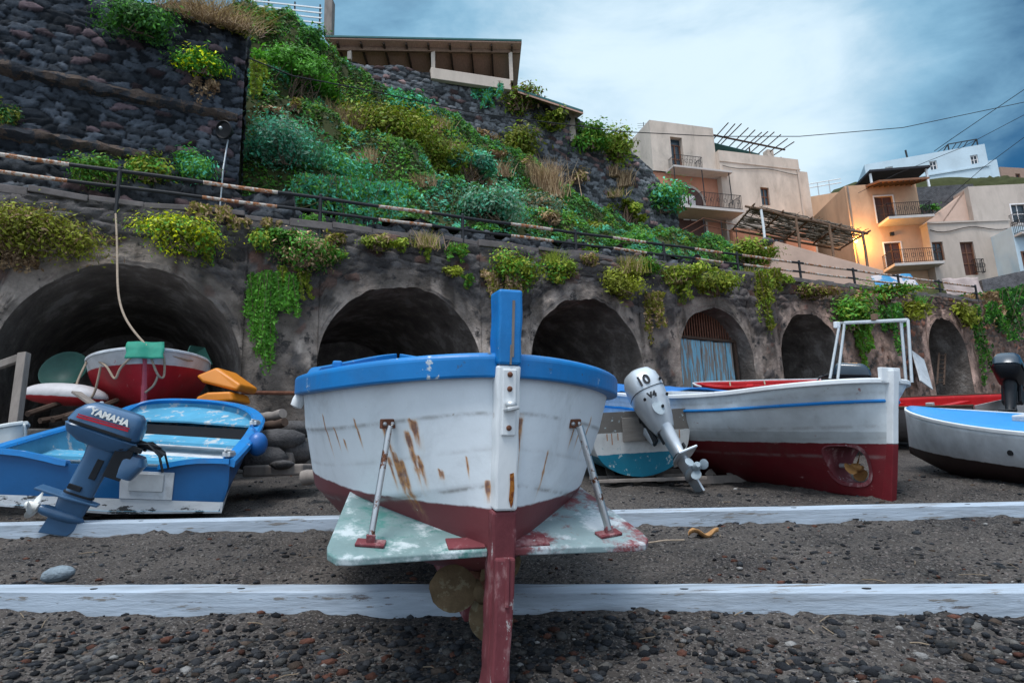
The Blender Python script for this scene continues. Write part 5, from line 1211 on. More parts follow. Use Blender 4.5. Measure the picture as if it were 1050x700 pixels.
# ---- outboard engines (x across, y forward, z up the leg, origin at the clamp)
def rsec(cx, cy, z, w, l, e=.45, n=20, skew=0):
    r = []
    for k in range(n):
        q = 2 * PI * k / n; c, s_ = math.cos(q), math.sin(q); y = cy + l / 2 * math.copysign(abs(s_) ** e, s_); r.append(V((cx + w / 2 * math.copysign(abs(c) ** e, c), y, z + skew * (y - cy))))
    return r
def outboard(label, Mx, cow, pan, leg, prop, style='box', text=None, stripe=None, pr=.14, lower=True):
    root = empty('outboard_motor', label, 'outboard motor', M=Mx)
    mb = MB()
    if style == 'box':
        mb.loft([rsec(0, -.20, .165, .30, .60), rsec(0, -.20, .19, .345, .66), rsec(0, -.19, .30, .34, .62, skew=.03), rsec(0, -.18, .37, .30, .54, skew=.04), rsec(0, -.17, .41, .23, .44, skew=.05), rsec(0, -.16, .42, .12, .3, skew=.05)])
    else:
        mb.loft([rsec(0, -.12, -.16, .20, .26, .8), rsec(0, -.13, -.05, .27, .36, .75), rsec(0, -.15, .12, .35, .46, .72), rsec(0, -.17, .30, .375, .52, .7, skew=.05), rsec(0, -.17, .44, .35, .50, .7, skew=.1), rsec(0, -.16, .53, .27, .40, .75, skew=.14), rsec(0, -.15, .565, .13, .22, .8, skew=.14)])
    c = mb.build('cowling', cow, root, local=True, smooth=True)
    mb = MB()
    if style == 'box':
        mb.loft([rsec(0, -.19, .02, .20, .40), rsec(0, -.2, .08, .30, .60), rsec(0, -.2, .155, .35, .67), rsec(0, -.2, .168, .33, .64)]); mb.build('lower_cowl', pan, root, local=True, smooth=True)
        mb = MB(); mb.bar((.178, -.48, .19), (.178, .08, .20), .012, .03); mb.bar((-.178, -.48, .19), (-.178, .08, .20), .012, .03); mb.build('trim_line', M['outd'], c, local=True, bevel=.003)
    else:
        mb.loft([rsec(0, -.168, .262, .375, .515, .7, skew=.05), rsec(0, -.168, .269, .376, .516, .7, skew=.05)]); mb.build('cowl_seam', M['outd'], c, local=True, smooth=True)
        for x, z in ((.12, .02), (-.12, .05), (.02, -.08), (.13, .20)): mb = MB(); mb.ball((x, -.17 - .225 - .1 * z, z + .1), (.016, .03, .016), 10); mb.build('cowl_bolt', M['outd'], c, local=True, smooth=True)
        mb = MB(); mb.lathe([(.055, 0), (.06, .012), (.001, .014)], Matrix.Translation((-.02, -.362, .03)) @ Matrix.Rotation(PI / 2 - .1, 4, 'X') @ Matrix.Scale(1.5, 4, (0, 1, 0)), 16); mb.build('vent', M['cast'], c, local=True, smooth=True)
    if lower:
        mb = MB(); mb.loft([rsec(0, -.14, .06, .17, .30, .7), rsec(0, -.14, -.10, .15, .26, .7), rsec(0, -.15, -.32, .13, .25, .7), rsec(0, -.15, -.46, .10, .25, .75), rsec(0, -.16, -.50, .11, .30, .75), rsec(0, -.16, -.66, .055, .26, .8)])
        lg = mb.build('leg', leg, root, local=True, smooth=True)
        mb = MB(); mb.prism([(-.10, -.50, -.52), (.10, -.50, -.52), (.105, -.2, -.52), (.05, .05, -.52), (-.05, .05, -.52), (-.105, -.2, -.52)], V((0, 0, .022))); mb.build('cavitation_plate', leg, lg, local=True, bevel=.006)
        mb = MB(); mb.lathe([(.004, .16), (.03, .13), (.052, .04), (.058, -.08), (.052, -.2), (.04, -.24)], Matrix.Translation((0, -.16, -.69)) @ Matrix.Rotation(-PI / 2, 4, 'X'), 16); mb.build('gearcase', leg, lg, local=True, smooth=True)
        mb = MB(); mb.prism([(-.011, -.30, -.72), (-.011, 0, -.72), (-.011, -.08, -.86), (-.011, -.32, -.90)], V((.022, 0, 0))); mb.build('skeg', leg, lg, local=True, bevel=.006)
        propeller(root, 'propeller', (0, -.46, -.69), (0, -1, 0), pr, prop, 3, .5, .42, .042, .6)
        mb = MB()
        for x in (-.10, .10): mb.box((x, .06, -.04), (.035, .16, .34)); mb.box((x, .10, .12), (.05, .20, .05)); mb.tube([(x, .11, -.02), (x, .24, -.02)], .014, 8)
        mb.tube([(-.14, .02, .10), (.14, .02, .10)], .03, 10); mb.build('clamp_bracket', M['outd'], root, local=True, bevel=.008)
        mb = MB(); mb.loft([rsec(.0, .20, .17, .06, .22, .8), rsec(.0, .22, .20, .05, .24, .8)]); mb.tube([(0, .15, .17), (0, .30, .16), (0, .38, .13)], [.03, .024, .028], 10); mb.build('tiller', M['outd'], root, local=True, smooth=True)
        mb = MB(); mb.box((.070, -.10, -.18), (.02, .06, .20)); mb.box((.066, -.2, -.40), (.02, .12, .05)); mb.box((-.070, -.10, -.18), (.02, .06, .20)); mb.loft([rsec(0, -.15, -.455, .125, .275, .7), rsec(0, -.15, -.475, .125, .28, .7)]); mb.build('joint_line', M['outd'], lg, local=True, bevel=.004)
        mb = MB()
        for x0_ in (-.06, .05): mb.tube([(x0_, .08, .14), (x0_ * 1.6, .22, .20), (x0_ * 2.2, .36, .14), (x0_ * 2.4, .46, .0)], .012, 6)
        mb.build('hose', M['outd'], root, local=True, smooth=True)
        mb = MB(); mb.loft([rsec(0, .14, -.18, .24, .16, .5), rsec(0, .17, -.02, .28, .22, .5), rsec(0, .15, .05, .2, .18, .5)]); mb.build('mount_casting', pan, root, local=True, smooth=True)
    if stripe:
        for z, r_ in ((.262, .009), (.285, .006)): mb = MB(); mb.bar((.1712, -.44, z - .02), (.1705, .02, z + .01), .006, r_ * 2); mb.build('stripe', stripe, c, local=True)
    for tx, sz, Mt in (text or []): text_mesh('lettering', tx, sz, Mt[1], c, Mt[0], .004, bold=.004)
    return root
def axes(o, aft, up, sc_=1.0):
    a = -V(aft).normalized(); u = V(up); u = (u - a * u.dot(a)).normalized(); x = a.cross(u)
    return Matrix.Translation(V([float(c) for c in o])) @ Matrix((x, a, u)).transposed().to_4x4() @ Matrix.Scale(sc_, 4)

# ---- the blue boat on the left
TR, TL, BR, BL = Q(236, 473, 7.6), Q(-14, 462, 7.15), Q(224, 527, 7.55), Q(-16, 533, 7.1)
NR, NL, NT_ = Q(262, 432, 9.2), Q(124, 425, 10.3), Q(200, 411, 10.7)
bb_ = empty('blue_dinghy', 'bright blue open dinghy with a white bottom, lying below the first vault', 'dinghy', (BL + BR) / 2)
def rim(f):
    """port and starboard rim, 0 at the transom, 1 at the stem"""
    if f < .72: k = f / .72; bu = math.sin(PI * k * .6) * .10; a, b = TL.lerp(NL, k), TR.lerp(NR, k); d = (b - a).normalized(); return a - d * bu, b + d * bu
    k = (f - .72) / .28; q = k * PI / 2; a, b = NL, NR; d = (b - a).normalized(); bu = math.sin(PI * .6) * .10; a, b = a - d * bu, b + d * bu; m = (a + b) / 2; fw = NT_ - m
    return m + (a - m) * math.cos(q) ** .8 + fw * math.sin(q), m + (b - m) * math.cos(q) ** .8 + fw * math.sin(q)
def brow(f):
    a, b = rim(f); m = (a + b) / 2; dep = (TR.z - BR.z) * (1 - .35 * f ** 2); dn = V((0, .10, -1)) * dep; tk = lerp(.93, .6, f)
    ca, cb = m + (a - m) * tk + dn, m + (b - m) * tk + dn; w_ = .21
    return [a, a.lerp(ca, .5) + (a - m) * .02, a.lerp(ca, 1 - w_), ca, (ca + cb) / 2 + V((0, 0, -.05)), cb, b.lerp(cb, 1 - w_), b.lerp(cb, .5) + (b - m) * .02, b]
Fs = list(np.linspace(0, .72, 16)) + list(.72 + .28 * np.linspace(.08, 1, 14)); rows = [brow(f) for f in Fs]
vs = [p for r in rows for p in r]; fs = [tuple(f[::-1]) for f in gridfaces(len(rows), 9)]
whiteworn = pm('bottom_white_worn', (.58, .60, .62), .6, .14, 4, 30, .2, wear=(.06, .06, .06), ws=5, wt=.585, wsharp=.03, stretch=(.5, 1, 1.6), dirt=.5)
darkblue = pm('dark_blue_hull', (.005, .085, .24), .38, .18, 2, 30, .1)
inner = pm('pale_blue_inside', (.075, .30, .46), .55, .2, 3, 30, .2, wear=(.42, .46, .48), ws=5, wt=.6)
me = bpy.data.meshes.new('hull'); me.from_pydata(vs, [], fs); ho = link('hull', me, [darkblue, whiteworn, inner], bb_)
for i, p in enumerate(me.polygons): p.material_index = 1 if (i % 8) in (2, 3, 4, 5) else 0; p.use_smooth = False
s = ho.modifiers.new('thickness', 'SOLIDIFY'); s.thickness = .03; s.offset = -1; s.material_offset = 2; s.material_offset_rim = 0
# transom with a low motor well
a, b = TL, TR; ca, cb = rows[0][3], rows[0][5]; tv_ = V((-.02, .055, .004)); d = b - a
def tp(u, w): return (a.lerp(b, u)).lerp(ca.lerp(cb, u), w)
topw = [(0, 0), (.14, 0.02), (.24, .10), (.32, .17), (.70, .17), (.78, .08), (.86, .02), (1, 0)]
mb = MB(); mb.prism([tp(0, .79)] + [tp(u, w) for u, w in topw] + [tp(1, .79)], tv_); mb.build('transom', darkblue, bb_)
mb = MB(); mb.prism([tp(.02, 1.0), tp(.5, 1.07), tp(.98, 1.0), tp(1, .792), tp(0, .792)][::-1], tv_ * 1.05 + V((0, 0, 0))); mb.build('transom_bottom', whiteworn, bb_)
mb = MB(); mb.prism([tp(u, w) + V((0, -.012, 0)) for u, w in ((.54, .26), (.77, .26), (.77, .785), (.54, .785))], V((0, .011, 0))); mb.build('motor_pad', M['whitewood'], bb_, bevel=.003)
mb = MB(); mb.prism([tp(u, w) + V((0, -.03, 0)) for u, w in ((.58, .30), (.73, .30), (.73, .64), (.58, .64))], V((0, .017, 0))); mb.build('clamp_plate', M['galv'], bb_, bevel=.006)
# moulded blue rim along sides, bow and transom
mb = MB(); R1 = [rim(f) for f in np.concatenate([np.linspace(0, .72, 14), .72 + .28 * np.linspace(.05, 1, 14)])]
line = [p[0] for p in R1] + [p[1] for p in R1[::-1][1:]]; out_ = []
for i in range(len(line)):
    dd = line[min(i + 1, len(line) - 1)] - line[max(0, i - 1)]; n = V((-dd.y, dd.x, 0)).normalized(); out_.append(n)
rows_ = []
for p, n in zip(line, out_): rows_.append([p + n * .05 + V((0, 0, -.07)), p + n * .06 + V((0, 0, .0)), p + n * .03 + V((0, 0, .03)), p - n * .10 + V((0, 0, .03)), p - n * .12 + V((0, 0, .0)), p - n * .02 + V((0, 0, -.05))])
mb.loft(rows_); mb.build('rim', M['blue'], bb_, smooth=True)
mb = MB(); L2 = [tp(u, w) for u, w in [(0, 0), (.07, .0), (.14, .02), (.19, .06), (.24, .10), (.28, .145), (.32, .17)]]; mb.loft([[p + V((0, -.035, -.03)), p + V((0, -.03, .03)), p + V((-.02, .07, .035)), p + V((-.02, .09, -.02))] for p in L2]); mb.build('transom_rim', M['blue'], bb_, smooth=True)
mb = MB(); L2 = [tp(u, w) for u, w in [(.70, .17), (.74, .125), (.78, .08), (.82, .045), (.86, .02), (.93, .0), (1, 0)]]; mb.loft([[p + V((0, -.035, -.03)), p + V((0, -.03, .03)), p + V((-.02, .07, .035)), p + V((-.02, .09, -.02))] for p in L2]); mb.build('transom_rim', M['blue'], bb_, smooth=True)
# inside: thwart, bow locker, floor
def across(f, drop, w, th, nm, mt, back=0):
    p0, p1 = rim(f); q0, q1 = rim(min(1, f + w)); m = MB(); dz_ = V((0, 0, -drop)); s_ = .05
    m.prism([p0.lerp(p1, s_) + dz_, p0.lerp(p1, 1 - s_) + dz_, q0.lerp(q1, 1 - s_) + dz_, q0.lerp(q1, s_) + dz_], V((0, 0, -th))); return m.build(nm, mt, bb_, bevel=.006)
across(.46, .16, .11, .05, 'thwart', inner); across(.20, .2, .08, .05, 'thwart', inner)
mb = MB(); P = [rim(f) for f in np.linspace(.74, .985, 10)]; mb.loft([[p[0].lerp(p[1], .04) + V((0, 0, -.13)), (p[0] + p[1]) / 2 + V((0, 0, -.11)), p[0].lerp(p[1], .96) + V((0, 0, -.13))] for p in P], closed=False, cap=False)
o = mb.build('bow_locker', inner, bb_); s = o.modifiers.new('thickness', 'SOLIDIFY'); s.thickness = .03
mb = MB(); p0, p1 = P[0]; mb.prism([p0.lerp(p1, .05) + V((0, 0, -.16)), p0.lerp(p1, .95) + V((0, 0, -.16)), p0.lerp(p1, .92) + V((0, 0, -.34)), p0.lerp(p1, .08) + V((0, 0, -.34))], V((0, .03, 0))); mb.build('locker_front', M['black'], bb_)
mb = MB(); P = [rim(f) for f in np.linspace(.02, .74, 8)]; mb.loft([[p[0].lerp(p[1], .1) + V((0, 0, -.36)), p[0].lerp(p[1], .9) + V((0, 0, -.36))] for p in P], closed=False, cap=False); o = mb.build('floorboards', M['whitewood'], bb_); s = o.modifiers.new('thickness', 'SOLIDIFY'); s.thickness = .02
for f in (.03, .60):
    p = rim(f)[1]; mb = MB(); mb.box(p + V((-.04, 0, .06)), (.10, .16, .06)); mb.tube([p + V((-.04, -.12, .10)), p + V((-.04, .14, .10))], .016, 6); mb.build('cleat', M['galv'], bb_, bevel=.01)
mb = MB(); p = rim(.58)[0]; mb.tube([p + V((.05, 0, 0)), p + V((.05, 0, .28))], .03, 8); mb.box(p + V((.05, 0, .05)), (.2, .14, .09)); mb.build('thole', M['whitewood'], bb_, bevel=.01)
fp_ = Q(264, 455, 8.4); mb = MB(); mb.ball(fp_, (.13, .13, .16), 16); mb.tube([fp_ + V((0, 0, .14)), Q(258, 436, 8.7)], .012, 6); mb.build('fender', M['fender'], bb_, smooth=True)
# its engine
ym = outboard('blue-grey outboard motor with white lettering tilted up on the stern of the blue dinghy', axes(Q(121, 466, 7.0), (-.86, -.34, .37), (.38, -.02, .92), 1.12), M['outb'], M['outb'], M['outb'], M['propw'], 'box', stripe=pm('red_stripe', (.5, .02, .04), .5), pr=.15,
    text=[('YAMAHA', .085, (Matrix.Translation((.173, -.18, .335)) @ Matrix(((0, 0, 1, 0), (1, 0, 0, 0), (0, 1, 0, 0), (0, 0, 0, 1))) @ Matrix.Rotation(-.2, 4, 'X'), M['propw']))])

# ---- small teal-bottomed boat with the silver engine
g0 = ground(662, 498); tb_ = empty('teal_bottomed_boat', 'small transom-sterned boat with a bare wood stern band and teal bottom', 'boat', M=frame((g0[0], g0[1], g0[2] + .02), .10, .11, -.03))
LT, BT_ = 4.6, .80
def teal_fn(s, v):
    sheer = 1.06 + .06 * (s / LT) ** 2; kz = .10 + .25 * max(0, (s - 3) / 1.6) ** 2; bb2 = (1 - (1 - min((LT - s) / 3.4, 1)) ** 2) ** .75
    w = (1 - (1 - v) ** 4.6) ** .6 * (.90 + .10 * v); return BT_ * bb2 * w * (.93 + .07 * min(1, s / 1.5)) + .02, s + .10 * (1 - v), kz + (sheer - kz) * v
tealp = pm('teal_hull_paint', (.012, .19, .29), .55, .15, 3, 30, .2, zones=[(.42, (.66, .68, .68))], wear=(.42, .50, .52), ws=9, wt=.66, dirt=.35)
to, Rt = shell(tb_, 'hull', teal_fn, np.linspace(0, LT, 40), [(j / 20) ** 1.4 for j in range(21)], tealp, M['blue'])
gunwale(tb_, 'rail', Rt, M['whitewood'], .07, .06, -.03, -.02)
pts = [(-b, y, z) for b, y, z in [teal_fn(0, v) for v in [(j / 20) ** 1.4 for j in range(21)]][::-1]]; pts = pts + [(-x, y, z) for x, y, z in pts[::-1]]
tealt = pm('teal_transom', (.012, .19, .29), .55, .15, 3, 30, .2, zones=[(.45, (.62, .63, .62)), (.76, (.17, .155, .14))], wear=(.40, .48, .50), ws=9, wt=.64, rust=True, dirt=.4)
mb = MB(); mb.prism([(x, y - .004, z) for x, y, z in pts], V((0, .05, 0))); tr_ = mb.build('transom', tealt, tb_, local=True)
mb = MB(); mb.box((.02, -.02, .80), (.62, .03, .34)); mb.build('motor_pad', M['greytop'], tb_, local=True, bevel=.006)
rs = pm('rust_run', (.30, .13, .05), .8, .3, 20)
mb = MB()
for x, ln in ((-.52, .10), (-.45, .16), (-.36, .1), (-.28, .13), (.48, .09), (.56, .12)): mb.box((x, -.007 , .755 - ln / 2), (.012, .004, ln))
mb.build('rust_run', rs, tr_, local=True)
deckplate(tb_, 'deck', teal_fn, np.linspace(.3, 4.3, 16), .20, M['blue'])
for x in (-.66, .66): mb = MB(); mb.tube([(x, .05, .78), (x * .9, .9, 1.05)], .02, 6); mb.build('brace', M['whitewood'], tb_, local=True)
mb = MB()
for dx in (-.35, .0, .35): mb.bar((dx - .1 + g0[0], g0[1] + .1, gh(g0[0], g0[1]) + .05), (dx + .15 + g0[0], g0[1] + 2.2, gh(g0[0], g0[1] + 2.2) + .05), .12, .07)
for dy in (0, .5): mb.bar((g0[0] - .75, g0[1] + dy, gh(g0[0], g0[1] + dy) + .06), (g0[0] + .85, g0[1] + dy - .1, gh(g0[0], g0[1] + dy) + .06), .16, .05)
o = mb.build('wooden_skid', M['wood'], bevel=.008); recentre(o, g0); tag(o, 'grey wooden skid of planks under the teal-bottomed boat', 'skid')
sv = outboard('silver outboard motor marked 10, tilted on the stern of the teal-bottomed boat', axes(Q(673, 432, g0[1] - .38), (-.04, -.95, .28), (-.33, .22, .90), 1.30), M['silver'], M['silver'], M['silver'], M['cast'], 'egg', pr=.125,
    text=[('10', .15, (Matrix.Translation((-.05, -.436, .335)) @ Matrix.Rotation(PI / 2 - .02, 4, 'X'), M['outd'])), ('V4', .085, (Matrix.Translation((-.03, -.412, .165)) @ Matrix.Rotation(PI / 2 + .15, 4, 'X'), M['outd']))])

# ---- the large white boat with a red bottom at the right
g1 = ground(918, 511); rb = empty('red_bottomed_boat', 'large white wooden boat with blue stripe, red bottom and steel frame', 'boat', M=frame((g1[0], g1[1], g1[2] - .03), .43, .075, .0))
LR, BR_ = 6.4, 1.0
def rb_fn(s, v):
    sheer = 1.40 - .10 * math.sin(PI * min(1, s / 4.2)) + .25 * max(0, (s - 3.5) / 2.9) ** 2; kz = .02 * s + .35 * max(0, (s - 4.8) / 1.6) ** 2
    ls = lerp(4.6, 1.15, min(1, v * 1.05) ** .75); a = (1 - (1 - min(s / ls, 1)) ** 2.0) ** lerp(1.5, .48, v); bb2 = (1 - (1 - min((LR - s) / lerp(3.8, 3.0, v), 1)) ** 1.9) ** .8
    w = (1 - (1 - v) ** 2.6) ** .75 * (.9 + .1 * v); return BR_ * a * bb2 * w + .045, s - .10 * v + .06, kz + (sheer - kz) * v
rbp = pm('red_hull_paint', (.145, .013, .018), .5, .22, 2, 30, .15, seam=True, zones=[(.66, (.47, .50, .51)), (.80, (.62, .66, .68))], wear2=((.40, .36, .33), 9, .70, .03), wear=(.33, .16, .15), ws=7, wt=.70, dirt=.35)
rbp2 = pm('red_post_paint', (.16, .014, .020), .5, .25, 3, 30, .2, wear=(.33, .16, .15), ws=7, wt=.68, dirt=.3)
hc, hw_ = (.47, .40), (.235, .235)
def inhole(c): return (np.abs((c[:, 1] - hc[0]) / hw_[0]) ** 3 + np.abs((c[:, 2] - hc[1]) / hw_[1]) ** 3 < 1)
Sr = list(np.linspace(0, 1.0, 52)) + list(np.linspace(1.05, LR, 60)); Vr = list(np.linspace(0, .55, 40)) + list(np.linspace(.57, 1, 18))
ro, Rr = shell(rb, 'hull', rb_fn, Sr, Vr, rbp, M['white'], skip=inhole)
ro.modifiers.clear(); vr_ = np.tile(np.array(Vr[::-1] + Vr), len(Sr)); sa = ro.data.attributes.new('Seam', 'FLOAT', 'POINT'); sa.data.foreach_set('value', np.clip(sum(k * np.exp(-((vr_ - c) / .012) ** 2) for c, k in ((.62, .5), (.52, .35), (.36, .4), (.90, .4))), 0, 1).astype(np.float32))
deckplate(rb, 'deck', rb_fn, np.linspace(.25, 6.1, 26), .13, M['whitewood'])
mb = MB()  # rim of the opening, joining both faces
q_ = [(hc[0] + (hw_[0] + .016) * math.copysign(abs(math.cos(a_)) ** .667, math.cos(a_)), hc[1] + (hw_[1] + .016) * math.copysign(abs(math.sin(a_)) ** .667, math.sin(a_))) for a_ in np.linspace(0, 2 * PI, 41)[:-1]]
def hb_at(y, z):
    s_ = y; 
    for _ in range(3): v_ = max(0, min(1, (z - .02 * s_) / 1.38)); s_ = max(0, y + .10 * v_ - .06)
    return rb_fn(s_, v_)[0]
rows = []
for k in (-1, -.98, -.6, 0, .6, .98, 1):
    rows.append([V(((hb_at(y, z) + .006) * k, y + (y - hc[0]) * (.08 if abs(k) == 1 else -.10), z + (z - hc[1]) * (.08 if abs(k) == 1 else -.10))) for y, z in q_])
mb.loft(rows, True, False); mb.build('keel_opening', M['brick'], rb, local=True, smooth=True)
gunwale(rb, 'rail', Rr[::2], M['white'], .08, .06, -.04, -.03)
for sd in (-1, 1):
    pts = [(sd * (rb_fn(s_, .83)[0] + .012), rb_fn(s_, .83)[1], rb_fn(s_, .83)[2]) for s_ in 6.1 * np.linspace(.02, 1, 70) ** 2]; mb = MB(); mb.tube(pts, .022, 6); mb.build('blue_strake', M['blue'], rb, local=True, smooth=True)
mb = MB(); mb.loft([[V((-w, y0, z)), V((w, y0, z)), V((w, y1, z)), V((-w, y1, z))] for z, w, y0, y1 in ((.66, .05, -.06, .05), (1.0, .05, -.09, .04), (1.38, .05, -.13, .0), (1.52, .05, -.14, -.01))]); mb.build('sternpost', M['white'], rb, local=True, bevel=.008)
mb = MB(); mb.loft([[V((-w, y0, z)), V((w, y0, z)), V((w, y1, z)), V((-w, y1, z))] for z, w, y0, y1 in ((-.02, .045, .02, .2), (.3, .05, -.02, .16), (.657, .05, -.06, .08))]); mb.build('lower_sternpost', rbp2, rb, local=True, bevel=.008)
mb = MB(); mb.box((0, -.05, 1.47), (.34, .05, .17)); mb.build('stern_board', M['white'], rb, local=True, bevel=.008)
mb = MB(); mb.bar((0, .02, -.025), (0, 2.4, .045), .085, .07); mb.build('keel_shoe', pm('shoe', (.22, .035, .035), .7, .3, 4, 30, .3, wear=(.5, .34, .32), ws=4, wt=.52, wsharp=.06), rb, local=True, bevel=.01)
mb = MB(); mb.tube([(0, .40, .37), (0, .78, .37)], .03, 10); mb.build('shaft', M['galv'], rb, local=True, smooth=True)
propeller(rb, 'propeller', (0, .47, .36), (0, -1, 0), .20, M['bronze2'], 3, math.radians(95), .42, .05, .75)
# steel frame over the stern
mb = MB(); A0, A1 = MI, None
RBI = (WM[rb]).inverted()
def fr_pt(px, py, Y): return RBI @ Q(px, py, Y)
Yf, Yg = g1[1] + .55, g1[1] + 1.35
topA, topB = fr_pt(866, 331, Yg + .05), fr_pt(931, 328, Yf + .05)
mb.tube([topA, topB], .024, 8)
for (x0, y0, x1, y1, Y) in ((866, 331, 859, 384, Yg + .05), (861, 331, 851, 384, Yg + .3), (931, 328, 935, 388, Yf + .05), (924, 330, 929, 388, Yf + .35)): mb.tube([fr_pt(x0, y0, Y), fr_pt(x1, y1 + 4, Y)], .020, 8)
mb.tube([topA, fr_pt(861, 331, Yg + .3)], .018, 6); mb.tube([topB, fr_pt(924, 330, Yf + .35)], .018, 6)
sf = mb.build('steel_frame', M['galv'], rb, local=True, smooth=True)
mb = MB(); mb.box(topA.lerp(topB, .5) + V((0, 0, .06)), (.07, .07, .09)); mb.build('stern_light', M['pole'], sf, local=True, bevel=.01); mb = MB(); mb.box(fr_pt(858, 333, Yg), (.09, .05, .09)); mb.build('lamp_box', M['white'], sf, local=True, bevel=.01)
# folded blue cover forward and pale boards
P = []
for s_ in np.linspace(3.1, 5.9, 18): b, y, z = rb_fn(s_, 1); P.append([V((b * k * .93, y, z + .05 + .10 * (1 - k * k) + .02 * math.sin(s_ * 9 + k * 5))) for k in np.linspace(-1, 1, 13)])
o = MB().loft(P, closed=False, cap=False).build('cover', M['tarp'], rb, local=True, smooth=True); s = o.modifiers.new('thickness', 'SOLIDIFY'); s.thickness = .02
for s_, x in ((3.0, -.3), (2.4, .2)): mb = MB(); b, y, z = rb_fn(s_, 1); mb.box((x, y, z + .06), (1.2, .22, .05)); mb.build('bow_board' if False else 'loose_board', M['whitewood'], rb, local=True, bevel=.006)
mb = MB(); p = g1
for k in range(3):
    s_ = 2.2 + k * .9; q = WM[rb] @ V((-.35, s_, 0)); mb.bar((q.x - .5, q.y + .1, gh(q.x, q.y) + .06), (q.x + .7, q.y + .25, gh(q.x, q.y) + .06), .16, .12)
    mb.bar((q.x - .25, q.y + .15, gh(q.x, q.y) + .1), (q.x - .30, q.y + .2, q.z + .22), .1, .1); mb.bar((q.x + .0, q.y + .15, gh(q.x, q.y) + .1), (q.x + .05, q.y + .2, q.z + .15), .1, .1)
o = mb.build('boat_cradle', M['wood'], bevel=.008); recentre(o, (q.x, q.y, gh(q.x, q.y))); tag(o, 'grey timber cradle propping the red-bottomed boat', 'cradle')

# ---- generic small boats
def small_boat(name, label, X, L_, B_, H_, out, ins, railm, roundstern=False, bilge=2.6, group=None, railw=.06):
    r = empty(name, label, 'boat', M=X, group=group)
    def fn(s, v):
        sheer = H_ + .18 * (max(0, s - L_ * .5) / (L_ * .5)) ** 2 * H_; kz = .4 * H_ * max(0, (s - L_ * .7) / (L_ * .3)) ** 2
        bb2 = (1 - (1 - min((L_ - s) / (L_ * .62), 1)) ** 2) ** .7; a = 1 if not roundstern else (1 - (1 - min(s / (L_ * .35), 1)) ** 2) ** .6
        return B_ * bb2 * a * (1 - (1 - v) ** bilge) ** .62 * (.88 + .12 * v) + .02, s, kz + (sheer - kz) * v
    S = np.linspace(0, L_, 34); o, R_ = shell(r, 'hull', fn, S, [(j / 16) ** 1.3 for j in range(17)], out, ins)
    gunwale(r, 'rail', R_, railm, railw, .05, -.03, -.02)
    if not roundstern:
        pts = [(-b, y, z) for b, y, z in [fn(0, (j / 16) ** 1.3) for j in range(16, -1, -1)]]; mb = MB(); mb.prism(pts + [(-x, y, z) for x, y, z in pts[::-1]], V((0, .04, 0))); mb.build('transom', out, r, local=True)
    return r, fn
# blue-decked boat cut by the right edge
X = frame((7.9, 5.1, .30), .30, .125, -.08)
wb, fn = small_boat('blue_decked_boat', 'white boat with bright blue deck and dark brown bottom at the right edge', X, 5.4, 1.0, .90, pm('brown_bottom', (.035, .018, .017), .6, .25, 3, zones=[(.47, (.62, .64, .66))], dirt=.12), M['white'], M['white'], railw=.035)
deckb = pm('sky_blue_deck', (.018, .25, .60), .4, .12, 3, 25, .1)
P = []
for s_ in np.linspace(.2, 5.3, 24): b, y, z = fn(s_, 1); P.append([V((b * k * .97, y, z + .015 + .05 * (1 - k * k))) for k in np.linspace(-1, 1, 9)])
o = MB().loft(P, closed=False, cap=False).build('deck', deckb, wb, local=True, smooth=True); s = o.modifiers.new('thickness', 'SOLIDIFY'); s.thickness = .03; s.offset = -1
mb = MB(); b, y, z = fn(2.0, 1); mb.prism([(-.35, 1.2, z + .04), (.35, 1.2, z + .04), (.30, 3.6, z + .06), (-.30, 3.6, z + .06)], V((0, 0, .09))); mb.build('coaming', M['whitewood'], wb, local=True, bevel=.02)
for s_ in (1.75, 2.9):
    b, y, z = fn(s_, 1); mb = MB(); mb.bar((-b + .10, y, z), (-b + .07, y, z + .22), .055, .055); mb.build('mooring_post', M['white'], wb, local=True, bevel=.01)
mb = MB(); b, y, z = fn(3.25, .72); mb.lathe([(.035, -.012), (.035, .012), (.02, .014)], Matrix.Translation((-b - .003, y, z)) @ Matrix.Rotation(-PI / 2, 4, 'Y'), 12); mb.build('drain_hole', M['black'], wb, local=True)
# red boats behind
X = frame(tuple(Q(1010, 425, 11.2)), .75, .10, -.22) ; X = frame((9.3, 11.9, gh(9.3, 11.9) + .12), .42, .08, -.14)
r1, fn = small_boat('red_boat', 'white boat with a bright red inside standing behind the blue-decked boat', X, 4.6, .95, .86, pm('dark_red_out', (.30, .29, .29), .6, .2, 3, dirt=.4), M['red'], M['wooddk'])
for s_ in (1.2, 2.6): b, y, z = fn(s_, 1); mb = MB(); mb.box((0, y, z - .12), (b * 1.8, .2, .04)); mb.build('thwart', M['red'], r1, local=True, bevel=.005)
for s_ in (.8, 2.2, 3.1): b, y, z = fn(s_, 1); mb = MB(); mb.box((-b + .05, y, z + .05), (.07, .14, .06)); mb.build('cleat', M['galv'], r1, local=True, bevel=.01)
outboard('dark outboard motor with a dark cowling at the right edge, above the blue-decked boat', axes(Q(1037, 398, 11.4), (-.55, -.60, .25), (.22, .1, .97), 1.25), M['cowldk'], M['outd'], M['outd'], M['outd'], 'box')
yb = 18.2; q0 = Q(842, 396, yb)
X = frame((q0.x - .1, q0.y, q0.z - .62), 1.05, .08, -.30)
r2_, fn = small_boat('red_boat', 'small bright red open boat with rope loops drawn up in front of the fifth vault', X, 3.6, .85, .66, M['red'], M['red'], M['whitewood'])
for s_ in (1.0, 2.0): b, y, z = fn(s_, 1); mb = MB(); mb.box((0, y, z - .10), (b * 1.8, .2, .04)); mb.build('thwart', M['red'], r2_, local=True, bevel=.005)
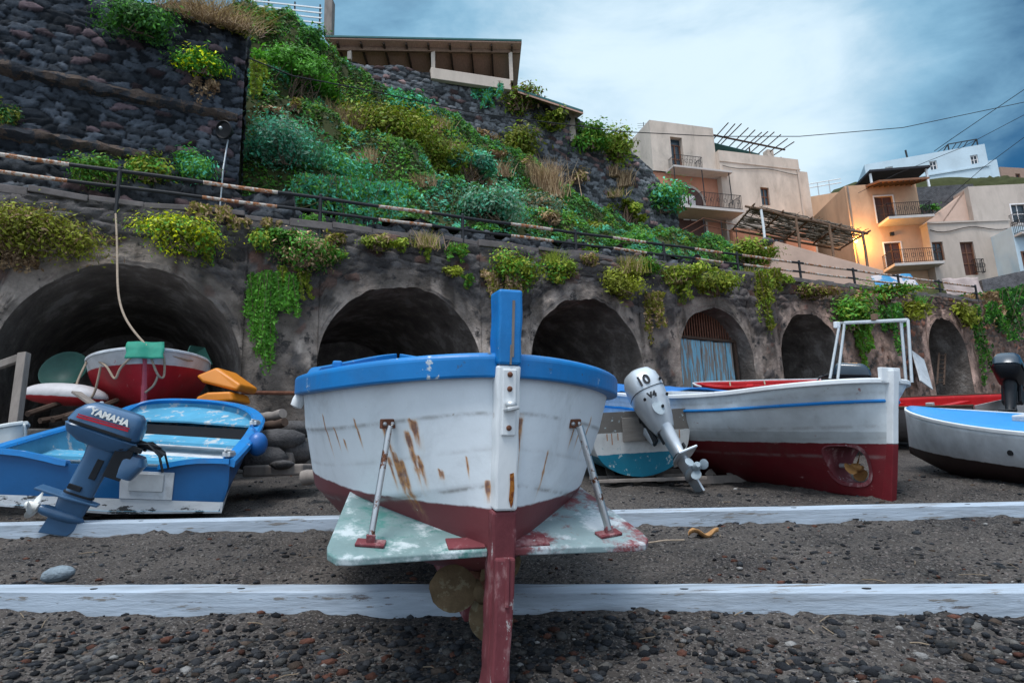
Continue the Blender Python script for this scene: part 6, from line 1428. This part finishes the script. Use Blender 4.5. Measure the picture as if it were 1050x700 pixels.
for s_ in (1.4, 2.4): b, y, z = fn(s_, 1); mb = MB(); mb.tube([(-b, y - .1, z), (-b * .5, y, z + .16), (b * .2, y + .1, z + .12), (b * .9, y + .2, z)], .022, 6); mb.build('rope_loop', M['rope'], r2_, local=True, smooth=True)
mb = MB()
for dx in (-.9, .2): q = X @ V((dx * .3, 1.6 + dx, 0)); mb.bar((q.x, q.y - .6, gh(q.x, q.y) + .1), (q.x, q.y + .6, gh(q.x, q.y) + .1), .3, .3); mb.bar((q.x, q.y, gh(q.x, q.y)), (q.x, q.y, q.z), .25, .25)
o = mb.build('trestle', M['wood']); recentre(o, (q.x, q.y, gh(q.x, q.y))); tag(o, 'wooden trestle under the small bright red boat', 'trestle')
outboard("blue-black outboard motor behind the red-bottomed boat, by the left legs of its frame", axes(Q(862, 394, 12.2), (.8, -.45, -.1), (-.25, -.05, .96), 1.0), M['cowldk'], M['outd'], M['outd'], M['outd'], 'box')
q = Q(868, 402, 12.5); X = frame((q.x + .1, q.y - .3, gh(q.x, q.y) + .15), .5, .08, 0)
r3, fn = small_boat('maroon_boat', 'maroon boat mostly hidden behind the red-bottomed boat', X, 4.2, .8, q.z - gh(q.x, q.y) - .02, M['red'], M['red'], M['red'])

# ---- red and white boat in the first vault, on a stone platform
plat_z = 2.26
def rockblock(mb, c, s_, rz=0): mb.box(c, s_, Matrix.Rotation(rz, 3, 'Z'))
mb = MB()
for i in range(17):
    t = -14.5 + i * .62
    if t > -4.6: break
    for k in range(2): w_ = .60 + random.uniform(-.03, .03); mb.box(W(t + .3 * k, -.75 + random.uniform(-.06, .06), plat_z - .22 - .44 * k), (w_, 1.5, .42), Matrix.Rotation(_a + random.uniform(-.03, .03), 3, 'Z'))
    mb.box(W(t, -.75, plat_z - 1.1), (.62, 1.45, .5), Matrix.Rotation(_a, 3, 'Z'))
o = mb.build('stone_platform', pm('platform_stone', (.11, .105, .10), .95, .45, 3, 10, .8, bd=.05), bevel=.04, seg=3); recentre(o, W(-9, -.75, 1.5)); tag(o, 'low dark stone platform in front of the first vault', 'platform')
mb = MB(); mb.prism([W(-11.1, 0, plat_z - .5), W(-7.0, 0, plat_z - .5), W(-7.0, 5.5, plat_z - .5), W(-11.1, 5.5, plat_z - .5)], V((0, 0, .5))); o = mb.build('vault_floor', M['soil']); tag(o, kind='structure')
bq = Q(147, 420, 11.0)
hz = bq.z
dirv = V((W(0, 1, 0) - W(0, 0, 0))); yaw_ = math.atan2(dirv.y, dirv.x) - PI / 2
X = Matrix.Translation((bq.x, bq.y, hz)) @ Matrix.Rotation(yaw_ - .05, 4, 'Z') @ Matrix.Rotation(.03, 4, 'X') @ Matrix.Rotation(-.03, 4, 'Y')
rw = empty('red_and_white_boat', 'round red boat with a white top strake moored inside the first vault', 'boat', M=X)
def rw_fn(s, v):
    s2 = s; sheer = 1.06 - .10 * min(1, s / 1.5); kz = .30 * math.exp(-s / .35) if s < 3 else 0
    ls = lerp(2.2, 1.3, v); a = (1 - (1 - min(s / ls, 1)) ** 2.2) ** lerp(.95, .62, v); bb2 = (1 - (1 - min((3.8 - s) / 2, 1)) ** 2) ** .7
    return 1.02 * a * bb2 * (1 - (1 - v) ** 2.2) ** .62 + .03, s - .25 * v * max(0, 1 - s / 1.2), kz + (sheer - kz) * v
rwo, R_ = shell(rw, 'hull', rw_fn, [3.8 * (i / 40) ** 1.6 for i in range(41)], [(j / 24) ** 1.2 for j in range(25)], pm('red_hull_white_top', (.36, .012, .022), .5, .22, 3, 30, .2, zones=[(.80, (.52, .52, .53))], wear=(.42, .14, .14), ws=8, wt=.68, dirt=.3), M['white'])
gunwale(rw, 'rail', R_, M['whitewood'], .05, .05, -.03, -.02)
mb = MB(); mb.tube([(0, .02, .10), (0, -.02, .45), (0, -.13, .80), (0, -.26, 1.08)], [.05, .05, .045, .045], 8); mb.build('stem', pm('pink_stem', (.42, .08, .11), .6, .2, 6), rw, local=True, smooth=True)
deckplate(rw, 'deck', rw_fn, [.15, .4, .8, 1.2, 1.8, 2.4, 3, 3.5], .10, M['whitewood'])
for sd, pts in ((-1, [(-.05, -.22, 1.05), (-.35, -.05, .75), (-.45, .02, .55), (-.62, .2, .8), (-.9, .75, 1.0)]), (1, [(.05, -.25, 1.05), (.2, -.2, .62), (.30, -.1, .58), (.28, -.12, .95), (.10, -.24, 1.04)]), (1, [(.05, -.25, 1.06), (.5, .1, .95), (.72, .35, .93), (.86, .7, 1.05)]), (1, [(.22, -.17, .6), (.15, -.1, .42), (.02, .0, .30)]), (-1, [(-.98, .9, 1.0), (-1.1, .7, .5), (-1.0, .6, .25), (-.8, .4, .3), (-.7, .3, .8)])):
    q = [V(p) for p in pts]; sm_ = []
    for i in range(len(q) - 1):
        for k in range(6):
            f = k / 6; p0, p1, p2, p3 = q[max(0, i - 1)], q[i], q[i + 1], q[min(len(q) - 1, i + 2)]
            sm_.append(.5 * ((2 * p1) + (p2 - p0) * f + (2 * p0 - 5 * p1 + 4 * p2 - p3) * f * f + (3 * p1 - p0 - 3 * p2 + p3) * f ** 3))
    sm_.append(q[-1]); mb = MB(); mb.tube([p + V((0, -.05, 0)) for p in sm_], .020, 6); mb.build('rope', M['rope'], rw, local=True, smooth=True)
P = []
for i in range(9):
    f = i / 8; P.append([V((x + .01 * math.sin(9 * f + x * 14), -.34 + .03 * math.sin(x * 18) - .12 * max(0, f - .25) , 1.14 - .28 * f + (.05 if f < .2 else 0)) ) + V((0, .22 * max(0, .25 - f) * 3, 0)) for x in np.linspace(-.28, .30, 12)])
o = MB().loft(P, closed=False, cap=False).build('green_cloth', M['green'], smooth=True); o.data.transform(X); s = o.modifiers.new('thickness', 'SOLIDIFY'); s.thickness = .015; recentre(o, X @ V((0, -.3, 1))); tag(o, 'torn green cloth draped over the stem of the red and white boat', 'cloth')
mb = MB(); mb.add([X @ V(p) for p in ((.62, .55, 1.0), (1.1, 1.2, .98), (.95, 1.4, 1.36), (.7, .8, 1.30))], [(0, 1, 2, 3)]); o = mb.build('green_sheet', M['greend']); s = o.modifiers.new('thickness', 'SOLIDIFY'); s.thickness = .03; recentre(o, X @ V((.8, 1, 1))); tag(o, 'dark green sheet standing in the red and white boat', 'sheet')
mb = MB()
for s_ in (.5, 1.6, 2.8): q = X @ V((0, s_, 0)); mb.box((q.x, q.y, (plat_z + q.z) / 2), (1.3, .25, max(.1, q.z - plat_z + .1)), Matrix.Rotation(yaw_, 3, 'Z'))
o = mb.build('timber_block', M['wooddk'], bevel=.02); recentre(o, (q.x, q.y, plat_z)); tag(o, 'dark timber blocks under the red and white boat', 'blocks')
# rope from the railing to the stem
a = V(W(wtz(119, 222)[0], -.15, wtz(119, 222)[1])); b = X @ V((0, -.27, 1.10)); pts = []
for i in range(21): f = i / 20; pts.append(a.lerp(b, f) + V((.04 * math.sin(f * 7), -.25 * math.sin(PI * f), -.42 * math.sin(PI * f))))
mb = MB(); mb.tube(pts, .020, 7); o = mb.build('mooring_rope', M['rope'], smooth=True); recentre(o, a); tag(o, 'slack mooring rope from the railing to the red and white boat', 'rope')
# things stacked round it
def lens(name, label, cat, c, l, w, h, rot, mats, zone=None):
    rows = []
    for i in range(25):
        f = -1 + 2 * i / 24; k = max(0.0, 1 - abs(f) ** 2.4) ** .6 + .01; rows.append([V((f * l / 2, w / 2 * k * math.cos(q), h / 2 * k * math.sin(q) * (1 if math.sin(q) > 0 else .75))) for q in np.linspace(0, 2 * PI, 17)[:-1]])
    mb = MB().loft(rows); o = mb.build(name, mats, smooth=True); o.matrix_basis = Matrix.Translation(c) @ rot; WM[o] = o.matrix_basis.copy(); return tag(o, label, cat)
lens('kayak', 'small pale upturned kayak with a red edge beside the red and white boat', 'kayak', Q(67, 406, 11.1), 1.45, .62, .46, Matrix.Rotation(.15, 4, 'Z') @ Matrix.Rotation(.08, 4, 'Y'), pm('kayak_pale', (.36, .02, .025), .5, .15, zones=[(-.03, (.50, .48, .49))], dirt=.3))
def orange(label, c, pts, ext):
    mb = MB(); mb.prism(pts, ext); o = mb.build('kayak_hull', M['orange'], bevel=.05, seg=4); recentre(o, c); tag(o, label, 'kayak', 'orange kayak hulls')
Yk = 11.3; orange('upper orange plastic kayak hull, pointed and leaning against the pier', Q(225, 395, Yk), [Q(200, 385, Yk), Q(222, 376, Yk + .1), Q(247, 394, Yk), Q(243, 401, Yk), Q(207, 392, Yk)], V((.0, .8, .02)))
orange('lower orange plastic kayak hull, blunt, lying under the pointed one', Q(225, 408, Yk), [Q(200, 407, Yk - .1), Q(212, 402, Yk - .1), Q(236, 401, Yk - .1), Q(239, 411, Yk - .1), Q(201, 414, Yk - .1)], V((.0, .8, .02)))
c = Q(65, 379, 11.6); mb = MB(); Xb = Matrix.Translation(c) @ V((.15, -1, .45)).to_track_quat('Z', 'Y').to_matrix().to_4x4(); mb.lathe([(.02, -.22), (.22, -.2), (.38, -.02), (.42, 0), (.41, .015), (.37, -.01), (.2, -.17), (.02, -.18)], Xb, 24); o = mb.build('round_tub', M['greend'], smooth=True); recentre(o, c); tag(o, 'dark green round tub leaning behind the pale upturned kayak', 'tub')
mb = MB(); mb.bar(Q(14, 446, 9.6), Q(25, 362, 9.8), .14, .12); mb.bar(Q(-14, 379, 9.85), Q(20, 367, 9.9), .10, .12); o = mb.build('wooden_prop', M['wood'], bevel=.01); recentre(o, Q(14, 446, 9.6)); tag(o, 'weathered wooden post with a cross piece at the left edge', 'post')
mb = MB(); mb.bar(Q(78, 402, 10.2), Q(104, 420, 10.0), .16, .04); o = mb.build('loose_plank', M['wood'], bevel=.006); recentre(o, Q(90, 410, 10.1)); tag(o, 'short grey plank leaning below the pale upturned kayak', 'plank')
X = frame((-9.35, 8.75, gh(-8, 8.7) + .06), -PI / 2 - .12, .10, .05)
pb_, fn = small_boat('pale_boat', 'pale plastic boat bow just showing at the left edge beyond the blue dinghy', X, 2.9, .62, .72, M['paleboat'], M['paleboat'], M['paleboat'])
deckplate(pb_, 'deck', fn, np.linspace(.1, 2.75, 14), .05, M['paleboat'])
mb = MB()
for i in range(7): a = Q(28 + i * 13, 432 - random.uniform(0, 8), 10.3); mb.tube([a, a + V((random.uniform(-.25, .25), .9, random.uniform(.1, .35)))], .05, 6)
o = mb.build('driftwood_pile', M['wooddk']); recentre(o, Q(70, 435, 10.3)); tag(o, 'pile of dark driftwood poles below the pale upturned kayak', 'driftwood')
# log pile, rocks and pipe at the pier
def log(label, a, b, r, m='wood'):
    mb = MB(); a, b = V(a), V(b); mb.tube([a.lerp(b, f) + V((0, .01 * math.sin(f * 9), .01 * math.sin(f * 7))) for f in np.linspace(0, 1, 9)], [r * (1 + .06 * math.sin(i * 2.1)) for i in range(9)], 12); o = mb.build('log', M[m], smooth=True); recentre(o, a); tag(o, label, 'log', 'logs lying by the pier')
log('upper grey log beside the pier right of the blue dinghy', Q(262, 430, 10.2), Q(290, 424, 9.8), .08); log('lower grey log under the upper one right of the blue dinghy', Q(266, 438, 9.9), Q(292, 433, 9.6), .07, 'wooddk'); log('round log lying on the sand left of the centre boat', Q(310, 490, 8.6), Q(352, 487, 8.5), .10)
rk = [('dark squared rock below the logs, right of the blue dinghy', (284, 452), 9.6, .34), ('flat dark rock at the foot of the pier', (268, 470), 9.3, .30), ('brown rock nearest the centre boat at the foot of the pier', (300, 462), 9.8, .30), ('small dark rock in front of the flat one by the pier', (290, 476), 9.0, .16), ('dark rock leaning on the platform beside the pier', (305, 440), 10.6, .34)]
for lb, p, Y, s_ in rk:
    o = stones('rock', np.array([(0, 0, 0.)]), np.array([s_]), np.array([(.085, .08, .08)]), M['rock'], 2, .3); q = Q(p[0], p[1], Y); o.location = q; tag(o, lb, 'rock', 'rocks at the foot of the pier')
for k, (px, py, w_, h_, lb) in enumerate([(285, 470, 46, 10, 'upper'), (290, 482, 56, 9, 'lower')]):
    q = Q(px, py, 9.9 - k * .5); mb = MB(); mb.box(q, (w_ * .0155, .8, .16)); o = mb.build('stone_slab', M['wood'], bevel=.03); recentre(o, q); tag(o, lb + ' flat stone slab of the two forming steps at the pier', 'slab', 'slabs at the pier')
mb = MB(); t0 = wtz(246, 404)[0]; mb.tube([W(t0, -.3, wtz(246, 404)[1]), W(t0 + 1.55, -.25, wtz(300, 404)[1])], .045, 8); o = mb.build('drain_pipe', M['rustm'], smooth=True); recentre(o, W(t0, -.3, 3)); tag(o, 'rusty horizontal pipe across the pier between the first two vaults', 'pipe')
# ladder at the last vault
ld_ = empty('ladder', 'grey wooden ladder leaning in the last vault at the right', 'ladder', wallpt(966, 394, .3))
a0, a1 = V(wallpt(961, 394, -.2)), V(wallpt(963, 362, .5)); dx = V(WD) * .55
for d_ in (V((0, 0, 0)), dx): mb = MB(); mb.bar(a0 + d_, a1 + d_, .07, .05); mb.build('rail', M['wooddk'], ld_)
for i in range(7): f = (i + .5) / 7; mb = MB(); mb.tube([a0.lerp(a1, f), a0.lerp(a1, f) + dx], .025, 6); mb.build('rung', M['wooddk'], ld_)
# pale board leaning on the pier left of the last vault
mb = MB(); mb.bar(V(wallpt(950, 395, -.7)), V(wallpt(941, 364, -.25)), .9, .05, up=tuple(WN)); o = mb.build('leaning_board', M['whitewood'], bevel=.01); recentre(o, wallpt(950, 395, -.7)); tag(o, 'pale board leaning on the pier left of the last vault', 'board')
# small finds on the sand
q = ground(59, 594); o = stones('beach_stone', np.array([(0, 0, 0.)]), np.array([.12]), np.array([(.24, .29, .33)]), M['rock'], 3, .03); o.scale = (1.35, .6, .75); o.location = (q[0], q[1], q[2] + .04); o.rotation_euler = (0, -.12, .2); tag(o, 'smooth pale blue-grey stone lying between the two timbers at the left', 'stone')
q = V(ground(722, 553)) + V((0, 0, .035)); P = []
for i in range(11): f = i / 10; w_ = .075 * math.sin(PI * min(.97, .03 + f)) ** .8; P.append([q + V(((f - .5) * .27, k * w_, .03 * math.sin(f * 8) + .035 * k * k)) for k in (-1, -.5, 0, .5, 1)])
o = MB().loft(P, closed=False, cap=False).build('dead_leaf', M['leafdry'], smooth=True); s = o.modifiers.new('thickness', 'SOLIDIFY'); s.thickness = .004; recentre(o, q); tag(o, 'curled tan dead leaf on the sand between the timbers', 'leaf')
mb = MB(); a = V(ground(664, 560)); b = V(ground(702, 557)); mb.tube([a + V((0, 0, .03)), (a + b) / 2 + V((0, 0, .04)), b + V((0, 0, .03))], .008, 6); o = mb.build('stick', M['rope']); recentre(o, a); tag(o, 'thin pale stick on the sand right of the stern plate', 'stick')

# ------------------------------------------------------------------ sky, sun, camera
w = bpy.data.worlds.new('World'); sc.world = w; w.use_nodes = True; t = w.node_tree; t.nodes.clear()
SUN_EL, SUN_AZ = math.radians(66), math.radians(205)   # azimuth clockwise from +Y: behind the camera, a little left
sky = nd(t, 'ShaderNodeTexSky', sky_type='NISHITA', sun_disc=False, sun_elevation=SUN_EL, sun_rotation=SUN_AZ, air_density=1.0, dust_density=1.5, ozone_density=2.0)
tc = nd(t, 'ShaderNodeTexCoord').outputs['Generated']
mp = nd(t, 'ShaderNodeMapping'); mp.inputs['Scale'].default_value = (1.0, 1.0, 2.2); t.links.new(tc, mp.inputs[0])
n1 = noise(t, 2.3, 7, .56, mp.outputs[0], .6); n2 = noise(t, 5.5, 6, .6, mp.outputs[0], .4)
def dotdir(v):
    n = nd(t, 'ShaderNodeVectorMath', operation='DOT_PRODUCT'); t.links.new(tc, n.inputs[0]); n.inputs[1].default_value = v; return n.outputs['Value']
bd_ = ray(735, 110); bd_ = bd_ / np.linalg.norm(bd_)
glow = maprange(t, dotdir(tuple(bd_)), .88, 1.01)
behind = maprange(t, dotdir((-.1, -.96, .25)), -.25, .8)
zen = maprange(t, dotdir((0, 0, 1)), .62, 1.0)
left = maprange(t, dotdir((-.9, .4, .1)), -.55, .1)
cf = math_(t, 'SUBTRACT', math_(t, 'ADD', math_(t, 'MULTIPLY', n1, .95), math_(t, 'MULTIPLY', n2, .40)), math_(t, 'ADD', .225, math_(t, 'MULTIPLY', maprange(t, dotdir((1, 0, 0)), .36, .66), .30)))
mm = math_(t, 'ADD', math_(t, 'ADD', cf, math_(t, 'MULTIPLY', glow, .42)), math_(t, 'ADD', math_(t, 'MULTIPLY', left, .10), math_(t, 'MULTIPLY', zen, .2)))
skm = nd(t, 'ShaderNodeVectorMath', operation='SCALE'); t.links.new(mixc(t, 1.0, sky.outputs[0], (.30, .95, 1.30), 'MULTIPLY'), skm.inputs[0]); skm.inputs['Scale'].default_value = .032
c1 = mixc(t, maprange(t, mm, .22, .68), skm.outputs[0], (.145, .285, .40))
c2 = mixc(t, maprange(t, mm, .55, 1.04), c1, (.43, .53, .60))
c3 = mixc(t, zen, c2, (.80, .95, 1.12))
out = mixc(t, behind, c3, (.46, .56, .68))
bg = nd(t, 'ShaderNodeBackground'); t.links.new(out, bg.inputs[0]); bg.inputs[1].default_value = 1.0
t.links.new(bg.outputs[0], nd(t, 'ShaderNodeOutputWorld').inputs[0])
sl = bpy.data.lights.new('sun', 'SUN'); sl.energy = 1.6; sl.angle = math.radians(22); sl.color = (1.0, .99, .975)
so = bpy.data.objects.new('sun', sl); COL.objects.link(so)
sd = V((math.sin(SUN_AZ) * math.cos(SUN_EL), math.cos(SUN_AZ) * math.cos(SUN_EL), math.sin(SUN_EL))); so.rotation_euler = sd.to_track_quat('Z', 'Y').to_euler()
cd = bpy.data.cameras.new('camera'); co_ = bpy.data.objects.new('camera', cd); COL.objects.link(co_); sc.camera = co_
cd.sensor_fit = 'HORIZONTAL'; cd.sensor_width = 36; cd.lens = 36 * FP / 1050; cd.clip_start = .05; cd.clip_end = 2000
co_.matrix_world = Matrix(((CR[0], CU[0], -CF[0], CAM[0]), (CR[1], CU[1], -CF[1], CAM[1]), (CR[2], CU[2], -CF[2], CAM[2]), (0, 0, 0, 1)))
cd.dof.use_dof = False
sc.view_settings.view_transform = 'Standard'; sc.view_settings.look = 'None'; sc.view_settings.gamma = 1; sc.view_settings.exposure = .82
sc.view_settings.use_curve_mapping = False
try:
    sc.cycles.use_denoising = True; sc.cycles.denoiser = 'OPENIMAGEDENOISE'
except Exception: pass
sc.cycles.max_bounces = 6; sc.cycles.diffuse_bounces = 3; sc.cycles.transparent_max_bounces = 4; sc.cycles.sample_clamp_indirect = 6
